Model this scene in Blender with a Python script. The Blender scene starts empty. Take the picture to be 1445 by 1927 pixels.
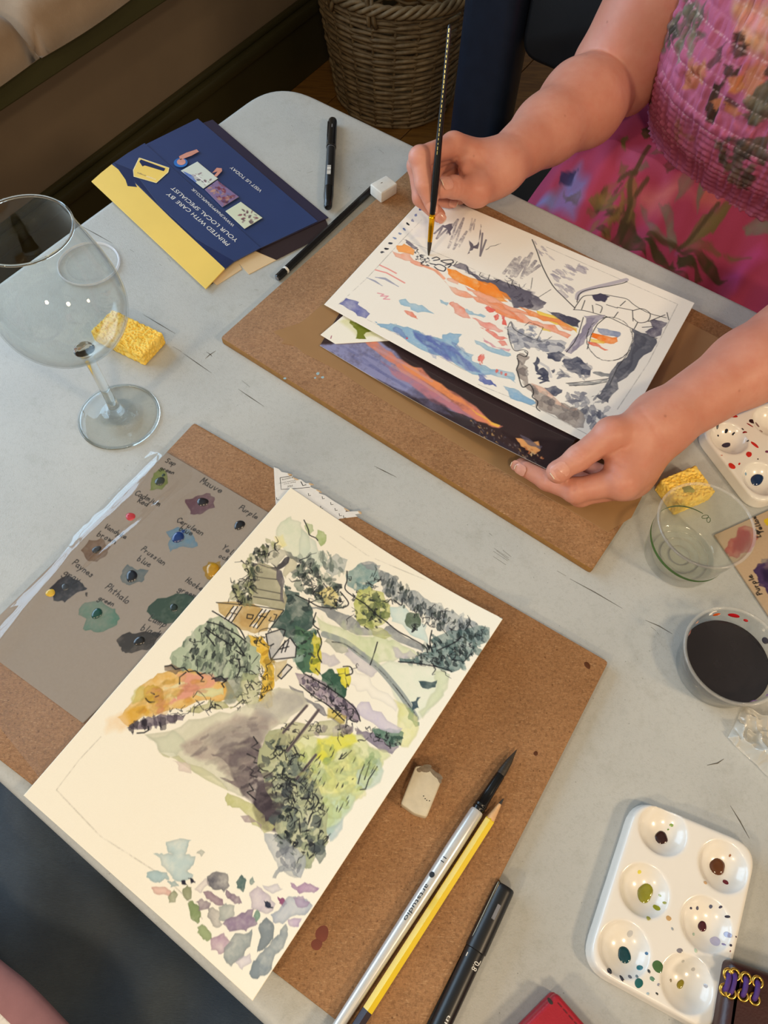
import bpy, math, random
import numpy as np
from mathutils import Matrix, Vector

# ------------------------------------------------------------------ camera, world, lights, exposure
TABLE_Z = 0.74                      # table top above the floor, metres; builders work in mm above the table top
FPX, PITCH, ROLL, CAM_H = 1409.3, math.radians(28.814), math.radians(3.28), 553.5
_F = np.array([0, math.sin(PITCH), -math.cos(PITCH)])
_U0 = np.array([0, math.cos(PITCH), math.sin(PITCH)]); _R0 = np.array([1.0, 0, 0])
_R = math.cos(ROLL) * _R0 + math.sin(ROLL) * _U0
_U = -math.sin(ROLL) * _R0 + math.cos(ROLL) * _U0
_O = np.array([0, 0, CAM_H])

scene = bpy.context.scene
col = scene.collection
cam_d = bpy.data.cameras.new('camera'); cam = bpy.data.objects.new('camera', cam_d); col.objects.link(cam)
cam_d.sensor_fit = 'HORIZONTAL'; cam_d.sensor_width = 36.0; cam_d.lens = FPX * 36.0 / 1445.0
cam_d.clip_start = 0.01
cam.matrix_world = Matrix(((_R[0], _U[0], -_F[0], 0), (_R[1], _U[1], -_F[1], 0),
                           (_R[2], _U[2], -_F[2], CAM_H * .001 + TABLE_Z), (0, 0, 0, 1)))
scene.camera = cam

world = bpy.data.worlds.new('room_world'); scene.world = world; world.use_nodes = True
world.node_tree.nodes['Background'].inputs[0].default_value = (1.0, 0.90, 0.78, 1)
world.node_tree.nodes['Background'].inputs[1].default_value = 0.20

def lamp(name, kind, loc, target, power, color, **kw):
    d = bpy.data.lights.new(name, kind); d.energy = power; d.color = color
    for k, v in kw.items(): setattr(d, k, v)
    o = bpy.data.objects.new(name, d); col.objects.link(o)
    o.location = (loc[0] * .001, loc[1] * .001, loc[2] * .001 + TABLE_Z)
    v = Vector([(t - l) for t, l in zip(target, loc)])
    o.rotation_euler = v.to_track_quat('-Z', 'Y').to_euler()
    return o
# tall window above the window seat, daylight
lamp('window_daylight', 'AREA', (-1808, 1044, 750), (-942, 544, 750), 88, (0.57, 0.77, 1.0), shape='RECTANGLE', size=2.05, size_y=1.38)
# warm ceiling spotlights of the room
lamp('spot_lamp_a', 'AREA', (-1150, -1050, 1250), (100, 300, 0), 15, (1.0, 0.76, 0.48), shape='DISK', size=0.16)
lamp('spot_lamp_b', 'AREA', (1300, -560, 1250), (200, 150, 0), 19, (1.0, 0.76, 0.50), shape='DISK', size=0.22)
lamp('spot_lamp_c', 'AREA', (150, -1000, 1600), (50, 250, 0), 17, (1.0, 0.78, 0.52), shape='DISK', size=0.25)
scene.view_settings.view_transform = 'Standard'; scene.view_settings.look = 'None'
scene.view_settings.gamma = 1.0; scene.view_settings.use_curve_mapping = False
scene.view_settings.exposure = -0.5

# ------------------------------------------------------------------ helpers
def P(x, y, z=0.0):
    """photograph pixel -> point (mm) on the horizontal plane z above the table top"""
    d = _F * FPX + _R * (x - 722.5) - _U * (y - 963.5)
    return _O + d * ((z - CAM_H) / d[2])
def PX(p):
    v = np.asarray(p, float) - _O
    w = v @ _F
    return np.stack([722.5 + FPX * (v @ _R) / w, 963.5 - FPX * (v @ _U) / w], -1)
NA = np.array([0.83837, -0.5451, 0]); EA = np.array([0.5451, 0.83837, 0]); ZA_ = np.array([0, 0, 1.0])
def NE(n, e, z): return NA * n + EA * e + ZA_ * z      # along / across the table's long edge
def toNE(p): p = np.asarray(p, float); return np.stack([p @ NA, p @ EA, p[..., 2]], -1)
def fromNE(q): q = np.asarray(q, float); return q[..., 0:1] * NA + q[..., 1:2] * EA + q[..., 2:3] * ZA_

ORG = {}
def _link(name, data, origin, parent):
    o = bpy.data.objects.new(name, data); col.objects.link(o)
    ORG[o.name] = np.array(origin, float)
    if parent is None:
        o.location = (origin[0] * .001, origin[1] * .001, origin[2] * .001 + TABLE_Z)
    else:
        d = np.array(origin) - ORG[parent.name]
        o.parent = parent; o.location = tuple(d * .001)
    return o
def empty(name, origin):
    o = _link(name, None, origin, None); o.empty_display_size = .02; return o
def tag(o, label=None, cat=None, group=None, kind=None):
    if label: o['label'] = label
    if cat: o['category'] = cat
    if group: o['group'] = group
    if kind: o['kind'] = kind
    return o
def mk(name, verts, faces, mat, parent=None, smooth=False, origin=None, colors=None, sharp=None):
    v = np.asarray(verts, np.float64)
    if origin is None:
        origin = np.array([(v[:, 0].min() + v[:, 0].max()) / 2, (v[:, 1].min() + v[:, 1].max()) / 2, v[:, 2].min()])
    vv = ((v - origin) * .001).astype(np.float32)
    me = bpy.data.meshes.new(name)
    if isinstance(faces, np.ndarray):
        k = faces.shape[1]; nf = len(faces)
        me.vertices.add(len(vv)); me.vertices.foreach_set('co', vv.ravel())
        me.loops.add(nf * k); me.loops.foreach_set('vertex_index', faces.astype(np.int32).ravel())
        me.polygons.add(nf); me.polygons.foreach_set('loop_start', np.arange(0, nf * k, k, dtype=np.int32))
        me.update(calc_edges=True); me.validate()
    else:
        me.from_pydata(vv.tolist(), [], [list(map(int, f)) for f in faces]); me.update()
    if smooth:
        me.polygons.foreach_set('use_smooth', np.ones(len(me.polygons), bool))
        if sharp:
            me.set_sharp_from_angle(angle=math.radians(sharp))
    if colors is not None:
        c = np.asarray(colors, np.float32)
        c = np.where(c <= .04045, c / 12.92, ((np.clip(c, 0, 1) + .055) / 1.055) ** 2.4)
        at = me.color_attributes.new('paint', 'FLOAT_COLOR', 'POINT')
        rgba = np.ones((len(vv), 4), np.float32); rgba[:, :3] = c
        at.data.foreach_set('color', rgba.ravel())
    if mat is not None: me.materials.append(mat)
    return _link(name, me, origin, parent)

def gridfaces(nr, nc, wrap=False, flip=False):
    i, j = np.meshgrid(np.arange(nr - 1), np.arange(nc if wrap else nc - 1), indexing='ij')
    a = i * nc + j; b = i * nc + (j + 1) % nc; c = (i + 1) * nc + (j + 1) % nc; d = (i + 1) * nc + j
    f = np.stack([a, b, c, d], -1).reshape(-1, 4)
    return f[:, ::-1] if flip else f
def lathe(profile, center, seg=48, axis=None):
    """profile: (radius, height) from the bottom, spun round a vertical axis"""
    pr = np.array(profile, float); th = np.linspace(0, 2 * np.pi, seg, endpoint=False)
    v = np.stack([np.outer(pr[:, 0], np.cos(th)), np.outer(pr[:, 0], np.sin(th)), np.repeat(pr[:, 1:2], seg, 1)], -1)
    v = v.reshape(-1, 3) + np.asarray(center)
    return v, gridfaces(len(pr), seg, wrap=True)
def catmull(pts, n=8, closed=False):
    p = np.array(pts, float); m = len(p); out = []
    for i in range(m if closed else m - 1):
        if closed: a, b, c, d = p[(i - 1) % m], p[i], p[(i + 1) % m], p[(i + 2) % m]
        else: a, b, c, d = p[max(i - 1, 0)], p[i], p[i + 1], p[min(i + 2, m - 1)]
        t = np.linspace(0, 1, n, endpoint=False)[:, None]
        out.append(.5 * (2 * b + (c - a) * t + (2 * a - 5 * b + 4 * c - d) * t ** 2 + (3 * b - a - 3 * c + d) * t ** 3))
    if not closed: out.append(p[-1:])
    return np.concatenate(out)
def tube(pts, rad, seg=12, closed=False, cap=True, flat=1.0):
    """round sweep; rad is one radius or one per point; flat squashes it vertically"""
    p = np.array(pts, float); m = len(p); r = np.broadcast_to(np.array(rad, float), (m,))
    if closed: t = np.roll(p, -1, 0) - np.roll(p, 1, 0)
    else: t = np.gradient(p, axis=0)
    t /= np.linalg.norm(t, axis=1)[:, None] + 1e-12
    ref = np.array([0, 0, 1.0]) if abs(t[0][2]) < .9 else np.array([1.0, 0, 0])
    nrm = []; n0 = ref - t[0] * (ref @ t[0]); n0 /= np.linalg.norm(n0)
    for k in range(m):
        n0 = n0 - t[k] * (n0 @ t[k]); n0 /= np.linalg.norm(n0); nrm.append(n0)
    nrm = np.array(nrm); bn = np.cross(t, nrm)
    th = np.linspace(0, 2 * np.pi, seg, endpoint=False)
    v = p[:, None] + r[:, None, None] * (nrm[:, None] * np.cos(th)[None, :, None] * flat + bn[:, None] * np.sin(th)[None, :, None])
    v = v.reshape(-1, 3)
    if closed:
        idx = np.arange(m * seg).reshape(m, seg); f = []
        a = idx; b = np.roll(idx, -1, 1); c = np.roll(np.roll(idx, -1, 0), -1, 1); d = np.roll(idx, -1, 0)
        return v, np.stack([a, b, c, d], -1).reshape(-1, 4)
    f = [list(x) for x in gridfaces(m, seg, wrap=True)]
    if cap:
        f.append(list(range(seg))[::-1]); f.append(list(range((m - 1) * seg, m * seg)))
    return v, f
def outline_inset(poly, d):
    p = np.array(poly, float); a = np.roll(p, 1, 0); b = np.roll(p, -1, 0)
    e1 = p - a; e2 = b - p
    e1 /= np.linalg.norm(e1, axis=1)[:, None] + 1e-9; e2 /= np.linalg.norm(e2, axis=1)[:, None] + 1e-9
    n1 = np.stack([-e1[:, 1], e1[:, 0]], 1); n2 = np.stack([-e2[:, 1], e2[:, 0]], 1)
    m = n1 + n2; m /= np.maximum((m * n1).sum(1), .35)[:, None] * 1.0 + 1e-9
    return p + m * d
def ccw(poly):
    p = np.array(poly, float)
    a = (p[:, 0] * np.roll(p[:, 1], -1) - p[:, 1] * np.roll(p[:, 0], -1)).sum()
    return p if a > 0 else p[::-1]
def round_poly(poly, r, n=5):
    p = np.array(poly, float); out = []
    for i in range(len(p)):
        a, b, c = p[i - 1], p[i], p[(i + 1) % len(p)]
        u = (a - b) / np.linalg.norm(a - b); w = (c - b) / np.linalg.norm(c - b)
        rr = min(r, .45 * np.linalg.norm(a - b), .45 * np.linalg.norm(c - b))
        s, e = b + u * rr, b + w * rr
        for t in np.linspace(0, 1, n): out.append((1 - t) ** 2 * s + 2 * t * (1 - t) * b + t * t * e)
    return np.array(out)
def slab(poly, z0, z1, bev=0.6, steps=2):
    """closed slab with a bevelled upper and lower edge from a plan outline (mm)"""
    p = ccw(np.array(poly)[:, :2]); n = len(p); rings = []
    for k in range(steps + 1):
        a = math.pi / 2 * k / steps
        rings.append((outline_inset(p, bev * (1 - math.sin(a))), z0 + bev * (1 - math.cos(a))))
    for k in range(steps + 1):
        a = math.pi / 2 * k / steps
        rings.append((outline_inset(p, bev * (1 - math.cos(a))), z1 - bev * (1 - math.sin(a))))
    v = np.concatenate([np.c_[q, np.full(n, z)] for q, z in rings])
    f = [list(x) for x in gridfaces(len(rings), n, wrap=True)]
    f.append(list(range(n))[::-1]); f.append(list(range((len(rings) - 1) * n, len(rings) * n)))
    return v, f
def box(cx, ax, ay, az, lx, ly, lz):
    """box centred at cx with unit axes and full lengths"""
    ax, ay, az = (np.array(q, float) for q in (ax, ay, az))
    v = [cx + ax * sx * lx / 2 + ay * sy * ly / 2 + az * sz * lz / 2 for sz in (-1, 1) for sx, sy in ((-1, -1), (1, -1), (1, 1), (-1, 1))]
    return np.array(v), [[3, 2, 1, 0], [4, 5, 6, 7], [0, 1, 5, 4], [1, 2, 6, 5], [2, 3, 7, 6], [3, 0, 4, 7]]
def joinmesh(parts):
    V, Fc, o = [], [], 0
    for v, f in parts:
        V.append(np.asarray(v, float)); Fc += [[int(i) + o for i in q] for q in f]; o += len(v)
    return np.concatenate(V), Fc

# ------------------------------------------------------------------ implicit surfaces (smooth unions -> one continuous skin)
def smin(a, b, k):
    if k <= 0: return np.minimum(a, b)
    h = np.maximum(k - np.abs(a - b), 0) / k
    return np.minimum(a, b) - h * h * k * .25
class Field:
    def __init__(s, lo, hi, h):
        s.lo = np.array(lo, float); s.h = h
        s.n = np.ceil((np.array(hi, float) - s.lo) / h).astype(int) + 1
        s.a = np.full(s.n, 60.0, np.float32)
    def _win(s, lo, hi):
        i0 = np.maximum(np.floor((np.array(lo) - s.lo) / s.h).astype(int), 0)
        i1 = np.minimum(np.ceil((np.array(hi) - s.lo) / s.h).astype(int) + 1, s.n)
        if np.any(i1 <= i0): return None, None
        g = [(s.lo[k] + s.h * np.arange(i0[k], i1[k])).astype(np.float32) for k in range(3)]
        return tuple(slice(a, b) for a, b in zip(i0, i1)), np.meshgrid(*g, indexing='ij', sparse=True)
    def _put(s, sl, d, k, cut=False):
        if cut: s.a[sl] = -smin(-s.a[sl], d, k)
        else: s.a[sl] = smin(s.a[sl], d, k)
    def cone(s, p, q, r1, r2, k=4.0, pad=14.0, cut=False):
        p, q = np.array(p, float), np.array(q, float); r = max(r1, r2) + pad
        sl, g = s._win(np.minimum(p, q) - r, np.maximum(p, q) + r)
        if sl is None: return
        d = q - p; L2 = d @ d + 1e-9
        t = np.clip(((g[0] - p[0]) * d[0] + (g[1] - p[1]) * d[1] + (g[2] - p[2]) * d[2]) / L2, 0, 1)
        dist = np.sqrt((g[0] - p[0] - t * d[0]) ** 2 + (g[1] - p[1] - t * d[1]) ** 2 + (g[2] - p[2] - t * d[2]) ** 2)
        s._put(sl, dist - (r1 + (r2 - r1) * t), k, cut)
    def ball(s, c, rad, k=4.0, rot=None, pad=14.0, cut=False):
        c = np.array(c, float); rad = np.broadcast_to(np.array(rad, float), (3,)); R = rad.max() + pad
        sl, g = s._win(c - R, c + R)
        if sl is None: return
        x = [g[i] - c[i] for i in range(3)]
        if rot is not None:
            x = [x[0] * rot[i][0] + x[1] * rot[i][1] + x[2] * rot[i][2] for i in range(3)]
        k0 = np.sqrt((x[0] / rad[0]) ** 2 + (x[1] / rad[1]) ** 2 + (x[2] / rad[2]) ** 2)
        k1 = np.sqrt((x[0] / rad[0] ** 2) ** 2 + (x[1] / rad[1] ** 2) ** 2 + (x[2] / rad[2] ** 2) ** 2)
        s._put(sl, k0 * (k0 - 1) / (k1 + 1e-6), k, cut)
    def chain(s, pts, rads, k=4.0):
        for a, b, r1, r2 in zip(pts, pts[1:], rads, rads[1:]): s.cone(a, b, r1, r2, k)
    def merge(s, other, k): s.a = smin(s.a, other.a, k)
    def mesh(s):
        a = s.a; n = a.shape; ins = a < 0
        c = np.zeros(tuple(m - 1 for m in n), np.uint8)
        for dx in (0, 1):
            for dy in (0, 1):
                for dz in (0, 1):
                    c += ins[dx:n[0] - 1 + dx, dy:n[1] - 1 + dy, dz:n[2] - 1 + dz]
        cells = np.argwhere((c > 0) & (c < 8)); del c
        idx = np.full(tuple(m - 1 for m in n), -1, np.int32); idx[tuple(cells.T)] = np.arange(len(cells))
        acc = np.zeros((len(cells), 3)); cnt = np.zeros(len(cells))
        offs = np.array([[x, y, z] for x in (0, 1) for y in (0, 1) for z in (0, 1)])
        for i in range(8):
            for j in range(i + 1, 8):
                if np.abs(offs[i] - offs[j]).sum() != 1: continue
                A = a[tuple((cells + offs[i]).T)]; B = a[tuple((cells + offs[j]).T)]
                m = (A < 0) != (B < 0); t = np.where(m, A / np.where(m, A - B, 1), 0)
                acc += np.where(m[:, None], offs[i] + (offs[j] - offs[i]) * t[:, None], 0); cnt += m
        v = (cells + acc / np.maximum(cnt, 1)[:, None]) * s.h + s.lo
        F = []
        for ax in range(3):
            s0 = [slice(1, -1)] * 3; s0[ax] = slice(0, -1); s1 = [slice(1, -1)] * 3; s1[ax] = slice(1, None)
            A, B = ins[tuple(s0)], ins[tuple(s1)]
            e = np.argwhere(A != B)
            if len(e) == 0: continue
            up = A[tuple(e.T)]
            e = e + np.array([0 if q == ax else 1 for q in range(3)])
            u, w = (ax + 1) % 3, (ax + 2) % 3
            du = np.zeros(3, int); du[u] = 1; dw = np.zeros(3, int); dw[w] = 1
            q = np.stack([idx[tuple((e - du - dw).T)], idx[tuple((e - dw).T)], idx[tuple(e.T)], idx[tuple((e - du).T)]], 1)
            q[~up] = q[~up][:, ::-1]; F.append(q)
        F = np.concatenate(F); F = F[(F >= 0).all(1)]
        return v, F

# ------------------------------------------------------------------ materials
def lin(c):
    c = np.array(c, float) / 255.0
    return tuple(np.where(c <= .04045, c / 12.92, ((c + .055) / 1.055) ** 2.4)) + (1.0,)
class NT:
    def __init__(s, name):
        s.m = bpy.data.materials.new(name); s.m.use_nodes = True; s.t = s.m.node_tree
        s.b = s.t.nodes['Principled BSDF']; s.out = s.t.nodes['Material Output']
    def n(s, kind, **kw):
        x = s.t.nodes.new(kind)
        for k, v in kw.items():
            if k.startswith('i_'): x.inputs[k[2:].replace('_', ' ')].default_value = v
            else: setattr(x, k, v)
        return x
    def l(s, a, b): s.t.links.new(a, b)
    def coord(s, scale=(1, 1, 1), rotz=0.0):
        tc = s.n('ShaderNodeTexCoord'); mp = s.n('ShaderNodeMapping')
        mp.inputs['Scale'].default_value = scale; mp.inputs['Rotation'].default_value = (0, 0, rotz)
        s.l(tc.outputs['Object'], mp.inputs[0]); return mp.outputs[0]
    def noise(s, vec, scale, detail=4, rough=.6, dist=0.0):
        x = s.n('ShaderNodeTexNoise'); x.inputs['Scale'].default_value = scale; x.inputs['Detail'].default_value = detail
        x.inputs['Roughness'].default_value = rough; x.inputs['Distortion'].default_value = dist
        s.l(vec, x.inputs['Vector']); return x.outputs[0]
    def ramp(s, fac, stops, interp='LINEAR'):
        x = s.n('ShaderNodeValToRGB'); r = x.color_ramp; r.interpolation = interp
        while len(r.elements) < len(stops): r.elements.new(.5)
        for e, (p, c) in zip(r.elements, stops): e.position = p; e.color = c if len(c) == 4 else lin(c)
        s.l(fac, x.inputs[0]); return x.outputs[0]
    def mix(s, fac, a, b, mode='MIX'):
        x = s.n('ShaderNodeMix', data_type='RGBA', blend_type=mode)
        for v, i in ((fac, 0), (a, 6), (b, 7)):
            if isinstance(v, (int, float)): x.inputs[i].default_value = v
            elif isinstance(v, tuple): x.inputs[i].default_value = v if len(v) == 4 else lin(v)
            else: s.l(v, x.inputs[i])
        return x.outputs[2]
    def bump(s, h, strength=.3, dist=.0005, prev=None):
        x = s.n('ShaderNodeBump'); x.inputs['Strength'].default_value = strength; x.inputs['Distance'].default_value = dist
        s.l(h, x.inputs['Height'])
        if prev is not None: s.l(prev, x.inputs['Normal'])
        return x.outputs[0]
    def base(s, c):
        if isinstance(c, tuple): s.b.inputs['Base Color'].default_value = c if len(c) == 4 else lin(c)
        else: s.l(c, s.b.inputs['Base Color'])
    def set(s, **kw):
        for k, v in kw.items(): s.b.inputs[k.replace('_', ' ')].default_value = v
        return s
    def nrm(s, o): s.l(o, s.b.inputs['Normal'])
_MC = {}
def plain(name, rgb, rough=.5, vary=.12, scale=60, bump=0.0, bscale=400, metal=0.0, coat=0.0, spec=.5, **kw):
    if name in _MC: return _MC[name]
    m = NT(name); c = lin(rgb); vec = m.coord(); nz = m.noise(vec, scale)
    m.base(m.ramp(nz, [(.3, tuple(x * (1 - vary) for x in c[:3]) + (1,)), (.7, tuple(min(x * (1 + vary), 1) for x in c[:3]) + (1,))]))
    m.set(Roughness=rough, Metallic=metal, Coat_Weight=coat, Specular_IOR_Level=spec)
    for k, v in kw.items(): m.set(**{k: v})
    if bump: m.nrm(m.bump(m.noise(vec, bscale), bump, .0004))
    _MC[name] = m.m; return m.m
def painted(name, rough=.75, grain=.12, gscale=900, spec=.25, coat=0.0, bump=.15):
    m = NT(name); at = m.n('ShaderNodeAttribute'); at.attribute_name = 'paint'
    vec = m.coord(); nz = m.noise(vec, gscale, 3)
    m.base(m.mix(grain, at.outputs['Color'], m.ramp(nz, [(.3, (.55, .55, .55, 1)), (.7, (1, 1, 1, 1))]), 'MULTIPLY'))
    m.set(Roughness=rough, Specular_IOR_Level=spec, Coat_Weight=coat)
    if bump: m.nrm(m.bump(nz, bump, .0002))
    return m.m
def clear(name, tint=(255, 255, 255), ior=1.45, rough=.03, haze=0.0, haze_rgb=(235, 235, 230)):
    """thin clear plastic or glass wall: straight-through light with Fresnel gloss"""
    m = NT(name); t = m.t; t.nodes.remove(m.b)
    tr = m.n('ShaderNodeBsdfTransparent'); tr.inputs[0].default_value = lin(tint)
    gl = m.n('ShaderNodeBsdfGlossy'); gl.inputs['Roughness'].default_value = rough
    lw = m.n('ShaderNodeLayerWeight'); lw.inputs['Blend'].default_value = .5
    pw = m.n('ShaderNodeMath', operation='POWER'); m.l(lw.outputs['Facing'], pw.inputs[0]); pw.inputs[1].default_value = 5.0
    f0 = ((ior - 1) / (ior + 1)) ** 2
    fr = m.n('ShaderNodeMath', operation='MULTIPLY_ADD'); m.l(pw.outputs[0], fr.inputs[0]); fr.inputs[1].default_value = (1 - f0) * .8; fr.inputs[2].default_value = f0
    mx = m.n('ShaderNodeMixShader'); m.l(fr.outputs[0], mx.inputs[0]); m.l(tr.outputs[0], mx.inputs[1]); m.l(gl.outputs[0], mx.inputs[2])
    last = mx.outputs[0]
    if haze:
        df = m.n('ShaderNodeBsdfDiffuse'); df.inputs[0].default_value = lin(haze_rgb)
        m2 = m.n('ShaderNodeMixShader'); m2.inputs[0].default_value = haze; m.l(last, m2.inputs[1]); m.l(df.outputs[0], m2.inputs[2]); last = m2.outputs[0]
    m.l(last, m.out.inputs[0]); return m.m
# ------------------------------------------------------------------ the setting
FLOOR = -740.0
def m_wood():
    m = NT('oak_floor'); v = m.coord((1.2, 14, 1), math.radians(-60)); nz = m.noise(v, 9, 6, .65, .6)
    info = m.n('ShaderNodeObjectInfo')
    c = m.ramp(nz, [(.3, (96, 62, 24)), (.55, (132, 92, 40)), (.8, (155, 112, 54))])
    m.base(m.mix(.35, c, m.ramp(info.outputs['Random'], [(0, (.55, .5, .45, 1)), (1, (1, 1, 1, 1))]), 'MULTIPLY'))
    m.set(Roughness=.42); return m.m
MW = m_wood()
BD = np.array([math.cos(math.radians(60)), math.sin(math.radians(60)), 0]); BN = np.array([BD[1], -BD[0], 0])
def bpt(a, d, z): return BD * a + BN * d + np.array([0, 0, z])
fl = mk('floor', *box(bpt(700, 200, FLOOR - 22), BD, BN, ZA_, 4800, 3700, 16), plain('subfloor', (40, 28, 16), .9))
tag(fl, kind='structure')
for k in range(27):
    d = -1450 + k * 126
    for s, (a0, a1) in enumerate(((-1500, 900 + (k % 3) * 260), (900 + (k % 3) * 260, 3100))):
        v, f = slab([bpt(a0 + 1, d + 1, 0), bpt(a1 - 1, d + 1, 0), bpt(a1 - 1, d + 124.5, 0), bpt(a0 + 1, d + 124.5, 0)], FLOOR - 14, FLOOR, 1.5, 1)
        mk('plank', v, f, MW, fl)

# built-in window seat with its skirting
def solve_z(px, py, d):
    zs = np.linspace(-735, 100, 400); q = np.array([P(px, py, z) @ BN for z in zs])
    return float(np.interp(d, q[np.argsort(q)], zs[np.argsort(q)]))
ZN = -312.0
dn = .5 * (P(0, 218, ZN) @ BN + P(310, 0, ZN) @ BN)
olive = plain('olive_paint', (74, 72, 44), .45, .08, 8, .08, 300)
taupe = plain('taupe_panel_paint', (132, 114, 92), .6, .06, 6, .06, 300)
olive_d = plain('dark_olive_skirting_paint', (58, 54, 30), .4, .1, 8, .06, 300)
A0, A1 = -900, 3000
ws = empty('window_seat', bpt(600, dn - 250, FLOOR)); tag(ws, 'olive painted built-in window seat with taupe front panel and skirting', 'window seat')
A0, A1 = -900, 3000
def bslab(a0, a1, d0, d1, z0, z1, bev):
    return slab([bpt(a0, d0, 0), bpt(a1, d0, 0), bpt(a1, d1, 0), bpt(a0, d1, 0)], z0, z1, bev)
mk('seat_board', *bslab(A0, A1, dn - 620, dn, ZN, ZN + 46, 4), olive, ws)
mk('front_panel', *bslab(A0, A1, dn - 110, dn - 62, FLOOR, ZN, 1), taupe, ws)
zsk = solve_z(300, 202, dn - 50)
mk('skirting', *bslab(A0, A1, dn - 62, dn - 42, FLOOR, zsk - 26, 3), olive_d, ws)
sk = mk('skirting_moulding', *bslab(A0, A1, dn - 62, dn - 34, zsk - 50, zsk - 16, 8), olive_d, ws, True, sharp=40)
mk('moulding_fillet', *bslab(A0, A1, dn - 62, dn - 48, zsk - 16, zsk, 5), olive_d, ws, True, sharp=40)
# wall with the window above the seat
wallp = plain('cream_wall_paint', (196, 186, 164), .8, .04, 5)
WD = dn - 640; wa0, wa1, wz0, wz1 = -1050, 1050, 40, 1460
wl = mk('wall_left', *joinmesh([box(bpt((A0 - 700 + wa0) / 2, WD - 60, FLOOR + 1300), BD, BN, ZA_, wa0 - (A0 - 700), 120, 2600), box(bpt((wa1 + A1) / 2, WD - 60, FLOOR + 1300), BD, BN, ZA_, A1 - wa1, 120, 2600),
    box(bpt(0, WD - 60, (FLOOR + wz0) / 2), BD, BN, ZA_, wa1 - wa0, 120, wz0 - FLOOR), box(bpt(0, WD - 60, (wz1 + FLOOR + 2600) / 2), BD, BN, ZA_, wa1 - wa0, 120, FLOOR + 2600 - wz1)]), wallp)
tag(wl, kind='structure')
wn = empty('window_1', bpt(0, WD - 60, wz0)); tag(wn, kind='structure')
whp = plain('white_gloss_paint', (224, 222, 214), .4, .03)
for a_ in (wa0 + 20, -350, 350, wa1 - 20): mk('window_frame', *box(bpt(a_, WD - 70, (wz0 + wz1) / 2), BD, BN, ZA_, 40, 50, wz1 - wz0), whp, wn)
for z_ in (wz0 + 20, 760, wz1 - 20): mk('glazing_bar', *box(bpt(0, WD - 70, z_), BD, BN, ZA_, wa1 - wa0, 45, 36), whp, wn)
ce = mk('ceiling', *box(bpt(700, 200, FLOOR + 2620), BD, BN, ZA_, 4800, 3700, 20), plain('white_ceiling_paint', (226, 220, 206), .9, .03, 3)); tag(ce, kind='structure')
pane_m = clear('window_glass', (250, 252, 252), 1.45, .01)
for a0_, a1_ in ((wa0 + 40, -370), (-330, 330), (370, wa1 - 40)):
    for z0_, z1_ in ((wz0 + 38, 742), (778, wz1 - 38)): mk('pane', *box(bpt((a0_ + a1_) / 2, WD - 70, (z0_ + z1_) / 2), BD, BN, ZA_, a1_ - a0_, 4, z1_ - z0_), pane_m, wn)
# linen seat cushion in tufted sections
def m_linen():
    m = NT('beige_linen'); v = m.coord(); w1 = m.noise(m.coord((1, 14, 1)), 120, 3); w2 = m.noise(m.coord((14, 1, 1)), 120, 3)
    c = m.ramp(m.noise(v, 7), [(.3, (150, 124, 98)), (.7, (172, 146, 120))])
    m.base(m.mix(.25, c, m.ramp(w1, [(.3, (.6, .6, .6, 1)), (.7, (1, 1, 1, 1))]), 'MULTIPLY')); m.set(Roughness=.95, Specular_IOR_Level=.1, Sheen_Weight=.2)
    m.nrm(m.bump(m.mix(.5, w1, w2), .5, .0008)); return m.m
ML = m_linen()
cu = empty('seat_cushion', bpt(600, dn - 250, ZN + 46)); tag(cu, 'beige linen seat cushion with a pinched seam on the window seat', 'cushion')
dc = .5 * (P(0, 160, ZN + 50) @ BN + P(235, 0, ZN + 50) @ BN)
sa = P(88, 103, ZN + 60) @ BD
def pad(name, a0, a1):
    L = a1 - a0; W = 560.0; nu, nv = max(20, int(L / 14)), 44
    u = np.linspace(0, 1, nu); w = np.linspace(0, 1, nv); U_, W_ = np.meshgrid(u, w, indexing='ij')
    def side(t, l, r): x = np.minimum(t, 1 - t) * l; return np.sqrt(np.clip(1 - np.clip(1 - x / r, 0, 1) ** 2, 0, 1))
    hgt = 74 * np.minimum(side(U_, L, 30), 1) * side(W_, W, 46)
    hgt += 7 * np.sin(U_ * L / 55 + 3 * W_) * np.exp(-np.minimum(U_, 1 - U_) * L / 50) * side(W_, W, 40)
    hgt += 2.5 * np.sin(U_ * L / 90) * np.sin(W_ * 9)
    aa = a0 + U_ * L + 0; dd = dc - W_ * W + 5 * np.sin(U_ * L / 70) * (1 - W_)
    v = (aa[..., None] * BD + dd[..., None] * BN); v[..., 2] = ZN + 47 + hgt
    vb = v.copy(); vb[..., 2] = ZN + 46.5
    n = nu * nv; fa = gridfaces(nu, nv); V = np.concatenate([v.reshape(-1, 3), vb.reshape(-1, 3)])
    b = list(range(nv)) + [i * nv + nv - 1 for i in range(1, nu)] + [(nu - 1) * nv + j for j in range(nv - 2, -1, -1)] + [i * nv for i in range(nu - 2, 0, -1)]
    fs = np.array([[b[i], b[i - 1], b[i - 1] + n, b[i] + n] for i in range(len(b))])
    return mk(name, V, np.concatenate([fa[:, ::-1], fa + n, fs]), ML, cu, True)
pad('cushion_section', sa - 700, sa - 1); pad('cushion_section', sa + 1, sa + 720); pad('cushion_section', sa + 722, sa + 1400)

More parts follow.
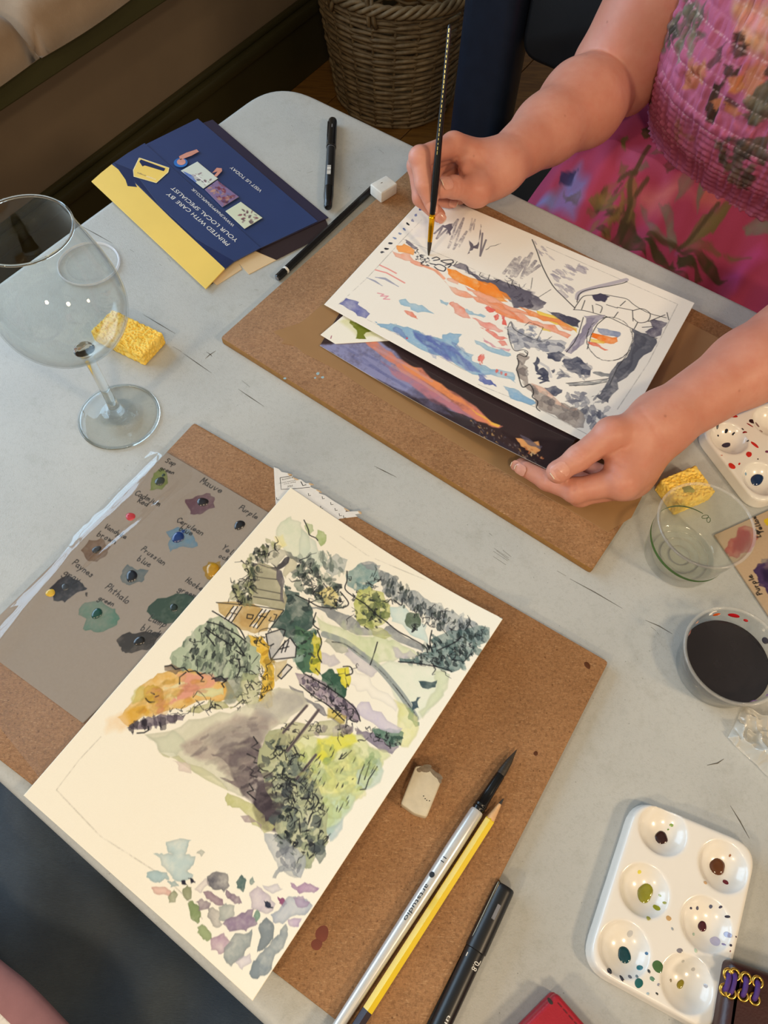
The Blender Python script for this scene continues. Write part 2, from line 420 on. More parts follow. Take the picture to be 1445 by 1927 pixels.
# ------------------------------------------------------------------ wicker basket
def m_wicker():
    m = NT('wicker'); nz = m.noise(m.coord(), 30, 5); info = m.n('ShaderNodeObjectInfo')
    c = m.ramp(nz, [(.3, (92, 76, 52)), (.7, (148, 126, 92))])
    m.base(m.mix(.4, c, m.ramp(info.outputs['Random'], [(0, (.55, .53, .5, 1)), (1, (1, 1, 1, 1))]), 'MULTIPLY')); m.set(Roughness=.6)
    m.nrm(m.bump(m.noise(m.coord(), 300), .4, .001)); return m.m
MK = m_wicker()
BC = np.array([-38.0, 2068.0, FLOOR]); BH = 330.0
def brad(t): return 158 + 52 * t
bk = empty('wicker_basket', BC); tag(bk, 'round brown wicker basket standing on the floor behind the table', 'basket')
NS = 22; rows = 30
rng = random.Random(4)
for k in range(rows):
    t = (k + .5) / rows * .93; th = np.linspace(0, 2 * np.pi, NS * 6, endpoint=False)
    ph = (k % 2) * np.pi
    r = brad(t) + 5.0 * np.cos(th * NS / 2 + ph) + np.array([0.8 * math.sin(5 * x + k) for x in th])
    z = t * BH + 4 * np.sin(th * NS / 2 + ph + 1.2) + 3 * np.sin(th + k * 1.3) + 4
    v, f = tube(np.stack([BC[0] + r * np.cos(th), BC[1] + r * np.sin(th), FLOOR + z], 1), 4.6 + .8 * rng.random(), 6, closed=True)
    mk('woven_strand', v, f, MK, bk, True)
for k in range(NS):
    a = 2 * np.pi * (k + .5) / NS
    p = [(BC[0] + brad(t) * math.cos(a), BC[1] + brad(t) * math.sin(a), FLOOR + t * BH + 3) for t in np.linspace(0, 1, 6)]
    mk('stake', *tube(p, 4.0, 6), MK, bk, True)
for k in range(4):
    th = np.linspace(0, 2 * np.pi, 160, endpoint=False); a = th * 14 + k * np.pi / 2
    r = brad(1) + 2 + 8 * np.cos(a); z = BH - 4 + 10 * np.sin(a)
    v, f = tube(np.stack([BC[0] + r * np.cos(th), BC[1] + r * np.sin(th), FLOOR + z], 1), 5.8, 7, closed=True)
    mk('rim_braid', v, f, MK, bk, True)
v, f = lathe([(0.1, 4), (150, 4), (156, 8), (150, 12), (.1, 12)], BC, 40); mk('basket_base', v, f, MK, bk)
for k in range(3):
    s = np.linspace(0, 1, 40); a0 = math.radians(236 + 2 * k)
    q = []
    for u in s:
        a = a0 - math.radians(34) * (u - .5) * 2 * .5; h = BH - 40 + 118 * math.sin(math.pi * u) ** .7
        rr = brad(1) + 2 + 5 * math.cos(u * 40 + k * 2.1); q.append((BC[0] + rr * math.cos(a), BC[1] + rr * math.sin(a), FLOOR + h + 5 * math.sin(u * 40 + k * 2.1)))
    mk('handle_strand', *tube(q, 5.2, 7), MK, bk, True)

# ------------------------------------------------------------------ dark settle the woman sits on
navy = plain('navy_leather', (22, 30, 44), .38, .15, 30, .12, 500)
black_l = plain('black_leather', (14, 14, 16), .45, .15, 30, .12, 500)
st = empty('settle', NE(-110, 1000, FLOOR)); tag(st, 'dark navy and black leather settle behind the table', 'settle')
def neslab(n0, n1, e0, e1, z0, z1, bev, steps=3, r=None):
    p = [NE(n0, e0, 0)[:2], NE(n1, e0, 0)[:2], NE(n1, e1, 0)[:2], NE(n0, e1, 0)[:2]]
    if r: p = round_poly(p, r)
    return slab(p, z0, z1, bev, steps)
mk('seat', *neslab(-560, 330, 905, 1160, -375, -292, 14), black_l, st, True, sharp=40)
for n0 in (-632, 330):
    mk('back_upright', *neslab(n0, n0 + 108, 1105, 1165, -420, 330, 22, 4, r=26), navy, st, True, sharp=50)
# back pad: upright rounded rectangle, lower corners rounded
pp = round_poly([(-522, -138), (328, -138), (328, 330), (-522, 330)], 34, 7)
nP = len(pp); rings = []
for off, e in ((10, 1118), (2, 1122), (0, 1130), (0, 1150), (2, 1158), (10, 1162)):
    q = outline_inset(ccw(pp), off); rings.append(np.array([NE(a, e, b) for a, b in q]))
vv = np.concatenate(rings); ff = [list(x) for x in gridfaces(len(rings), nP, wrap=True)] + [list(range(nP))[::-1], list(range((len(rings) - 1) * nP, len(rings) * nP))]
mk('back_pad', vv, ff, black_l, st, True, sharp=50)
for n0, e0 in ((-540, 930), (310, 930), (-590, 1130), (370, 1130)):
    q = NE(n0, e0, 0); mk('leg', *tube([(q[0], q[1], FLOOR), (q[0], q[1], -372)], [17, 22], 12), black_l, st, True, sharp=50)

# ------------------------------------------------------------------ folding table
def m_table():
    m = NT('moulded_table_plastic'); v = m.coord()
    big = m.noise(v, 5, 5, .6, .3); fine = m.noise(v, 900, 2); sm = m.noise(v, 38, 6, .7)
    c = m.ramp(big, [(.3, (172, 174, 172)), (.55, (184, 186, 183)), (.75, (192, 193, 189))])
    c = m.mix(m.ramp(sm, [(.55, (0, 0, 0, 1)), (.78, (.4, .4, .4, 1))]), c, (150, 150, 140))
    c = m.mix(.3, c, m.ramp(m.noise(v, 320, 4, .8), [(.36, (.72, .72, .7, 1)), (.5, (1, 1, 1, 1))]), 'MULTIPLY')
    spk = m.n('ShaderNodeTexVoronoi'); spk.inputs['Scale'].default_value = 95; m.l(v, spk.inputs['Vector'])
    c = m.mix(m.ramp(spk.outputs['Distance'], [(.028, (.5, .5, .5, 1)), (.05, (0, 0, 0, 1))]), c, (90, 88, 80))
    m.base(c); m.set(Roughness=.42, Specular_IOR_Level=.45)
    m.nrm(m.bump(fine, .4, .0004)); return m.m
MT = m_table()
tb = empty('folding_table', NE(280, 296, FLOOR)); tag(tb, 'large off-white plastic folding table covered with art materials', 'table')
op = round_poly([NE(-629, 671, 0)[:2], NE(-629, -79, 0)[:2], NE(1200, -79, 0)[:2], NE(1200, 671, 0)[:2]], 62, 12)
v, f = slab(op, -42, 0, 9, 5); mk('table_top', v, f, MT, tb, True, sharp=60)
steel = plain('grey_steel', (120, 122, 124), .35, .08, 40, metal=.8)
for n0 in (-420, 990):
    for e0 in (10, 580):
        q = NE(n0, e0, 0); mk('leg', *tube([(q[0], q[1], FLOOR), (q[0], q[1], -42)], 14, 12), steel, tb, True, sharp=50)
    a, b = NE(n0, 10, -600), NE(n0, 580, -600); mk('cross_bar', *tube([a, b], 11, 10), steel, tb, True, sharp=50)
# scratches, pencil marks and crumbs of graphite worn into the top
def ribbon(pts, w, z, taper=True):
    p = np.array([P(x, y, z) for x, y in pts]); t = np.gradient(p, axis=0); t /= np.linalg.norm(t, axis=1)[:, None]
    s = np.stack([-t[:, 1], t[:, 0], 0 * t[:, 0]], 1); k = len(p)
    ww = w * (np.sin(np.linspace(.25, math.pi - .25, k)) if taper else np.ones(k))
    v = np.concatenate([p - s * ww[:, None] / 2, p + s * ww[:, None] / 2])
    return v, [[i, i + 1, k + i + 1, k + i] for i in range(k - 1)]
SC = [[(1072, 1089), (1120, 1115), (1171, 1145)], [(1214, 1167), (1240, 1178), (1265, 1193)], [(1048, 1074), (1065, 1084)],
      [(930, 1032), (957, 1050)], [(928, 1037), (955, 1055)], [(934, 1036), (958, 1054)], [(946, 1035), (962, 1048)], [(928, 1047), (952, 1063)],
      [(448, 732), (470, 747), (497, 765)], [(270, 592), (300, 610), (330, 628)], [(325, 652), (342, 662)], [(345, 665), (372, 684), (398, 702)],
      [(152, 425), (180, 440), (212, 458)], [(1330, 1440), (1350, 1436), (1362, 1428)], [(1374, 1516), (1392, 1545), (1410, 1578)],
      [(704, 877), (722, 886), (746, 898)], [(386, 675), (394, 668), (406, 660)], [(244, 469), (252, 474)], [(315, 485), (322, 492)],
      [(300, 497), (304, 500)], [(577, 326), (588, 322)], [(712, 281), (722, 288)], [(655, 356), (659, 351)], [(674, 351), (682, 354)],
      [(388, 662), (396, 667), (399, 671)], [(670, 980), (672, 983)], [(1225, 1180), (1234, 1187)], [(1236, 1190), (1240, 1194)], [(548, 236), (552, 238)],
      [(560, 320), (566, 322)], [(432, 516), (433, 520)], [(478, 545), (486, 546)], [(450, 575), (456, 573)], [(455, 716), (470, 728)], [(920, 1003), (926, 1008)]]
parts = [ribbon(s, .85, .12) for s in SC]
o = mk('scuff_marks', *joinmesh(parts), plain('graphite_scuff', (88, 84, 76), .8), tb); tag(o, kind='stuff')
# ------------------------------------------------------------------ boards
BZ1, BZ2 = 7.0, 8.0
def m_mdf():
    m = NT('hardboard'); v = m.coord(); f1 = m.noise(m.coord((1, 5, 1), .5), 130, 4, .7, 2.5); f2 = m.noise(m.coord((5, 1, 1), .3), 150, 4, .7, 2.5)
    base = m.ramp(m.noise(v, 14, 6, .65), [(.3, (142, 102, 66)), (.7, (166, 124, 86))])
    base = m.mix(m.ramp(f1, [(.57, (0, 0, 0, 1)), (.66, (.7, .7, .7, 1))]), base, (198, 162, 122))
    base = m.mix(m.ramp(f2, [(.57, (0, 0, 0, 1)), (.68, (.7, .7, .7, 1))]), base, (110, 74, 46))
    f3 = m.noise(m.coord((1, 6, 1), 1.2), 110, 4, .7, 3); f4 = m.noise(m.coord((1, 6, 1), -.8), 120, 4, .7, 3); gr = m.noise(v, 420, 4, .75)
    base = m.mix(m.ramp(f3, [(.57, (0, 0, 0, 1)), (.66, (.7, .7, .7, 1))]), base, (190, 150, 106)); base = m.mix(m.ramp(f4, [(.58, (0, 0, 0, 1)), (.68, (.7, .7, .7, 1))]), base, (104, 68, 38))
    base = m.mix(.75, base, m.ramp(gr, [(.38, (.62, .6, .58, 1)), (.55, (1, 1, 1, 1))]), 'MULTIPLY')
    vo = m.n('ShaderNodeTexVoronoi'); vo.inputs['Scale'].default_value = 150; m.l(v, vo.inputs['Vector'])
    base = m.mix(m.ramp(vo.outputs['Distance'], [(.06, (.7, .7, .7, 1)), (.12, (0, 0, 0, 1))]), base, (96, 60, 32))
    m.base(base); m.set(Roughness=.62, Specular_IOR_Level=.3); m.nrm(m.bump(m.noise(v, 700), .25, .0003)); return m.m
MDF = m_mdf(); edge_m = plain('raw_board_edge', (150, 108, 52), .8, .15, 200)
def board(name, corners, h, label):
    poly = round_poly([p[:2] for p in corners], 2.5, 3)
    o = mk(name, *slab(poly, 0.05, h, .9, 2), MDF, None, True, sharp=40); tag(o, label, 'drawing board')
    me = o.data; me.materials.append(edge_m)
    for p in me.polygons:
        if abs(p.normal.z) < .5: p.material_index = 1
    return o
# A3-ish boards: three measured corners and a right angle
a = P(365, 795, BZ1); b = P(1145, 1245, BZ1); u = (b - a) / np.linalg.norm(b - a); w = np.array([u[1], -u[0], 0]) 
wd = (P(600, 1895, BZ1) - a) @ w
board1 = board('drawing_board', [a, b, b + w * wd, a + w * wd], BZ1, 'brown hardboard drawing board under the watercolour of a cottage')
a2 = P(415, 635, BZ2); b2 = P(1115, 1072, BZ2); u2 = (b2 - a2) / np.linalg.norm(b2 - a2); w2 = np.array([-u2[1], u2[0], 0])
wd2 = (P(772, 315, BZ2) - a2) @ w2
board2 = board('drawing_board', [a2, b2, b2 + w2 * wd2, a2 + w2 * wd2], BZ2, 'brown hardboard drawing board under the half-finished sunset painting')
# knots, stains and dots on the boards
def blob(px, py, rx, ry, ang, z, h=.25, n=18, wob=.15, seed=0):
    c = P(px, py, z); r = random.Random(seed); ph = [r.random() * 6.3 for _ in range(3)]
    rings = []
    for s, q in ((1, 0), (.82, .75), (.45, 1), (.0, 1.02)):
        for k in range(n):
            t = 2 * math.pi * k / n; m = 1 + wob * (math.sin(2 * t + ph[0]) + .6 * math.sin(3 * t + ph[1])) * .5
            x, y = rx * m * s * math.cos(t), ry * m * s * math.sin(t)
            rings.append((c[0] + x * math.cos(ang) - y * math.sin(ang), c[1] + x * math.sin(ang) + y * math.cos(ang), z + q * h))
    return np.array(rings), gridfaces(4, n, wrap=True)
mk('dark_knot', *blob(1105, 1252, 3.2, 1.9, 2.0, BZ1, .15), plain('dark_knot', (84, 44, 16), .35), board1, True)
mk('dark_knot', *blob(1008, 1418, 1.7, 1.6, 0, BZ1, .15), plain('dark_knot', (84, 44, 16), .35), board1, True)
for k, (x, y, r) in enumerate(((606, 1757, 4.4), (596, 1777, 3.4))):
    mk('red_stain', *blob(x, y, r, r, 0, BZ1, .05, seed=k), plain('red_stain', (118, 58, 44), .6), board1, True)
for k, (x, y, r) in enumerate(((598, 703, 1.6), (607, 710, 1.4), (593, 711, 1.0), (536, 712, 1.3))):
    mk('blue_paint_spot', *blob(x, y, r, r, 0, BZ2, .05, seed=k), plain('blue_paint_spot', (150, 180, 190), .6), board2, True)

# ------------------------------------------------------------------ sticks: pens, pencils, brushes
def stick(parent, name, a, b, prof, mat, seg=16, smooth=True, sharp=45, flatsides=None):
    """prof: (position mm from a, radius)"""
    a, b = np.array(a, float), np.array(b, float); d = (b - a) / np.linalg.norm(b - a)
    pts = [a + d * s for s, _ in prof]; v, f = tube(pts, [r for _, r in prof], seg)
    return mk(name, v, f, mat, parent, smooth, sharp=sharp)
gloss_black = plain('gloss_black_plastic', (12, 12, 14), .25, .1, 60)
satin_black = plain('satin_black_plastic', (20, 20, 22), .38, .1, 60)
white_print = plain('white_print', (226, 226, 222), .5, .03)
grey_print = plain('grey_print', (120, 120, 124), .5, .03)
chrome = plain('chrome', (190, 190, 190), .2, .05, metal=1.0)
def frame_of(a, b):
    d = (np.array(b) - np.array(a)); d = d / np.linalg.norm(d); s = np.cross(d, [0, 0, 1]); s /= np.linalg.norm(s); return d, s, np.cross(s, d)
def text(body, p, dirv, upv, height, mat, parent, width=None, name='lettering', shear=0.0, extr=0.03, bold=0.0):
    """flat lettering: p is the left end of the baseline"""
    cu_ = bpy.data.curves.new(name, 'FONT'); cu_.body = body; cu_.size = 1.0; cu_.shear = shear; cu_.offset = bold
    tmp = bpy.data.objects.new('tmp', cu_); col.objects.link(tmp)
    dg = bpy.context.evaluated_depsgraph_get(); me = bpy.data.meshes.new_from_object(tmp.evaluated_get(dg))
    v = np.array([x.co[:] for x in me.vertices]); f = [list(q.vertices) for q in me.polygons]
    bpy.data.objects.remove(tmp); bpy.data.meshes.remove(me); bpy.data.curves.remove(cu_)
    if len(v) == 0: return None
    sy = height / .70; sx = sy if width is None else width / (v[:, 0].max() - v[:, 0].min())
    x0 = v[:, 0].min()
    d = np.array(dirv, float); d /= np.linalg.norm(d); uu = np.array(upv, float); uu -= d * (uu @ d); uu /= np.linalg.norm(uu)
    V = np.array(p) + (v[:, 0:1] - x0) * sx * d + v[:, 1:2] * sy * uu
    return mk(name, V, f, mat, parent)
def wraptext(body, s0, a, b, r, ang, height, mat, parent, width, name='lettering', flip=False):
    """lettering laid round a stick: baseline along the stick at angle ang"""
    d, s, u = frame_of(a, b); n = math.cos(ang) * u + math.sin(ang) * s
    t = np.cross(n, d)
    p = np.array(a) + d * s0 + n * (r + .12)
    return text(body, p, d if not flip else -d, t if not flip else -t, height, mat, parent, width, name)

# fineliner at the far end
pa, pb = P(626, 226, 5.6), P(617, 391, 5.6)
t = empty('fineliner_pen', P(621, 310, 0)); tag(t, 'black capped fineliner pen lying beside the photo wallets', 'pen')
Lp = np.linalg.norm(pb - pa); d_, s_, u_ = frame_of(pa, pb)
stick(t, 'pen_cap', pa, pb, [(0, 3.5), (1.2, 4.9), (4, 5.4), (50, 5.7), (50.5, 5.0)], gloss_black)
stick(t, 'pen_body', pa, pb, [(50, 4.9), (52, 5.1), (118, 5.1), (119, 4.9)], satin_black)
stick(t, 'end_plug', pa, pb, [(118.5, 5.2), (132, 5.3), (140, 4.6), (Lp - 2, 4.4), (Lp, 3.2)], gloss_black)
cl = [pa + d_ * x + u_ * y - s_ * 4.6 * -1 for x, y in ((6, 1.5), (8, 2.8), (40, 2.4), (44, .8))]
mk('pocket_clip', *tube(cl, 1.1, 8), gloss_black, t, True)
mk('painted_clip_highlight', *box(pa + d_ * 18 + u_ * 5.45, d_, s_, u_, 5.5, 1.0, .2), grey_print, t)  # grey strip painted on the cap as its highlight
for k in range(7):
    mk('barcode_bar', *box(pa + d_ * (88 + k * 2.3) + u_ * 5.1 + s_ * .8, d_, s_, u_, .9 + .5 * (k % 3), 4.2, .15), white_print, t)
mk('white_ring_print', *tube([pa + d_ * 52.5, pa + d_ * 53.1], 5.16, 16), grey_print, t)

# black pencil lying against the far board
pa, pb = P(521, 524, 3.9), P(706, 350, 3.9)
t = empty('black_pencil', P(610, 440, 0)); tag(t, 'black pencil with a white ring lying along the edge of the far board', 'pencil')
Lp = np.linalg.norm(pb - pa)
stick(t, 'pencil_shaft', pa, pb, [(0, 2.6), (1.0, 3.6), (13, 3.7), (Lp, 3.7)], gloss_black, 6, False)
stick(t, 'white_ring', pa, pb, [(13, 3.85), (15.5, 3.85)], white_print, 12)
stick(t, 'end_cap', pa, pb, [(-.3, 1.4), (.1, 2.4), (.6, 2.5)], grey_print, 12)

# silver watercolour brush on the near board
pa, pb = P(972, 1411, 11.5), P(612, 1968, 11.5)
t = empty('watercolour_brush', P(800, 1680, BZ1)); tag(t, 'silver-handled watercolour brush with a black ferrule lying beside the yellow pencil', 'paintbrush')
d_, s_, u_ = frame_of(pa, pb)
hair = plain('dark_brush_hair', (52, 44, 34), .5, .3, 200, .6, 900)
stick(t, 'brush_hair', pa, pb, [(0, .25), (4, 1.0), (10, 2.3), (18, 3.1), (24, 3.0)], hair)
stick(t, 'ferrule', pa, pb, [(21, 3.0), (22, 3.3), (36, 3.7), (45, 4.2), (45.3, 4.5), (46.3, 4.5), (46.6, 4.2), (47.6, 4.2), (47.9, 4.5), (48.9, 4.5), (49.2, 4.2), (51, 4.2)], gloss_black, 20)
pearl = plain('pearl_silver_lacquer', (214, 214, 212), .3, .04, 60, metal=.35, coat=.5)
Lp = np.linalg.norm(pb - pa)
stick(t, 'handle', pa, pb, [(50.5, 4.3), (52, 4.7), (80, 4.9), (130, 4.4), (Lp, 3.2)], pearl, 20)
ink = plain('black_ink', (18, 18, 20), .6, .05)
wraptext('11', 88, pa, pb, 4.85, .55, 3.0, ink, t, 3.4, flip=False)
wraptext('artstudio', 108, pa, pb, 4.65, .5, 3.2, ink, t, 25)
q = pa + d_ * 101.5 + (math.cos(.5) * u_ + math.sin(.5) * s_) * 4.75
e1 = np.cross(math.cos(.5) * u_ + math.sin(.5) * s_, d_); nn = math.cos(.5) * u_ + math.sin(.5) * s_
vv = [q + nn * .1] + [q + nn * .02 + (d_ * math.cos(k * .42) + e1 * math.sin(k * .42)) * 1.9 for k in range(15)]
mk('leaf_emblem', vv, [[0, k, k + 1] for k in range(1, 15)] + [[0, 15, 1]], ink, t)

# yellow pencil
pa, pb = P(947, 1503, 10.8), P(655, 1958, 10.8)
t = empty('yellow_pencil', P(810, 1700, BZ1)); tag(t, 'yellow hexagonal pencil with a dark dipped end on the near board', 'pencil')
yel = plain('yellow_lacquer', (238, 208, 20), .32, .04, 40, coat=.4)
woodc = plain('pencil_wood', (226, 182, 134), .7, .12, 300); lead = plain('pencil_lead', (62, 60, 60), .4)
Lp = np.linalg.norm(pb - pa); s_end = np.linalg.norm(P(692, 1902, 10.8) - pa)
stick(t, 'lead', pa, pb, [(0, .3), (1, .6), (4.6, 1.15)], lead, 10)
stick(t, 'sharpened_wood', pa, pb, [(4.4, 1.15), (17, 3.3)], woodc, 12)
stick(t, 'pencil_shaft', pa, pb, [(15.5, 2.9), (17.5, 3.75), (s_end, 3.75)], yel, 6, False)
stick(t, 'dipped_end', pa, pb, [(s_end, 3.78), (Lp - 1, 3.78), (Lp, 3.0)], plain('dark_dip', (38, 24, 40), .35), 6, False)

# drawing pen leaning on the board edge, bottom of the picture
pa, pb = P(951, 1668, 7.2), P(812, 1965, 7.2)
t = empty('drawing_pen', P(880, 1820, 0)); tag(t, 'black capped drawing pen marked 0.8 lying against the near board', 'pen')
d_, s_, u_ = frame_of(pa, pb); Lp = np.linalg.norm(pb - pa)
stick(t, 'pen_cap', pa, pb, [(0, 5.8), (.8, 6.4), (3, 6.6), (42, 7.0), (42.5, 6.2)], satin_black, 24)
stick(t, 'pen_body', pa, pb, [(42, 6.1), (43, 6.35), (Lp, 6.1)], satin_black, 24)
cl = [pa + d_ * x + u_ * y + s_ * 5.2 for x, y in ((-.5, .6), (.5, 3.0), (3, 3.6), (34, 3.2), (37, 1.8), (34.5, 1.2))]
mk('pocket_clip', *tube(catmull(cl, 5), 1.0, 8), plain('smoky_chrome', (120, 112, 96), .22, .05, metal=1.0), t, True)
mk('cap_window', *box(pa + d_ * 17 + u_ * 6.65 + s_ * -.6, d_, s_, u_, 9.5, 2.2, .25), grey_print, t)
wraptext('0.8', 47.5, pa, pb, 6.3, -.25, 3.4, white_print, t, 5.2)
for an in (-.9, .75): mk('index_tick', *box(pa + d_ * 47 + (math.cos(an) * u_ + math.sin(an) * s_) * 6.35, d_, np.cross(d_, u_), u_, 2.4, .5, .3), white_print, t)
wraptext('uni', 81, pa, pb, 6.3, -.1, 2.6, white_print, t, 8.5)
wraptext('pin', 91, pa, pb, 6.3, -.1, 4.2, white_print, t, 11)
wraptext('FINE LINE', 104, pa, pb, 6.3, -.1, 2.2, grey_print, t, 16)

# ------------------------------------------------------------------ erasers
vin = plain('off_white_vinyl', (206, 196, 172), .6, .1, 90, .3, 300); vin2 = plain('white_vinyl', (222, 220, 212), .6, .06, 90, .3, 300)
smudge = plain('graphite_smudge', (120, 106, 88), .8, .3, 300)
ep = [(782, 1441), (802, 1440), (818, 1450), (831, 1464), (829, 1474), (803, 1538), (780, 1531), (754, 1512), (768, 1476)]
o = mk('eraser', *slab(round_poly([P(x, y, BZ1 + 11)[:2] for x, y in ep], 1.5, 3), BZ1 + .02, BZ1 + 11, 1.2, 3), vin, None, True, sharp=50); tag(o, 'worn cream eraser lying on the near board above the brush', 'eraser')
for k, (x, y, rx, ry, an) in enumerate(((800, 1446, 5, 2.2, 0.0), (820, 1457, 4.6, 2, -.7), (790, 1448, 2.4, 1.6, 0), (826, 1466, 2.5, 1.5, -1))):
    mk('graphite_smudge', *blob(x, y, rx, ry, an, BZ1 + 11.02, .05, seed=k, wob=.5), smudge, o, True)
for k, (x, y) in enumerate(((797, 1498), (803, 1506), (808, 1507), (800, 1503))):
    mk('graphite_speck', *blob(x, y, .5, .35, 0, BZ1 + 11.02, .05, 8, seed=k), ink, o)
ep = [(696, 346), (727, 329), (748, 345), (718, 364)]
o = mk('eraser', *slab(round_poly([P(x, y, BZ2 + 13)[:2] for x, y in ep], 1.8, 3), BZ2 + .02, BZ2 + 13, 1.4, 3), vin2, None, True, sharp=50); tag(o, 'small white eraser block on the corner of the far board', 'eraser')
mk('graphite_smudge', *blob(718, 344, 1.6, .5, .6, BZ2 + 13.02, .05, wob=.5), smudge, o, True)

# ------------------------------------------------------------------ sponges
def m_sponge():
    m = NT('yellow_sponge'); v = m.coord(); nz = m.noise(v, 160, 4)
    m.base(m.ramp(nz, [(.3, (236, 194, 78)), (.7, (252, 224, 124))])); m.set(Roughness=.95, Specular_IOR_Level=.1, Subsurface_Weight=.1)
    m.b.inputs['Subsurface Radius'].default_value = (.004, .003, .001); m.nrm(m.bump(nz, .5, .001)); return m.m
MS = m_sponge()
def sponge(c, ang, lx, ly, lz, label, seed):
    F_ = Field((-lx / 2 - 4, -ly / 2 - 4, -2), (lx / 2 + 4, ly / 2 + 4, lz + 4), .62)
    g = np.meshgrid(*[F_.lo[i] + .62 * np.arange(F_.n[i]) for i in range(3)], indexing='ij', sparse=True)
    r = 2.0; qx = np.abs(g[0]) - lx / 2 + r; qy = np.abs(g[1]) - ly / 2 + r; qz = np.abs(g[2] - lz / 2) - lz / 2 + r
    F_.a = (np.sqrt(np.maximum(qx, 0) ** 2 + np.maximum(qy, 0) ** 2 + np.maximum(qz, 0) ** 2) + np.minimum(np.maximum(np.maximum(qx, qy), qz), 0) - r).astype(np.float32)
    F_.a += (.22 * np.sin(g[0] * .9 + g[1] * .5) * np.sin(g[1] * .8 + g[2])).astype(np.float32)
    R_ = random.Random(seed)
    for k in range(int(lx * ly * .34)):
        if R_.random() < .62: p = (R_.uniform(-lx / 2, lx / 2), R_.uniform(-ly / 2, ly / 2), lz + .2)
        elif R_.random() < .5: p = (R_.choice((-1, 1)) * lx / 2, R_.uniform(-ly / 2, ly / 2), R_.uniform(1, lz))
        else: p = (R_.uniform(-lx / 2, lx / 2), R_.choice((-1, 1)) * ly / 2, R_.uniform(1, lz))
        F_.ball(p, (R_.uniform(.6, 1.5), R_.uniform(.6, 1.3), R_.uniform(1.2, 2.4)), .35, pad=3, cut=True)
    v, f = F_.mesh(); v[:, 2] = np.maximum(v[:, 2], .05)
    ca, sa_ = math.cos(ang), math.sin(ang)
    V = np.stack([c[0] + v[:, 0] * ca - v[:, 1] * sa_, c[1] + v[:, 0] * sa_ + v[:, 1] * ca, c[2] + v[:, 2]], 1)
    o = mk('sponge', V, f, MS, None, True); tag(o, label, 'sponge'); return o
pR, pF = P(307, 626, 15), P(266, 670, 15); pB = P(227, 588, 15); dl = (pB - pR) / np.linalg.norm(pB - pR); dw = (pF - pR)
ly = np.linalg.norm(dw); lx = 60.0; dw = np.array([-dl[1], dl[0], 0]); dw = dw if dw @ (pF - pR) > 0 else -dw
cS = pR + dl * lx / 2 + dw * ly / 2; sponge((cS[0], cS[1], 0), math.atan2(dl[1], dl[0]), lx, ly, 15, 'yellow sponge beside the wine glass', 1)
q = [P(x, y, 17) for x, y in ((1246, 899), (1312, 872), (1347, 924), (1275, 958))]
cS = sum(q) / 4; dl = q[1] - q[0]; s2 = sponge((cS[0], cS[1], 0), math.atan2(dl[1], dl[0]), np.linalg.norm(q[1] - q[0]) + 1, np.linalg.norm(q[2] - q[1]), 17, 'yellow sponge with a green stain behind the clear plastic cup', 2)
mk('green_stain', *blob(1295, 921, 4.5, 4, 0, 16.3, 1.0, seed=3, wob=.4), plain('green_stain', (150, 146, 70), .95, .3, 300, .6, 500), s2, True)

# ------------------------------------------------------------------ wine glass
glass = clear('clear_glass_wall', (250, 251, 250), 1.42, .015)
def m_glass():
    m = NT('solid_glass'); m.set(Roughness=.01, IOR=1.45, Transmission_Weight=1.0, Metallic=0.0); m.base((250, 253, 252)); 
    nz = m.noise(m.coord(), 4); m.l(m.ramp(nz, [(0, (.005, .005, .005, 1)), (1, (.02, .02, .02, 1))]), m.b.inputs['Roughness']); return m.m
sglass = m_glass()
gc = P(225, 785, 0); g = empty('wine_glass', gc); tag(g, 'large empty wine glass standing on the table', 'wine glass')
bowl = [(2.2, 91), (8, 92), (18, 96), (29, 103), (38, 112.5), (44.5, 124), (47.5, 137), (47, 151), (44.2, 166), (40.2, 181), (35.8, 196), (33.2, 206)]
lean = lambda v: v + np.c_[-.03 * v[:, 2], 0 * v[:, 2], 0 * v[:, 2]]
bo = catmull(bowl, 6); bi = bo.copy(); t_ = np.gradient(bo, axis=0); t_ /= np.linalg.norm(t_, axis=1)[:, None]
bi = bo + np.stack([-t_[:, 1], t_[:, 0]], 1) * 1.1; bi[:, 0] = np.maximum(bi[:, 0], .05)
rim = [(bo[-1, 0] - .1, bo[-1, 1] + .6), (bo[-1, 0] - .55, bo[-1, 1] + .85), (bi[-1, 0] + .1, bo[-1, 1] + .6)]
v, f = lathe(np.concatenate([bo, rim, bi[::-1]]), gc, 72); mk('bowl', lean(v), f, glass, g, True)
v, f = lathe(catmull([(33.25, 205.4), (34.1, 206.2), (33.8, 207.3), (32.6, 207.3), (32.1, 206.2), (32.9, 205.4)], 4), gc, 72); mk('rim', lean(v), f, sglass, g, True)
v, f = lathe(catmull([(.05, 91.2), (8, 90.6), (6.2, 86), (4.6, 77), (4.2, 55), (4.3, 30), (5.0, 18), (7.0, 9), (11, 6.2), (16, 5.2)], 6)[::-1], gc, 40)
mk('stem', lean(v), f, sglass, g, True)
v, f = lathe([(.05, .3), (33, .3), (35, .6), (35.3, 1.4), (34.6, 2.3), (28, 3.1), (20, 4.2), (12, 6.2), (.05, 6.3)], gc, 72); mk('foot', v, f, glass, g, True)
v, f = lathe(catmull([(34.0, .4), (35.6, .6), (36.0, 1.5), (35.2, 2.4), (34.0, 2.3), (33.4, 1.3)], 4), gc, 72); mk('foot_rim', v, f, sglass, g, True)
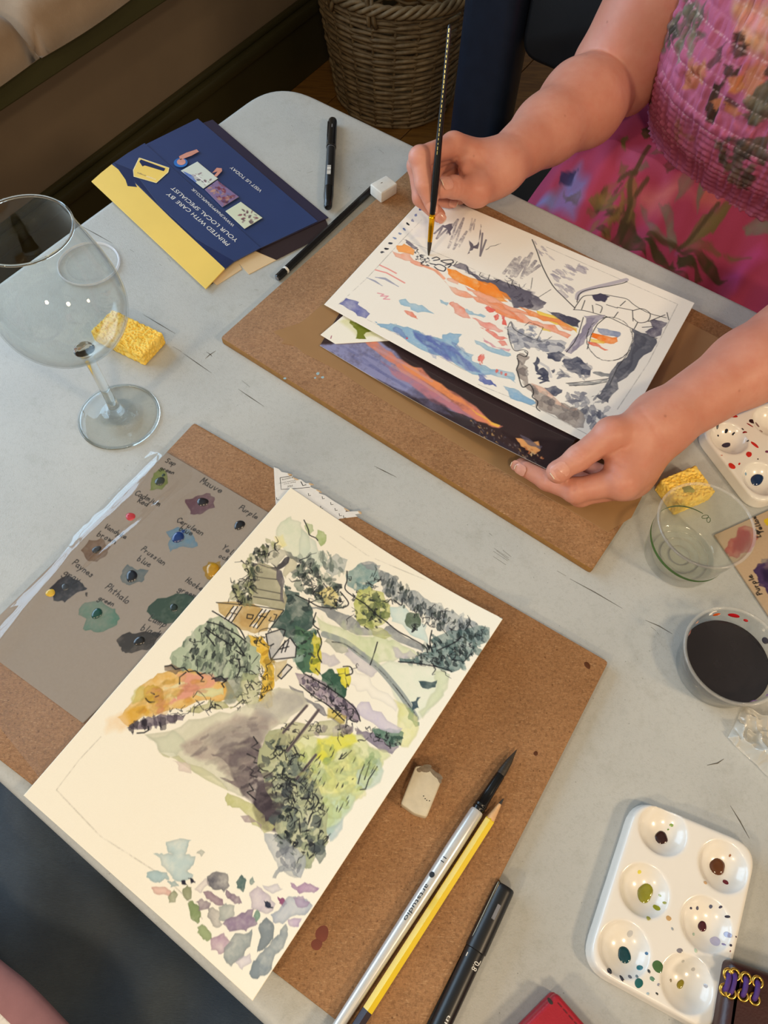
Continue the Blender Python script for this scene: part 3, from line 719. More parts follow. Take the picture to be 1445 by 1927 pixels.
# clear plastic lid behind the glass
lc = P(168, 498, 0); o = empty('round_cover', lc); tag(o, 'clear round plastic cup cover lying on the table behind the wine glass', 'cover')
frost = clear('frosted_plastic_rim', (250, 252, 255), 1.5, .12, .45, (240, 244, 250)); film = clear('clear_plastic', (254, 254, 254), 1.15, .06)
v, f = lathe(catmull([(29.0, .3), (30.6, .4), (31.2, 1.6), (30.4, 3.2), (29.2, 2.6), (28.8, 1.2)], 4), lc, 60); mk('rolled_rim', v, f, frost, o, True)
v, f = lathe([(21.5, .3), (22.2, .9), (22.9, .3)], lc, 60); mk('moulded_ring', v, f, film, o, True)

# ------------------------------------------------------------------ plastic cups
cupm = clear('cup_plastic', (252, 253, 250), 1.42, .05, .025, (238, 238, 230)); rimm = clear('cup_rim_plastic', (250, 250, 248), 1.5, .12, .13, (240, 236, 230))
def cup(name, c, rb, rt, h, label, wall, rimmat):
    t = empty(name, c); tag(t, label, 'cup')
    pr = [(.05, .4), (rb - 2, .4), (rb, 1.8), (rb + (rt - rb) * .62, h * .62), (rb + (rt - rb) * .64, h * .64), (rb + (rt - rb) * .68, h * .655), (rt - 1.4, h - 2.5), (rt - 1.2, h - .8)]
    pi = [(max(r - .7, .05), z + (.7 if z < 3 else 0)) for r, z in pr]
    v, f = lathe(pr + pi[::-1], c, 72); mk('cup_wall', v, f, wall, t, True, sharp=60)
    v, f = lathe(catmull([(rt - 1.0, h - 1.3), (rt + .6, h - 1.1), (rt + .9, h - .2), (rt + .3, h + .7), (rt - .9, h + .6), (rt - 1.5, h - .3)], 4), c, 72); mk('rolled_rim', v, f, rimmat, t, True)
    for q in (.78, .55, .3):
        v, f = lathe([(rb * q - .5, .9), (rb * q, 1.5), (rb * q + .5, .9)], c, 48); mk('base_ring', v, f, rimmat, t, True)
    return t
cc = P(1278, 1046, 0); ct = cup('clear_cup', cc, 29.5, 36.5, 56, 'clear plastic cup with a green leaf line in front of the yellow sponge', cupm, rimm)
green = plain('green_print', (62, 96, 34), .5, .05)
def on_wall(c, th, z, rb, rt, h, off=.25): 
    r = rb + (rt - rb) * z / h + off; return np.array([c[0] + r * math.cos(th), c[1] + r * math.sin(th), c[2] + z])
def wallband(c, pts, w, rb, rt, h, off=.3):
    A = np.array([on_wall(c, th, z, rb, rt, h, off) for th, z in pts]); k = len(A)
    ww = np.array(w) if np.ndim(w) else np.full(k, w)
    v = np.concatenate([A - np.c_[np.zeros((k, 2)), ww / 2], A + np.c_[np.zeros((k, 2)), ww / 2]])
    return v, [[i, i + 1, k + i + 1, k + i] for i in range(k - 1)]
ths = np.linspace(math.radians(62), math.radians(318), 70)
gl_ = [(th, 24 + 5.5 * math.sin((th - 1.1) * 1.05 - .35)) for th in ths]
mk('green_line', *wallband(cc, gl_, np.interp(np.linspace(0, 1, 70), [0, .15, .5, .9, 1], [1.0, 2.4, 3.4, 2.8, 1.0]), 29.5, 36.5, 56), green, ct, True)
for k, (th0, z0, rr, an) in enumerate(((math.radians(57), 20, 2.6, .6), (math.radians(50.5), 19, 2.3, -.4))):
    pts = [on_wall(cc, th0 + (rr * .62 * math.cos(s) * math.cos(an) - rr * math.sin(s) * math.sin(an)) / 32, z0 + rr * 1.25 * math.sin(s) * math.cos(an) + rr * .62 * math.cos(s) * math.sin(an), 29.5, 36.5, 56, .35) for s in np.linspace(0, 2 * math.pi, 20, endpoint=False)]
    mk('leaf_emblem', *tube(pts, .28, 6, closed=True), green, ct, True)
dc_ = P(1347, 1258, 0); dt = cup('water_cup', dc_, 31, 36.5, 34, 'shallow plastic cup of dark grey paint water', clear('water_cup_plastic', (248, 249, 248), 1.45, .06, .05, (232, 232, 230)), rimm)
v, f = lathe([(.05, 1.6), (29.2, 1.6), (30.0, 3), (32.6, 17.3), (32.2, 18.2), (31.4, 18.0), (.05, 18.0)], dc_, 64)
dw_ = NT('dark_paint_water'); nz = dw_.noise(dw_.coord(), 12); dw_.base(dw_.ramp(nz, [(.3, (34, 30, 32)), (.7, (46, 42, 44))])); dw_.set(Roughness=.06, Coat_Weight=.3)
mk('paint_water', v, f, dw_.m, dt, True)
for k, (th, z, rx, rz, c) in enumerate(((100, 28, 3.2, 2.0, (206, 88, 30)), (78, 28.5, 4.6, 2.4, (186, 24, 34)), (62, 28, 1.8, 1.6, (190, 50, 50)), (28, 25, 2.8, 3.2, (70, 66, 72)), (150, 29, 3.6, 1.6, (196, 130, 120)), (2, 23, .8, .8, (120, 40, 40)), (132, 30, 2.0, 1.2, (214, 170, 150)), (-75, 31, 3.5, 1.2, (170, 120, 160)), (-55, 31, 2, 1.2, (150, 110, 140)))):
    pts = [on_wall(dc_, math.radians(th) + rx * math.cos(s) / 35, z + rz * math.sin(s), 31, 36.5, 34, -2.2) for s in np.linspace(0, 2 * math.pi, 16, endpoint=False)]
    cen = on_wall(dc_, math.radians(th), z, 31, 36.5, 34, -3.0)
    mk('paint_drip', np.array([cen] + pts), [[0, i + 1, (i + 1) % 16 + 1] for i in range(16)], plain('drip_%d' % k, c, .25), dt, True)

# ------------------------------------------------------------------ mixing palettes
white_glaze = plain('white_palette_plastic', (232, 228, 220), .22, .02, 30, coat=.4)
def palette(origin, ux, uy, outline, wells, h, wr, label):
    """origin mm, plan axes, outline/wells in local mm"""
    lo = np.array(outline).min(0) - 4; hi = np.array(outline).max(0) + 4
    F_ = Field((lo[0], lo[1], -2), (hi[0], hi[1], h + 3), .9)
    g = np.meshgrid(*[F_.lo[i] + .9 * np.arange(F_.n[i]) for i in range(3)], indexing='ij', sparse=True)
    X, Y = np.broadcast_arrays(g[0][:, :, 0], g[1][:, :, 0]); p = ccw(outline); d2 = np.full(X.shape, 1e9); ins = np.zeros(X.shape, bool)
    for i in range(len(p)):
        a_, b_ = p[i], p[(i + 1) % len(p)]; e = b_ - a_; t_ = np.clip(((X - a_[0]) * e[0] + (Y - a_[1]) * e[1]) / (e @ e), 0, 1)
        d2 = np.minimum(d2, (X - a_[0] - t_ * e[0]) ** 2 + (Y - a_[1] - t_ * e[1]) ** 2)
        c_ = (a_[1] > Y) != (b_[1] > Y); ins ^= c_ & (X < (b_[0] - a_[0]) * (Y - a_[1]) / (b_[1] - a_[1] + 1e-12) + a_[0])
    sd = np.where(ins, -1, 1) * np.sqrt(d2)
    r = 2.2; q1 = sd[:, :, None] + r + (g[2] / h) * 2.2; q2 = np.abs(g[2] - h / 2) - h / 2 + r
    F_.a = (np.sqrt(np.maximum(q1, 0) ** 2 + np.maximum(q2, 0) ** 2) + np.minimum(np.maximum(q1, q2), 0) - r).astype(np.float32)
    dep = h - 2.0; R_ = (wr * wr + dep * dep) / (2 * dep)
    for w_ in wells:
        F_.ball((w_[0], w_[1], h - dep + R_), R_, 1.0, pad=4, cut=True)
        F_.cone((w_[0], w_[1], h + 3), (w_[0], w_[1], h + 3.2), 1, 1, 1)if False else None
    v, f = F_.mesh(); v[:, 2] = np.maximum(v[:, 2], .05)
    V = origin + v[:, :1] * ux + v[:, 1:2] * uy + v[:, 2:] * ZA_
    t = empty('mixing_palette', origin + ux * np.mean([w_[0] for w_ in wells]) + uy * np.mean([w_[1] for w_ in wells])); tag(t, label, 'palette')
    mk('palette_tray', V, f, white_glaze, t, True)
    def zat(lx, ly):
        z = h
        for w_ in wells:
            rr = math.hypot(lx - w_[0], ly - w_[1])
            if rr < wr: z = min(z, h - dep + R_ - math.sqrt(max(R_ * R_ - rr * rr, 0)))
        return z
    return t, zat
def paintdrop(t, zat, origin, ux, uy, px, py, rx, ry, ang, rgb, h, name='paint_drop', seed=0, tail=0.0):
    q = P(px, py, h); 
    for _ in range(3):
        lx, ly = (q - origin) @ ux, (q - origin) @ uy; q = P(px, py, zat(lx, ly))
    lx, ly = (q - origin) @ ux, (q - origin) @ uy
    n = 20; V = []; th = rx * .28 if name == 'paint_drop' else .12
    rg = random.Random(seed); ph = rg.random() * 6
    for s, hh in ((1, .06), (.85, .7), (.5, .95), (0.01, 1)):
        for k in range(n):
            a_ = 2 * math.pi * k / n; m_ = 1 + .1 * math.sin(2 * a_ + ph) + .06 * math.sin(3 * a_ + ph * 2) + tail * max(0, math.cos(a_)) ** 6
            x, y = rx * m_ * s * math.cos(a_), ry * (1 + .08 * math.sin(2 * a_ + ph)) * s * math.sin(a_)
            xx, yy = lx + x * math.cos(ang) - y * math.sin(ang), ly + x * math.sin(ang) + y * math.cos(ang)
            V.append(origin + xx * ux + yy * uy + ZA_ * (zat(xx, yy) + .08 + th * hh))
    return mk(name, V, gridfaces(4, n, wrap=True), plain('wet_paint_%d_%d_%d' % rgb, rgb, .12, .1, 200, coat=.6), t, True)
# near palette: outline measured on its top face
hp = 12.0
O1 = P(1268, 1712, hp) * np.array([1, 1, 0]); w0 = [P(x, y, hp - 1) for x, y in ((1247, 1563), (1360, 1631), (1212, 1676), (1328, 1740), (1174, 1787), (1292, 1851))]
UY = (w0[0] - w0[4] + w0[1] - w0[5]) * np.array([1, 1, 0]); UY /= np.linalg.norm(UY); UX = np.array([UY[1], -UY[0], 0])
loc = lambda q, O: ((q - O) @ UX, (q - O) @ UY)
wells1 = [loc(q, O1) for q in w0]
out1 = round_poly([loc(P(x, y, hp), O1) for x, y in ((1198, 1494), (1434, 1592), (1353, 1962), (1094, 1820))], 19, 9)
t1, zat1 = palette(O1, UX, UY, out1, wells1, hp, 16.2, 'white six-well palette with brown, green and teal paint by the purse')
D = lambda x, y, rx, ry, an, c, **k: paintdrop(t1, zat1, O1, UX, UY, x, y, rx, ry, an, c, hp, **k)
D(1243, 1576, 3.9, 4.2, 0, (52, 22, 18), tail=.3); D(1349, 1631, 5.4, 5.0, 0, (92, 52, 22)); D(1351, 1629, 2.6, 2.2, .3, (70, 36, 16), seed=4)
D(1213, 1681, 4.6, 6.0, .1, (136, 134, 32), seed=2); D(1321, 1743, 2.4, 3.5, 0, (70, 20, 28), seed=3); D(1174, 1797, 4.2, 4.4, 0, (8, 62, 70), seed=5); D(1280, 1852, 2.0, 2.8, -.3, (140, 128, 36), seed=6)
SP = [(1263, 1553, 1.3, (140, 170, 90)), (1257, 1561, .6, (110, 150, 70)), (1235, 1708, 1.7, (150, 152, 40)), (1241, 1685, .8, (170, 175, 90)), (1250, 1699, .9, (160, 160, 80)), (1220, 1728, 1.5, (170, 165, 80)), (1203, 1641, 1.3, (226, 216, 90)), (1238, 1819, 3.2, (70, 106, 62)), (1203, 1821, 1.7, (20, 110, 122)), (1202, 1850, 2.6, (30, 96, 96)), (1221, 1828, 1.2, (60, 66, 76)), (1227, 1842, 1.5, (100, 140, 120)), (1147, 1827, 1.6, (50, 50, 62)), (1170, 1841, 1.5, (52, 52, 66)), (1185, 1838, 1.0, (90, 96, 112)), (1198, 1837, .9, (90, 120, 130)), (1185, 1757, 1.9, (196, 196, 196)), (1216, 1794, .8, (60, 110, 150)), (1279, 1789, 1.8, (130, 126, 132)), (1258, 1728, 1.6, (196, 160, 110)), (1265, 1748, 1.0, (150, 160, 168)), (1300, 1709, .9, (50, 36, 60)), (1312, 1709, 1.0, (80, 80, 104)), (1337, 1706, 1.2, (90, 96, 120)), (1355, 1707, .8, (60, 56, 80)), (1368, 1725, 1.2, (40, 40, 60)), (1368, 1759, 1.8, (150, 150, 178)), (1345, 1771, 2.6, (190, 184, 204)), (1361, 1777, .9, (130, 120, 160)), (1365, 1660, 1.6, (110, 44, 52)), (1373, 1610, .9, (160, 110, 80)), (1327, 1661, 1.1, (196, 160, 120)), (1304, 1824, 1.0, (190, 186, 180)), (1285, 1809, .9, (190, 188, 180)), (1262, 1845, .9, (150, 140, 120)), (1236, 1870, .9, (56, 60, 60)), (1239, 1853, .9, (150, 150, 160)), (1219, 1870, .8, (170, 190, 200)), (1327, 1855, 1.2, (180, 180, 186)), (1375, 1779, .8, (50, 46, 70)), (1374, 1790, .6, (120, 60, 60)), (1385, 1763, .5, (60, 30, 50)), (1309, 1789, 1.0, (180, 200, 180)), (1305, 1758, 1.0, (180, 205, 190))]
for k, (x, y, r, c) in enumerate(SP): D(x, y, r, r * (.7 + .5 * ((k * 7) % 5) / 5), k * .9, c, name='paint_splatter', seed=k)
# far palette at the right edge
w0 = [P(x, y, hp - 1) for x, y in ((1372, 826), (1432, 902))]; O2 = P(1445, 850, hp) * np.array([1, 1, 0])
UY2 = (w0[0] - w0[1]) * np.array([1, 1, 0]); pit = np.linalg.norm(UY2); UY2 /= pit; UX2 = np.array([UY2[1], -UY2[0], 0])
o0 = ((w0[0] - O2) @ UX2, (w0[0] - O2) @ UY2)
wells2 = [(o0[0] + i * pit * 1.02, o0[1] - j * pit) for i in (0, 1, 2) for j in (0, 1)]
out2 = round_poly([(o0[0] - 21.5, o0[1] + 21.5), (o0[0] + 2 * pit * 1.02 + 21.5, o0[1] + 21.5), (o0[0] + 2 * pit * 1.02 + 21.5, o0[1] - pit - 21.5), (o0[0] - 21.5, o0[1] - pit - 21.5)], 18, 9)
t2, zat2 = palette(O2, UX2, UY2, out2, wells2, hp, 16.5, 'white palette splashed with red and dark blue paint at the right edge')
D2 = lambda x, y, rx, ry, an, c, **k: paintdrop(t2, zat2, O2, UX2, UY2, x, y, rx, ry, an, c, hp, **k)
D2(1423, 904, 5.6, 5.0, 0, (8, 38, 78), seed=1); D2(1366, 838, 4.4, 2.4, -.2, (52, 54, 74), name='paint_splatter', seed=2)
for k, (x, y, rx, ry, an, c) in enumerate(((1350, 801, 1.4, 2.1, -.3, (30, 28, 44)), (1365, 813, 1.5, 1.6, 0, (24, 22, 34)), (1378, 819, 1.4, .9, 0, (24, 22, 34)), (1351, 820, .9, .9, 0, (40, 36, 50)), (1381, 783, 3.0, 1.8, -.5, (176, 24, 22)), (1420, 837, 1.6, 4.0, .2, (196, 30, 18)), (1409, 855, 3.4, 2.2, .5, (200, 34, 18)), (1377, 877, 2.4, 3.6, .1, (206, 40, 16)), (1391, 873, 1.4, .8, .5, (196, 44, 24)), (1415, 793, 2.4, 2.6, 0, (34, 16, 26)), (1425, 799, 1.5, 2.6, .4, (96, 20, 26)), (1433, 810, 1.6, 1.6, 0, (120, 50, 44)), (1411, 800, .7, 3.4, .4, (150, 26, 26)), (1399, 817, 1.6, 1.0, -.6, (140, 24, 26)), (1403, 892, 1.2, 1.2, 0, (120, 160, 190)), (1406, 831, .8, .8, 0, (60, 50, 50)), (1443, 850, 1.6, 1.4, 0, (120, 60, 90)), (1358, 857, .9, .6, 0, (210, 140, 120)), (1426, 864, .7, .7, 0, (50, 40, 40)), (1394, 812, .8, 1.2, 0, (70, 66, 70)))):
    D2(x, y, rx, ry, an, c, name='paint_splatter', seed=k)

# ------------------------------------------------------------------ red purse, leather case, plastic bag
def m_leather(name, rgb, rough=.4):
    m = NT(name); v = m.coord(); vo = m.n('ShaderNodeTexVoronoi'); vo.inputs['Scale'].default_value = 700; m.l(v, vo.inputs['Vector'])
    c = lin(rgb); m.base(m.ramp(m.noise(v, 40), [(.3, tuple(x * .75 for x in c[:3]) + (1,)), (.7, c)])); m.set(Roughness=rough)
    m.nrm(m.bump(vo.outputs['Distance'], .2, .0003)); return m.m
red = m_leather('red_leather', (176, 30, 48))
pz = 16
t = empty('purse', P(1045, 1940, 0)); tag(t, 'red leather purse with stitched edge at the bottom of the picture', 'purse')
c0 = P(1048, 1866, pz); l0 = P(985, 1930, pz) - c0; r0 = P(1102, 1928, pz) - c0; l0 /= np.linalg.norm(l0); r0 /= np.linalg.norm(r0)
po = [c0, c0 + l0 * 90, c0 + l0 * 90 + r0 * 110, c0 + r0 * 110]
mk('purse_back', *slab(round_poly([p[:2] for p in po], 3, 4), .1, 7.6, 2, 3), red, t, True, sharp=60)
mk('purse_front', *slab(round_poly([p[:2] + (l0 + r0)[:2] * 0.2 for p in po], 3, 4), 8, pz, 2.6, 3), red, t, True, sharp=60)
mk('flap_panel', *slab(round_poly([(c0 + l0 * 16 + r0 * 9)[:2], (c0 + l0 * 86 + r0 * 9)[:2], (c0 + l0 * 86 + r0 * 100)[:2], (c0 + l0 * 16 + r0 * 100)[:2]], 6, 4), pz, pz + 1.6, .8, 2), m_leather('bright_red_leather', (196, 40, 34)), t, True, sharp=60)
dkr = plain('dark_red_thread', (96, 18, 26), .8)
for k in range(12):
    q = c0 + l0 * 4 + r0 * (6 + k * 4.4); mk('stitch', *box(q + ZA_ * .15, r0, np.cross(ZA_, r0), ZA_, 3.0, .6, .5), dkr, t)
mk('dark_fleck', *blob(1035, 1884, 1.2, 2.0, .8, pz + .02, .05), ink, t)
brown = m_leather('dark_brown_leather', (58, 26, 24), .38)
ch = 24
t = empty('leather_case', P(1430, 1890, 0)); tag(t, 'dark brown leather case with brass eyelets and purple lacing', 'case')
c0 = P(1376, 1804, ch); r0 = P(1445, 1828, ch) - c0; l0 = P(1357, 1925, ch) - c0; l0 /= np.linalg.norm(l0); r0 /= np.linalg.norm(r0)
mk('case_body', *slab(round_poly([c0[:2], (c0 + l0 * 120)[:2], (c0 + l0 * 120 + r0 * 75)[:2], (c0 + r0 * 75)[:2]], 4, 5), .1, ch, 7, 6), brown, t, True, sharp=60)
brass = plain('brass', (214, 176, 84), .25, .05, metal=1.0); lace = plain('purple_lace', (74, 42, 120), .7, .2, 300, .4, 900)
ey = [((1371, 1834), (1364, 1863)), ((1382, 1834), (1374, 1868)), ((1403, 1841), (1397, 1873)), ((1425, 1848), (1419, 1880))]
for (a_, b_) in ey:
    A_, B_ = P(*a_, ch + .3), P(*b_, ch + .3)
    for q in (A_, B_):
        th = np.linspace(0, 2 * math.pi, 20, endpoint=False)
        mk('eyelet', *tube([q + np.array([2.9 * math.cos(x), 2.9 * math.sin(x), .3]) for x in th], .9, 8, closed=True), brass, t, True)
    mk('lace', *tube(catmull([A_ - ZA_ * .5, A_ + (B_ - A_) * .2 + ZA_ * 1.6, A_ + (B_ - A_) * .8 + ZA_ * 1.6, B_ - ZA_ * .5], 5), 1.6, 8), lace, t, True)
# crumpled clear bag
def vnoise(x, y, seed):
    r = np.random.RandomState(seed); g = r.rand(64, 64); xi = np.floor(x).astype(int); yi = np.floor(y).astype(int); fx = x - xi; fy = y - yi
    fx = fx * fx * (3 - 2 * fx); fy = fy * fy * (3 - 2 * fy); G = lambda a_, b_: g[a_ % 64, b_ % 64]
    return (G(xi, yi) * (1 - fx) + G(xi + 1, yi) * fx) * (1 - fy) + (G(xi, yi + 1) * (1 - fx) + G(xi + 1, yi + 1) * fx) * fy
pc = [P(x, y, 1) for x, y in ((1366, 1388), (1402, 1328), (1530, 1392), (1470, 1480))]
nu = nv = 90; u_g, v_g = np.meshgrid(np.linspace(0, 1, nu), np.linspace(0, 1, nv), indexing='ij')
B = ((1 - u_g) * (1 - v_g))[..., None] * pc[0] + ((1 - u_g) * v_g)[..., None] * pc[1] + (u_g * v_g)[..., None] * pc[2] + (u_g * (1 - v_g))[..., None] * pc[3]
rid = lambda s, sd: 1 - np.abs(2 * vnoise(u_g * s + 3 * v_g, v_g * s * .6 + 9, sd) - 1)
hz = 12 * rid(3.2, 1) ** 4 + 9 * rid(6, 2) ** 3 * rid(2, 5) + 4 * rid(12, 3) ** 2
hz *= np.clip(np.minimum.reduce([u_g, 1 - u_g, v_g, 1 - v_g]) * 9, .05, 1); B[..., 2] = 1 + hz
for dd in (0, 1): B[..., dd] += 3 * (vnoise(u_g * 4 + dd * 7, v_g * 4, 8) - .5)
o = mk('plastic_bag', B.reshape(-1, 3), gridfaces(nu, nv), clear('crumpled_film', (252, 251, 248), 2.3, .16, .36, (252, 248, 238)), None, True); tag(o, 'crumpled clear plastic bag in front of the paint water cup', 'bag')
# ------------------------------------------------------------------ the woman
def m_skin():
    m = NT('skin'); v = m.coord(); nz = m.noise(v, 16, 5, .6); n2 = m.noise(v, 90, 4, .6)
    c = m.ramp(nz, [(.3, (194, 128, 106)), (.7, (210, 150, 130))])
    c = m.mix(m.ramp(n2, [(.45, (0, 0, 0, 1)), (.8, (.35, .35, .35, 1))]), c, (196, 112, 92))
    vo = m.n('ShaderNodeTexVoronoi'); vo.inputs['Scale'].default_value = 36; m.l(v, vo.inputs['Vector'])
    c = m.mix(m.ramp(vo.outputs['Distance'], [(.03, (.5, .5, .5, 1)), (.07, (0, 0, 0, 1))]), c, (150, 88, 66))
    m.base(c); m.set(Roughness=.48, Subsurface_Weight=.18, Subsurface_Scale=.006, Specular_IOR_Level=.4)
    m.b.inputs['Subsurface Radius'].default_value = (1.0, .4, .2)
    fine = m.noise(v, 700, 3); m.nrm(m.bump(n2, .12, .0008, m.bump(fine, .12, .0003))); return m.m
SKIN = m_skin()
Q = lambda x, y, z: toNE(P(x, y, z))
person = empty('person', NE(-60, 960, -740)); tag(person, 'woman in a pink floral sundress painting with a brush and holding a photograph', 'person')
HS = 2.0
lo, hi = (-372, 300, 6), (190, 1060, 372)
def hand_field(lo, hi): return Field(lo, hi, HS)
body = Field(lo, hi, HS)
# --- right arm (upper arm separate so the elbow keeps its crease)
shR, elR, wrR = np.array([-232., 985, 318]), np.array([-285., 885, 26]), Q(941, 312, 44)
upper = Field(lo, hi, HS)
upper.cone(shR, elR + [2, 0, 18], 66, 50, 10); upper.ball(elR + [0, 0, 0], (47, 50, 45), 20)
upper.ball(shR + [4, 0, 6], (66, 62, 60), 25)
fore = Field(lo, hi, HS)
m1 = elR + (wrR - elR) * .34 + [4, 0, 4]; f0_ = elR + (wrR - elR) * .17 + [2, -4, 2]
fore.cone(f0_, m1, 44, 46, 14); fore.cone(m1, elR + (wrR - elR) * .62, 45, 35, 14)
fore.cone(elR + (wrR - elR) * .62, wrR, 35, 24, 14)
fore.ball(wrR, (25, 26, 20), 12)
# --- right hand
R = {}
R['mcp2'] = Q(853, 274, 70); R['pip2'] = Q(790, 296, 82); R['dip2'] = Q(798, 347, 66); R['tip2'] = Q(812, 384, 52)
R['mcp3'] = Q(862, 276, 58); R['pip3'] = Q(786, 312, 64); R['dip3'] = Q(792, 372, 44); R['tip3'] = Q(825, 405, 31)
R['mcp4'] = Q(872, 284, 44); R['pip4'] = Q(812, 318, 46); R['dip4'] = Q(818, 372, 28); R['tip4'] = Q(846, 380, 24)
R['mcp5'] = Q(884, 296, 34); R['pip5'] = Q(838, 326, 30); R['dip5'] = Q(840, 368, 20); R['tip5'] = Q(866, 374, 19)
R['cmc1'] = Q(926, 338, 36); R['mcp1'] = Q(897, 358, 44); R['ip1'] = Q(853, 352, 58); R['tip1'] = Q(833, 353, 63)
hand = Field(lo, hi, HS)
for m_, r0, r1 in (('mcp2', 17, 12.5), ('mcp3', 17, 12.5), ('mcp4', 16, 12), ('mcp5', 16, 11)):
    hand.cone(wrR, R[m_], r0, r1, 9)
hand.cone(R['mcp2'], R['mcp5'], 11, 10, 8)
hand.cone(wrR + [0, -6, -4], R['mcp1'], 20, 14.5, 12); hand.cone(R['cmc1'], R['mcp1'], 16, 14, 10)
hand.cone(R['mcp1'], R['mcp2'] * .45 + R['mcp1'] * .55, 12, 8, 10)
hand.cone(R['mcp1'] * .5 + wrR * .5 + [0, 0, -6], R['mcp5'] * .6 + wrR * .4, 15, 14, 12)
th = Field(lo, hi, HS); th.chain([R['mcp1'], R['ip1'], R['tip1']], [13.5, 10.6, 8.6], 4); th.ball(R['tip1'] + [0, 0, -1], (9.4, 9.4, 8.4), 4)
hand.merge(th, 5)
for k, rr in ((2, (11.5, 9.9, 8.7, 7.0)), (3, (11.5, 9.9, 8.6, 7.2)), (4, (11, 9.4, 8.2, 6.8)), (5, (10, 8.2, 7.2, 6.2))):
    fg = Field(lo, hi, HS); c_ = [R[s + str(k)] for s in ('mcp', 'pip', 'dip', 'tip')]; fg.chain(c_, rr, 3)
    fg.ball(c_[1], rr[1] + .9, 3); hand.merge(fg, 2.6)
fore.merge(hand, 14)
body.merge(upper, 0); body.merge(fore, 1.5)
# --- left arm and hand
shL, elL, wrL = np.array([108., 985, 318]), np.array([84., 705, 74]), Q(1245, 795, 50)
armL = Field(lo, hi, HS)
armL.cone(shL, elL + [8, 26, 26], 62, 50, 10); armL.ball(shL, (64, 60, 60), 20); armL.ball(elL + [6, 16, 6], (46, 46, 44), 20)
mL = elL + (wrL - elL) * .3
armL.cone(elL, mL, 45, 42, 14); armL.cone(mL, elL + (wrL - elL) * .66, 41, 31, 14); armL.cone(elL + (wrL - elL) * .66, wrL, 31, 24.5, 14)
armL.ball(wrL, (24, 25, 20), 10)
Lh = {}
Lh['cmc1'] = Q(1215, 806, 56); Lh['mcp1'] = Q(1150, 817, 62); Lh['ip1'] = Q(1088, 862, 52); Lh['tip1'] = Q(1050, 888, 45.5)
Lh['mcp2'] = Q(1168, 905, 42); Lh['pip2'] = Q(1083, 923, 31); Lh['dip2'] = Q(1030, 904, 24.5); Lh['tip2'] = Q(990, 883, 22.5)
Lh['mcp3'] = Q(1180, 912, 32); Lh['pip3'] = Q(1092, 930, 22); Lh['dip3'] = Q(1030, 898, 18.5); Lh['tip3'] = Q(982, 876, 17)
Lh['mcp4'] = Q(1195, 905, 27); Lh['pip4'] = Q(1112, 918, 21.5); Lh['dip4'] = Q(1052, 884, 19); Lh['tip4'] = Q(1010, 858, 18)
Lh['mcp5'] = Q(1210, 892, 25); Lh['pip5'] = Q(1146, 898, 20.5); Lh['dip5'] = Q(1100, 876, 18.5); Lh['tip5'] = Q(1066, 858, 17.5)
hl = Field(lo, hi, HS)
for m_, r0, r1 in (('mcp2', 19, 13.5), ('mcp3', 18, 13), ('mcp4', 16, 12), ('mcp5', 16, 11)): hl.cone(wrL, Lh[m_], r0, r1, 10)
hl.cone(Lh['mcp2'], Lh['mcp4'], 12, 10, 8)
hl.cone(wrL, Lh['cmc1'], 21, 18, 10); hl.cone(Lh['cmc1'], Lh['mcp1'], 18, 12.8, 9); hl.cone(Lh['cmc1'], Lh['mcp2'], 15, 11, 10)
hl.cone(Lh['mcp1'] * .62 + Lh['mcp2'] * .38, Lh['mcp2'], 7, 10, 9)
th = Field(lo, hi, HS); th.chain([Lh['mcp1'], Lh['ip1'], Lh['tip1']], [12.6, 10.2, 8.4], 4); th.ball(Lh['mcp1'], 13, 4); th.ball(Lh['tip1'], (9, 9, 7.8), 4); hl.merge(th, 5)
for k, rr in ((2, (12, 9.8, 8.6, 7.0)), (3, (11.5, 9.6, 8.4, 6.8)), (4, (11, 9, 8, 6.6)), (5, (10, 8, 7, 6))):
    fg = Field(lo, hi, HS); c_ = [Lh[s + str(k)] for s in ('mcp', 'pip', 'dip', 'tip')]; fg.chain(c_, rr, 3); fg.ball(c_[1], rr[1] + .8, 3); hl.merge(fg, 2.6)
armL.merge(hl, 12)
body.merge(armL, 5)
del upper, fore, hand, armL, hl, th, fg
# --- trunk under the dress
body.cone((-170, 985, 318), (45, 985, 318), 62, 62, 30); body.ball((-62, 985, 240), (120, 78, 110), 30)
bv, bf = body.mesh(); del body
bw = fromNE(bv)
fn_ = np.cross(bw[bf[:, 2]] - bw[bf[:, 0]], bw[bf[:, 3]] - bw[bf[:, 1]]); vn = np.zeros_like(bw)
for k in range(4): np.add.at(vn, bf[:, k], fn_)
vn /= np.linalg.norm(vn, axis=1)[:, None] + 1e-9
if ((bw - bw.mean(0)) * vn).sum() < 0: vn = -vn; bf = bf[:, ::-1]
def crease(pts, depth, sig):
    """press a skin fold into the surface along a line given by its ends and bends (mm points)"""
    global bw
    px = PX(bw); q = catmull(np.array(pts, float), 6); d = np.full(len(px), 1e9)
    for a_, b_ in zip(q, q[1:]):
        e_ = b_ - a_; t_ = np.clip(((px - a_) @ e_) / (e_ @ e_ + 1e-9), 0, 1); d = np.minimum(d, np.hypot(*(px - a_ - t_[:, None] * e_).T))
    front = ((_O - bw) * vn).sum(1) > 0
    bw = bw - vn * (depth * np.exp(-(d / sig) ** 2) * front)[:, None]
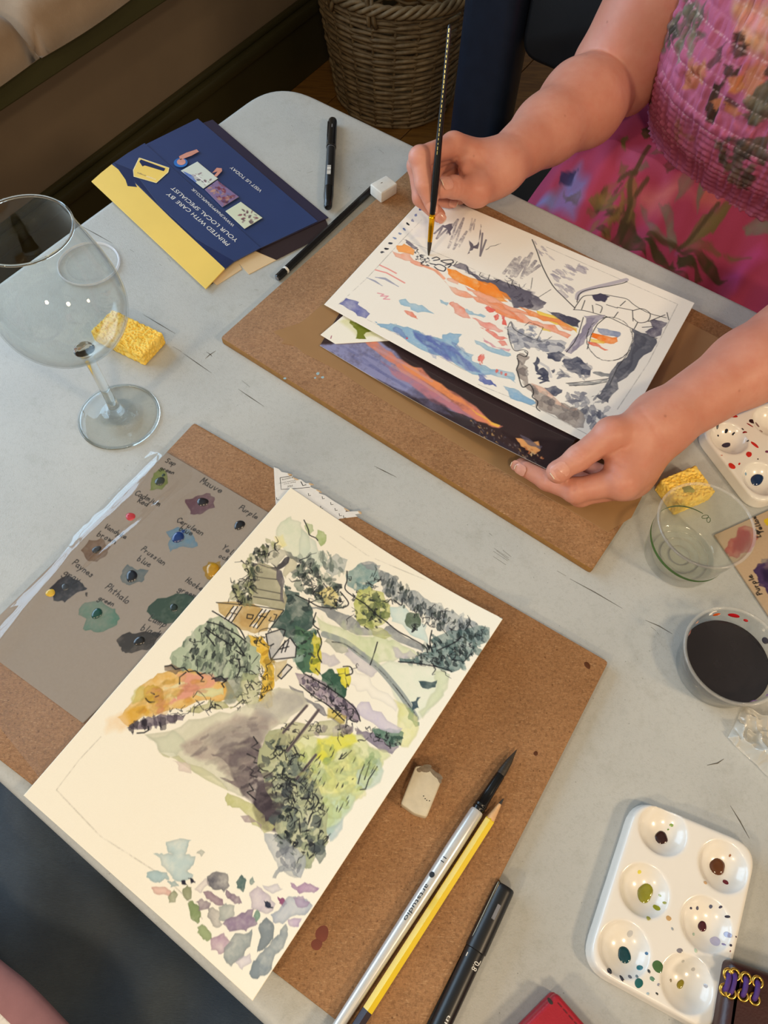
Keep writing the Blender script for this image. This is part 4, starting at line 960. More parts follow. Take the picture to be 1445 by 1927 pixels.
for pts, dp, sg in (([(860, 340), (864, 352), (861, 364)], .7, 2.2), ([(868, 342), (871, 353), (868, 363)], .6, 2.2), ([(860, 298), (859, 316), (873, 333)], 1.8, 3.0), ([(779, 291), (790, 287), (800, 290)], .5, 2.2), ([(789, 343), (800, 339), (808, 343)], .6, 2.2), ([(905, 288), (915, 305), (920, 325)], .8, 4.0),
        ([(1072, 851), (1083, 857), (1091, 866)], .8, 2.6), ([(1079, 845), (1089, 852), (1096, 861)], .8, 2.6), ([(1066, 857), (1076, 864), (1083, 872)], .6, 2.4), ([(1131, 866), (1150, 855), (1172, 844)], 1.6, 3.2), ([(1140, 866), (1158, 868), (1172, 876)], 1.0, 3.0), ([(1128, 882), (1150, 886), (1163, 896)], 1.0, 3.0), ([(1077, 903), (1080, 912), (1079, 922)], .9, 2.6), ([(1020, 892), (1024, 900), (1023, 908)], .7, 2.4), ([(1205, 770), (1228, 800), (1250, 838)], .6, 5.0)): crease(pts, dp, sg)
mk('body', bw, bf, SKIN, person, True)
# --- nails
nailm = NT('fingernail'); nz = nailm.noise(nailm.coord(), 200); nailm.base(nailm.ramp(nz, [(.3, (208, 146, 126)), (.7, (218, 160, 142))])); nailm.set(Roughness=.28, Coat_Weight=.4)
tipm = plain('nail_tip', (226, 200, 176), .3, .03)
def nail(tip, prev, up, r, w, L, off=0.0, fwd=.35):
    t_, p_ = fromNE(tip), fromNE(prev); d = t_ - p_; d /= np.linalg.norm(d); u = np.array(up, float); u -= d * (u @ d); u /= np.linalg.norm(u); s = np.cross(d, u)
    V = []; nu, nv = 13, 11; c = t_ + d * off
    for i in range(nu):
        a = (i / (nu - 1) - .5) * 2; 
        for j in range(nv):
            b = (j / (nv - 1) - .5) * 2
            wb = w / 2 * math.sqrt(max(1 - max(abs(b) - .45, 0) ** 2 / .42, .08)); x = a * wb; y = b * L / 2 + fwd * r
            drop = r - math.sqrt(max(r * r - x * x * .95, .1)); V.append(c + s * x + d * y + u * (r * 1.0 - .1 - drop - .055 * max(y, 0) ** 1.6))
    f = gridfaces(nu, nv); o = mk('fingernail', V, f[:, ::-1], nailm.m, person, True)
    rim = [V[i * nv + nv - 1] + u * .12 for i in range(1, nu - 1)]
    mk('nail_edge', *tube(rim, .55, 6), tipm, o, True)
view = -_F
nail(R['tip1'], R['ip1'], view + np.array([-.25, -.15, .2]), 10.3, 14, 12.5, -1.0, .2)
nail(R['tip2'], R['dip2'], view + np.array([-.3, -.5, 0]), 8.2, 10.5, 11)
nail(R['tip3'], R['dip3'], view + np.array([.2, -.8, -.2]), 8.2, 10, 10)
nail(R['tip4'], R['dip4'], view + np.array([.3, -.6, 0]), 7.8, 9.5, 9)
nail(Lh['tip1'], Lh['ip1'], view + np.array([-.1, -.1, .2]), 9.4, 13, 14, -2.0, .2)
nail(Lh['tip2'], Lh['dip2'], view + np.array([-.2, -1.0, 0]), 7.9, 9.5, 10)
nail(Lh['tip3'], Lh['dip3'], view + np.array([-.4, -1.0, 0]), 7.7, 9.5, 10)
# --- brush in the right hand
pa, pb = np.array([30.3, 596.5, 10.6]), np.array([33.0, 690.0, 187.0])
t = empty('held_paintbrush', pa); tag(t, 'thin black-handled paintbrush with a gold ferrule held in the right hand', 'paintbrush')
gold = plain('gold_ferrule', (226, 166, 24), .22, .05, metal=1.0)
stick(t, 'brush_hair', pa, pb, [(0, .25), (3, .8), (8, 1.7), (14, 2.2), (18, 2.2)], hair)
stick(t, 'ferrule', pa, pb, [(16, 2.3), (30, 2.7), (38, 2.9), (38.3, 3.15), (39.3, 3.15), (39.6, 2.9), (41, 2.9), (41.3, 3.1), (42.3, 3.1), (42.5, 2.8)], gold)
stick(t, 'handle', pa, pb, [(42, 2.7), (60, 3.5), (78, 3.7), (100, 3.2), (150, 2.3), (196, 1.8), (199, 1.5), (200, .6)], gloss_black)
d_, s_, u_ = frame_of(pa, pb); fv = -_F - d_ * (-_F @ d_); fv /= np.linalg.norm(fv); sv = np.cross(d_, fv)
fl_ = plain('gold_fleck', (196, 186, 120), .3, .1, metal=.6); rg = random.Random(2)
for k in range(26):
    s0 = 98 + k * 3.9; r = np.interp(s0, [78, 100, 150, 196], [3.7, 3.2, 2.3, 1.8]); n_ = fv * .98 - sv * .3; n_ /= np.linalg.norm(n_)
    mk('gold_lettering', *box(pa + d_ * s0 + n_ * (r + .02), d_, np.cross(n_, d_), n_, 1.6 + 1.4 * rg.random(), .7, .12), fl_, t)

# ------------------------------------------------------------------ second person's lap at the lower left
def m_denim():
    m = NT('dark_denim'); w = m.noise(m.coord((1, 12, 1), .2), 260, 3); nz = m.noise(m.coord(), 9, 5)
    c = m.ramp(nz, [(.3, (66, 76, 88)), (.7, (92, 104, 114))]); m.base(m.mix(.5, c, m.ramp(w, [(.3, (.45, .45, .48, 1)), (.7, (1, 1, 1, 1))]), 'MULTIPLY'))
    m.set(Roughness=.9, Specular_IOR_Level=.15, Sheen_Weight=.15); m.nrm(m.bump(w, .9, .0016)); return m.m
pr_ = empty('person', P(120, 1900, -740)); tag(pr_, 'seated person in dark jeans and a mauve garment at the lower left corner', 'person')
F_ = Field((-520, -330, -360), (160, 240, -60), 5)
hipc, knee = np.array([-380., -200, -195]), np.array([-190., 110, -170])
F_.cone(hipc, knee, 110, 88, 20); F_.cone(hipc + [-40, 60, 0], knee + [-30, 20, 0], 90, 80, 20); F_.cone(hipc + [190, -110, -10], knee + [190, -60, -10], 96, 80, 14)
F_.cone(hipc + [95, -60, -25], knee + [95, -30, -25], 95, 85, 20); F_.cone(knee, knee + [20, 30, -180], 72, 60, 20); F_.cone(knee + [170, -60, -10], knee + [190, -40, -190], 72, 60, 20)
g3 = np.meshgrid(*[F_.lo[i] + 5 * np.arange(F_.n[i]) for i in range(3)], indexing='ij', sparse=True)
F_.a += (2.2 * np.sin(g3[0] * .05 - g3[1] * .035 + 1.5 * np.sin(g3[1] * .02)) + 1.4 * np.sin(g3[0] * .11 + g3[1] * .05)).astype(np.float32)
v, f = F_.mesh(); mk('jeans', v, f, m_denim(), pr_, True)
mauve = plain('mauve_knit', (142, 98, 98), .85, .08, 60, .25, 900); 
def strip(pts, w0, w1, z, th, side):
    c = catmull([P(x, y, z) for x, y in pts], 10); t_ = np.gradient(c, axis=0); t_ /= np.linalg.norm(t_, axis=1)[:, None]
    s = np.stack([t_[:, 1], -t_[:, 0], 0 * t_[:, 0]], 1) * side; k = len(c); V = []
    prof = [(0, -6), (-1.5, -2), (0, 2.5), (4, th), (w1 * .5, th + 2), (w1, th)]
    for o_, h_ in prof: V.append(c + s * o_ + np.array([0, 0, h_]))
    return np.concatenate(V), gridfaces(len(prof), k)
mk('garment_edge', *strip([(-420, 1560), (-180, 1668), (-60, 1752), (-10, 1805), (45, 1850), (100, 1905), (150, 1965), (210, 2080), (240, 2300)], 0, 19, -30, 4, 1), mauve, pr_, True)
patt = NT('patterned_blouse'); ck = patt.n('ShaderNodeTexChecker'); ck.inputs['Scale'].default_value = 42; ck.inputs[1].default_value = lin((226, 216, 204)); ck.inputs[2].default_value = lin((30, 24, 34))
patt.l(patt.coord((1, 1, 1), .5), ck.inputs['Vector']); nzb = patt.noise(patt.coord(), 30); patt.base(patt.mix(patt.ramp(nzb, [(.45, (0, 0, 0, 1)), (.55, (1, 1, 1, 1))]), (224, 214, 202), ck.outputs[0])); patt.set(Roughness=.9)
mk('blouse', *strip([(-430, 1600), (-190, 1712), (-90, 1788), (-45, 1836), (6, 1884), (52, 1936), (98, 1996), (150, 2100), (180, 2310)], 0, 150, -29, 2, 1), patt.m, pr_, True)

ch_ = empty('shade_chair', P(60, 1960, FLOOR)); tag(ch_, 'black seat added in place of the dark shade below the person in jeans', 'shade_chair')  # black seat added to fill the shaded gap below the table edge
cpo = [NE(n_, e_, 0)[:2] for n_, e_ in ((-404, -520), (220, -520), (220, -112), (-404, -112))]
mk('seat', *slab(round_poly(cpo, 40, 5), -392, -332, 12, 3), black_l, ch_, True, sharp=50)
for x_, y_ in [NE(n_, e_, 0)[:2] for n_, e_ in ((-370, -490), (190, -490), (190, -140), (-370, -140))]: mk('leg', *tube([(x_, y_, FLOOR), (x_, y_, -390)], [14, 18], 10), black_l, ch_, True, sharp=50)
# ------------------------------------------------------------------ painted surfaces: drawn stroke by stroke into vertex colours
_nr = np.random.RandomState(7)
def _tile(n, cells):
    g = _nr.rand(cells, cells); x = np.arange(n) * cells / n; i = x.astype(int); f = x - i; f = f * f * (3 - 2 * f); j = (i + 1) % cells
    r = g[i] * (1 - f)[:, None] + g[j] * f[:, None]; return r[:, i] * (1 - f)[None] + r[:, j] * f[None]
NOISE = sum(_tile(512, c) * w for c, w in ((8, .35), (24, .25), (64, .2), (160, .2))); NOISE = (NOISE - NOISE.mean()) / NOISE.std()
class Canvas:
    def __init__(s, nu, nv, base, loc):
        """nu x nv samples; loc(px, py) -> (i, j) sample coordinates"""
        s.a = np.ones((nu, nv, 3), np.float32) * (np.array(base, np.float32) / 255); s.loc = loc; s.r = random.Random(11); s.np = np.random.RandomState(5)
        q0, q1 = np.array(loc(700, 1000)), np.array(loc(701, 1000)); 
    def pts(s, p): return np.array([s.loc(x, y) for x, y in p], float)
    def _sd(s, q, pad):
        lo = np.floor(q.min(0) - pad).astype(int); hi = np.ceil(q.max(0) + pad).astype(int) + 1
        lo = np.maximum(lo, 0); hi = np.minimum(hi, s.a.shape[:2])
        if (hi <= lo).any(): return None, None
        X, Y = np.meshgrid(np.arange(lo[0], hi[0]), np.arange(lo[1], hi[1]), indexing='ij', sparse=True); return (slice(lo[0], hi[0]), slice(lo[1], hi[1])), (X, Y)
    def _poly(s, q, pad):
        sl, g = s._sd(q, pad)
        if sl is None: return None, None
        X, Y = g; d2 = np.full((X.shape[0], Y.shape[1]), 1e9); ins = np.zeros(d2.shape, bool)
        for i in range(len(q)):
            a, b = q[i], q[(i + 1) % len(q)]; e = b - a; L = e @ e + 1e-9
            t = np.clip(((X - a[0]) * e[0] + (Y - a[1]) * e[1]) / L, 0, 1); d2 = np.minimum(d2, (X - a[0] - t * e[0]) ** 2 + (Y - a[1] - t * e[1]) ** 2)
            c = (a[1] > Y) != (b[1] > Y)
            with np.errstate(all='ignore'): ins ^= c & (X < e[0] * (Y - a[1]) / (e[1] if e[1] != 0 else 1e-9) + a[0])
        return sl, np.where(ins, 1, -1) * np.sqrt(d2)
    def _noise(s, sl, sc=1):
        o = s.np.randint(0, 512, 2); i = ((np.arange(sl[0].start, sl[0].stop) * sc).astype(int) + o[0]) % 512; j = ((np.arange(sl[1].start, sl[1].stop) * sc).astype(int) + o[1]) % 512
        return NOISE[i][:, j]
    def _blend(s, sl, al, rgb, mode):
        c = np.array(rgb, np.float32) / 255; al = np.clip(al, 0, 1)[..., None].astype(np.float32); A = s.a[sl]
        s.a[sl] = A * (1 - al) + (A * c if mode == 'mul' else c) * al
    def wash(s, p, rgb, a=.8, edge=.18, gran=.12, soft=1.0, wob=1.2, mode='mix', cells=False):
        q = np.array(p, float) if cells else s.pts(p)
        if wob:
            for it in range(2):
                m = (q + np.roll(q, -1, 0)) / 2; L = np.linalg.norm(np.roll(q, -1, 0) - q, axis=1)[:, None]
                m = m + s.np.randn(*m.shape) * np.minimum(L * .09, 3.0) * wob; q = np.stack([q, m], 1).reshape(-1, 2)
        sl, sd = s._poly(q, soft + 2)
        if sl is None: return
        cov = np.clip(.5 + sd / max(soft, .8), 0, 1); n = s._noise(sl); nl = s._noise(sl, .35)
        al = a * cov * (1 + gran * n) * np.clip(1 - .16 * np.maximum(nl, -.5), .45, 1.1); e = edge * np.exp(-np.maximum(sd, 0) / 2.2) * cov if soft < 4 else 0
        s._blend(sl, al, rgb, mode)
        if edge and soft < 4: s._blend(sl, e, np.array(rgb) * .55, mode)
    WS = 1.4; SS = 1.3
    def line(s, p, rgb=(28, 28, 32), w=1.0, a=.9, cr=False, taper=False, dry=0.0, jit=0.0, cells=False):
        w = w * s.WS
        q = np.array(p, float) if cells else s.pts(p)
        if jit: q = q + s.np.randn(*q.shape) * jit
        if cr and len(q) > 2: q = catmull(q, 6)
        sl, g = s._sd(q, w + 2)
        if sl is None: return
        X, Y = g; d = np.full((X.shape[0], Y.shape[1]), 1e9); T = np.zeros(d.shape); n = len(q) - 1
        for i in range(n):
            A, B = q[i], q[i + 1]; e = B - A; t = np.clip(((X - A[0]) * e[0] + (Y - A[1]) * e[1]) / (e @ e + 1e-9), 0, 1)
            dd = (X - A[0] - t * e[0]) ** 2 + (Y - A[1] - t * e[1]) ** 2; m = dd < d; d = np.where(m, dd, d); T = np.where(m, (i + t) / n, T)
        ww = w / 2 * (np.sin(np.pi * np.clip(T, .12, .88)) if taper else 1)
        cov = np.clip(ww - np.sqrt(d) + .5, 0, 1)
        if dry: cov = cov * np.clip(.7 + dry * s._noise(sl, 2), 0, 1)
        s._blend(sl, cov * a, rgb, 'mix')
    def dab(s, c, r, ar, ang, rgb, a, **k):
        n = 8; t = np.linspace(0, 2 * np.pi, n, endpoint=False); m = 1 + s.np.randn(n) * .18
        x, y = r * m * np.cos(t), r * ar * m * np.sin(t)
        s.wash(np.stack([c[0] + x * math.cos(ang) - y * math.sin(ang), c[1] + x * math.sin(ang) + y * math.cos(ang)], 1), rgb, a, cells=True, **k)
    def scatter(s, p, n, cols, size, ar=.6, ang=None, a=.7, **k):
        q = s.pts(p); lo, hi = q.min(0), q.max(0); got = 0
        for _ in range(n * 30):
            c = lo + s.np.rand(2) * (hi - lo); ins = False
            for i in range(len(q)):
                A, B = q[i], q[i - 1]
                if (A[1] > c[1]) != (B[1] > c[1]) and c[0] < (B[0] - A[0]) * (c[1] - A[1]) / (B[1] - A[1]) + A[0]: ins = not ins
            if ins:
                s.dab(c, s.r.uniform(*size) * s.SS, s.r.uniform(ar * .6, ar * 1.4), s.r.uniform(0, 3.14) if ang is None else ang + s.r.uniform(-.4, .4), s.r.choice(cols), a * s.r.uniform(.6, 1), **k); got += 1
                if got >= n: break
    def scribble(s, p, n, rgb=(28, 28, 32), size=5, w=1.0, kind='zig'):
        """short pen marks inside a region"""
        q = s.pts(p); lo, hi = q.min(0), q.max(0); got = 0
        for _ in range(n * 30):
            c = lo + s.np.rand(2) * (hi - lo); ins = False
            for i in range(len(q)):
                A, B = q[i], q[i - 1]
                if (A[1] > c[1]) != (B[1] > c[1]) and c[0] < (B[0] - A[0]) * (c[1] - A[1]) / (B[1] - A[1]) + A[0]: ins = not ins
            if not ins: continue
            if kind == 'tick': s.line([c, c + np.array(s.tick) * size * s.r.uniform(.5, 1.3) + s.np.randn(2) * .8], rgb, w, .85, cells=True, taper=True)
            else:
                m = s.r.randint(3, 6); st = c + np.cumsum(s.np.randn(m, 2) * size * .6, 0); s.line(st, rgb, w * s.r.uniform(.7, 1.3), .85, cr=True, cells=True, taper=True)
            got += 1
            if got >= n: break
def crop(x0, y0, s):
    return lambda *p: [(x0 + x / s, y0 + y / s) for x, y in p]

class Sheet:
    """bilinear sheet through four measured corners, with a height function; sample grid = vertices"""
    def __init__(s, corners, res, lift=None):
        s.c = [P(x, y, z) for x, y, z in corners]           # A, B along v, C diagonal, D along u
        lu = max(np.linalg.norm(s.c[3] - s.c[0]), np.linalg.norm(s.c[2] - s.c[1])); lv = max(np.linalg.norm(s.c[1] - s.c[0]), np.linalg.norm(s.c[2] - s.c[3]))
        s.nu, s.nv = int(lu / res) + 1, int(lv / res) + 1; s.lift = lift or (lambda u, v: 0 * u)
        s.res = res
    def at(s, u, v):
        u = np.asarray(u, float); v = np.asarray(v, float)
        p = ((1 - u) * (1 - v))[..., None] * s.c[0] + ((1 - u) * v)[..., None] * s.c[1] + (u * v)[..., None] * s.c[2] + (u * (1 - v))[..., None] * s.c[3]
        p[..., 2] += s.lift(u, v); return p
    def loc(s, px, py):
        u, v = .5, .5
        for _ in range(9):
            h = 1e-4; q = s.at(np.array([u, u + h, u]), np.array([v, v, v + h])); f = PX(q)
            J = np.stack([(f[1] - f[0]) / h, (f[2] - f[0]) / h], 1); e = np.array([px, py]) - f[0]
            du = np.linalg.solve(J, e); u += du[0]; v += du[1]
            if abs(du).max() < 1e-5: break
        return u * (s.nu - 1), v * (s.nv - 1)
    def grid(s):
        U_, V_ = np.meshgrid(np.linspace(0, 1, s.nu), np.linspace(0, 1, s.nv), indexing='ij'); return s.at(U_, V_)
    def build(s, name, mat, canvas, parent=None, thick=.3, keep=None, back=None):
        g = s.grid().reshape(-1, 3); f = gridfaces(s.nu, s.nv); N = len(g)
        nrm = np.cross(s.c[3] - s.c[0], s.c[1] - s.c[0])
        if nrm[2] < 0: f = f[:, ::-1]
        colr = canvas.a.reshape(-1, 3) if canvas is not None else None
        if keep is not None:
            m = keep(g); ok = m[f].all(1); f = f[ok]
        # underside: coarse copy plus a skirt round the rim
        b = np.concatenate([np.arange(s.nv), np.arange(1, s.nu) * s.nv + s.nv - 1, (s.nu - 1) * s.nv + np.arange(s.nv - 2, -1, -1), np.arange(s.nu - 2, 0, -1) * s.nv])
        if keep is None:
            low = g[b] - [0, 0, thick]; k = len(b); i = np.arange(k); j = (i + 1) % k
            fs = np.stack([b[i], b[j], N + j, N + i], 1)
            if nrm[2] > 0: fs = fs[:, ::-1]
            g = np.concatenate([g, low]); f = np.concatenate([f, fs])
            if colr is not None: colr = np.concatenate([colr, np.broadcast_to(np.array(back or (235, 228, 212)) / 255., (k, 3))])
        return mk(name, g, f, mat, parent, True, colors=colr)
RES = .49
INK = (30, 30, 34)
paper_m = painted('watercolour_paper', .8, .06, 1200, .2, 0, .25)

# ================================================================== cottage watercolour (near sheet)
S1 = Sheet([(547, 918, BZ1 + 2.6), (938, 1182, BZ1 + .8), (478, 1882, BZ1 + .8), (45, 1497, BZ1 + 2.8)], RES,
           lambda u, v: 15 * np.clip(v - .35, 0, 1) ** 2 / .42 * np.clip(1 - u, 0, 1) ** .6 + 3.0 * np.clip(v - .5, 0, 1) * np.clip(u, 0, 1) + 5 * np.clip(v - .6, 0, 1.4) ** 2 / .16 + .6)
# corner order: A top, B right, C bottom, D left -> u runs A->D (long), v runs A->B (short)
c1 = Canvas(S1.nu, S1.nv, (246, 238, 218), S1.loc)
A_, B_, C_, D_ = crop(200, 940, 3.6125), crop(400, 960, 2.58), crop(220, 1250, 2.491), crop(200, 1500, 2.89)
c1.tick = np.array(S1.loc(640, 1460)) - np.array(S1.loc(650, 1440)); c1.tick /= np.linalg.norm(c1.tick)
W = c1.wash
# pencil border
for p in ([(107, 1487), (190, 1572), (270, 1625), (310, 1652), (352, 1690), (380, 1730)], [(107, 1487), (150, 1430), (190, 1385)], [(640, 1010), (690, 1045), (800, 1090)], [(700, 1560), (672, 1610)]):
    c1.line(p, (170, 162, 146), 1.1, .5, dry=.3, jit=.5)
# sky-side foliage
W(B_((330, 60), (380, 30), (430, 60), (470, 120), (470, 200), (440, 240), (380, 235), (340, 180), (308, 120)), (212, 220, 192), .75, soft=2)
W(B_((300, 130), (340, 120), (360, 170), (320, 190)), (236, 222, 140), .6, soft=4)
W(B_((430, 90), (500, 150), (560, 220), (520, 300), (440, 260), (420, 180)), (206, 216, 198), .7, soft=2)
W(B_((455, 60), (482, 68), (492, 100), (470, 120), (450, 92)), (186, 198, 150)); W(B_((510, 95), (540, 105), (551, 150), (526, 176), (508, 140)), (168, 186, 122))
W(B_((560, 240), (610, 215), (655, 240), (640, 300), (580, 330), (550, 300)), (192, 196, 188), .7)
c1.scatter(B_((400, 200), (560, 200), (650, 260), (600, 350), (470, 320)), 26, [(140, 152, 140), (190, 198, 180), (168, 176, 160), (98, 110, 104)], (3, 8), .5, .8)
c1.scatter(B_((390, 240), (470, 250), (560, 330), (640, 380), (665, 470), (600, 485), (520, 450), (440, 400), (400, 330)), 48, [(60, 72, 70), (96, 112, 100), (140, 150, 130), (44, 52, 54)], (3, 9), .55)
W(B_((500, 400), (560, 370), (612, 420), (600, 472), (540, 462)), (238, 218, 140), .75); c1.scribble(B_((500, 400), (560, 370), (612, 420), (600, 472), (540, 462)), 5, INK, 7, 1.2)
W(B_((650, 300), (720, 255), (800, 270), (820, 340), (760, 400), (690, 390), (650, 350)), (128, 156, 152), .85); W(B_((720, 256), (770, 250), (815, 268), (800, 292), (750, 286)), (150, 152, 156), .7)
W(B_((700, 400), (760, 368), (830, 400), (862, 460), (840, 545), (770, 582), (716, 560), (690, 480)), (196, 198, 118), .85)
c1.scatter(B_((690, 430), (760, 400), (840, 440), (850, 540), (770, 580), (710, 560)), 30, [(120, 132, 78), (92, 104, 66), (160, 168, 96), (70, 84, 62)], (3, 8), .6)
c1.scatter(B_((640, 300), (720, 280), (800, 300), (760, 380), (690, 390)), 14, [(236, 230, 205), (100, 126, 124), (160, 180, 170)], (2, 6), .45, a=.8)
# tree band along the upper right
W(B_((800, 285), (900, 350), (1000, 398), (1060, 448), (1170, 490), (1290, 560), (1340, 580), (1300, 640), (1200, 640), (1100, 565), (1030, 505), (900, 440), (830, 385)), (164, 168, 166), .8)
c1.scatter(B_((790, 285), (900, 345), (1000, 398), (1060, 448), (1170, 490), (1300, 562), (1280, 640), (1200, 640), (1100, 580), (1030, 520), (900, 450), (830, 390)), 90, [(84, 92, 94), (120, 128, 130), (150, 156, 158), (60, 70, 72), (206, 206, 196)], (3, 9), .45, .5)
W(B_((860, 470), (930, 460), (965, 540), (1040, 560), (1045, 650), (960, 605), (870, 540)), (206, 222, 212), .8); W(B_((945, 500), (1000, 500), (1010, 560), (970, 590), (940, 560)), (96, 110, 90), .8); c1.scribble(B_((945, 500), (1000, 500), (1010, 560), (970, 590), (940, 560)), 4, INK, 7, 1.2)
W(B_((1070, 620), (1200, 585), (1345, 570), (1335, 640), (1270, 700), (1205, 765), (1150, 782), (1060, 745), (910, 742), (908, 716), (1000, 702), (1060, 690)), (110, 132, 128), .85)
c1.scatter(B_((1060, 620), (1200, 585), (1340, 572), (1320, 650), (1210, 765), (1150, 780), (1060, 745), (915, 738), (1000, 702)), 70, [(58, 80, 80), (84, 108, 104), (140, 160, 152), (44, 58, 60), (200, 206, 194)], (3, 9), .42, 1.0)
# grey wall and fields
W(B_((420, 430), (520, 470), (600, 490), (680, 520), (720, 570), (800, 590), (860, 560), (940, 620), (1030, 660), (1020, 692), (930, 650), (860, 612), (700, 607), (640, 582), (560, 520), (480, 482)), (146, 148, 146), .8)
W(B_((500, 510), (620, 570), (700, 610), (800, 602), (900, 640), (1000, 705), (900, 722), (780, 742), (680, 690), (600, 640), (520, 580)), (208, 216, 170), .8, soft=2)
W(B_((760, 570), (850, 590), (870, 610), (780, 610)), (186, 188, 120), .7)
for p in (((530, 690), (590, 700), (620, 740), (570, 762), (520, 742)), ((660, 650), (740, 690), (800, 780), (770, 812), (700, 770), (640, 700)), ((870, 660), (960, 680), (1000, 710), (900, 720))): W(B_(*p), (202, 194, 198), .7, soft=2)
W(B_((560, 610), (640, 640), (660, 690), (600, 690), (540, 640)), (178, 178, 160), .7)
W(B_((800, 760), (1060, 760), (1150, 800), (1120, 900), (1020, 1000), (960, 1060), (900, 1000), (880, 900)), (226, 230, 204), .7, soft=3); W(B_((1080, 780), (1150, 800), (1120, 900), (1020, 1010), (1000, 980), (1080, 880)), (214, 218, 178), .6, soft=3)
W(B_((620, 760), (760, 800), (880, 920), (890, 980), (800, 920), (700, 880), (640, 840)), (246, 238, 222), .8)
c1.line(B_((540, 602), (640, 640), (720, 700), (800, 760), (880, 850), (940, 930), (985, 1010)), (140, 148, 146), 7, .8, cr=True); c1.line(B_((580, 640), (640, 650), (720, 705), (810, 775), (880, 850), (945, 935), (990, 1000)), INK, 1.1, .8, cr=True, dry=.3)
W(B_((940, 960), (970, 958), (1003, 1030), (985, 1052), (950, 1015)), (126, 150, 128)); W(B_((880, 920), (950, 960), (1000, 1060), (950, 1150), (890, 1120), (900, 1010)), (224, 220, 140), .7, soft=3)
W(B_((1000, 830), (1060, 836), (1090, 826), (1082, 860), (1010, 852)), (70, 88, 90), .9); W(B_((962, 930), (1010, 908), (1000, 960), (970, 972)), (70, 88, 96), .9)
# greens beside the house
W(B_((350, 360), (420, 400), (480, 470), (502, 540), (440, 602), (400, 650), (330, 592), (280, 572), (350, 490)), (66, 86, 82), .95); c1.scatter(B_((350, 370), (420, 400), (490, 480), (440, 600), (340, 580)), 18, [(46, 60, 60), (92, 116, 106), (70, 96, 88)], (4, 9), .6)
W(B_((400, 560), (500, 580), (522, 680), (500, 790), (440, 792), (400, 700)), (82, 116, 92), .9); c1.scatter(B_((390, 560), (500, 580), (510, 700), (440, 790), (400, 700)), 22, [(44, 66, 56), (96, 130, 96), (60, 84, 74), (160, 180, 168)], (3, 8), .6)
W(B_((490, 590), (532, 622), (530, 720), (512, 805), (470, 770), (490, 690)), (224, 208, 70), .9); c1.scatter(B_((490, 600), (530, 630), (520, 780), (480, 740)), 8, [(130, 140, 50), (236, 226, 120)], (3, 7), .5)
W(B_((525, 800), (580, 770), (622, 800), (652, 870), (640, 912), (580, 892), (530, 850)), (58, 92, 74), .95); W(B_((600, 770), (660, 760), (672, 810), (644, 866), (620, 830)), (228, 216, 70), .95); c1.scribble(B_((600, 765), (670, 765), (660, 850), (610, 830)), 4, INK, 7, 1.0)
# stone wall
W(B_((400, 790), (470, 800), (560, 860), (640, 920), (712, 970), (700, 1035), (640, 1012), (560, 950), (480, 892), (420, 842)), (162, 146, 156), .9)
c1.scatter(B_((410, 795), (470, 805), (560, 865), (700, 975), (690, 1025), (560, 945), (430, 840)), 34, [(96, 86, 104), (130, 116, 132), (190, 176, 186), (50, 46, 58)], (2.5, 5.5), .45, 1.2)
W(B_((370, 850), (440, 880), (540, 960), (640, 1030), (620, 1045), (520, 985), (420, 912)), (124, 122, 126), .85)
W(B_((700, 1050), (760, 1080), (830, 1110), (905, 1150), (870, 1185), (800, 1155), (700, 1092)), (146, 136, 148), .9); W(B_((780, 1060), (860, 1058), (928, 1080), (912, 1142), (850, 1142), (790, 1102)), (92, 124, 106), .9); c1.scatter(B_((790, 1062), (920, 1082), (900, 1140), (800, 1105)), 12, [(58, 84, 74), (130, 156, 136)], (3, 6), .5)
W(B_((720, 930), (820, 980), (922, 1060), (905, 1082), (780, 1035), (700, 982)), (210, 200, 212), .7); W(B_((560, 960), (650, 1000), (640, 1040), (560, 1010)), (206, 180, 70), .7, soft=3)
# house
W(A_((985, 435), (1165, 475), (1212, 740), (1205, 757), (990, 706), (975, 560)), (176, 170, 140), .9); W(A_((1000, 470), (1150, 500), (1180, 690), (1000, 660)), (190, 184, 156), .6, soft=4)
W(A_((748, 700), (1205, 750), (1095, 892), (960, 892), (860, 832), (800, 792)), (200, 170, 112), .9); W(A_((900, 760), (1000, 800), (980, 880), (900, 840)), (188, 148, 84), .6, soft=5)
for p in (((865, 725), (922, 730), (850, 838), (805, 812)), ((1060, 745), (1112, 755), (1025, 876), (975, 862))): W(A_(*p), (236, 230, 220), .95, edge=0); 
for p in (((865, 725), (805, 812)), ((893, 728), (830, 825)), ((922, 730), (850, 838)), ((1060, 745), (975, 862)), ((1085, 750), (1000, 870)), ((1112, 755), (1025, 876)), ((1040, 790), (1085, 800)), ((848, 770), (890, 780)), ((748, 700), (1000, 722), (1205, 752)), ((960, 780), (1000, 786), (990, 812), (955, 806), (960, 780)), ((1140, 780), (1160, 784), (1140, 830), (1105, 824), (1120, 800)), ((1100, 900), (1205, 755)), ((985, 520), (1080, 535), (1175, 545)), ((985, 600), (1190, 640)), ((1000, 660), (1200, 690))): c1.line(A_(*p), INK, 1.1, .85)
W(A_((990, 428), (1160, 463), (1168, 492), (1000, 458)), (98, 92, 94), .9); W(A_((1158, 480), (1192, 488), (1212, 705), (1180, 692)), (112, 106, 110), .9)
W(A_((1200, 500), (1250, 385), (1295, 405), (1290, 470), (1220, 540)), (214, 206, 178), .9); W(A_((1148, 466), (1230, 388), (1246, 400), (1165, 482)), (84, 80, 82), .95); W(A_((1215, 350), (1330, 410), (1340, 440), (1300, 430), (1225, 380)), (96, 100, 98), .9)
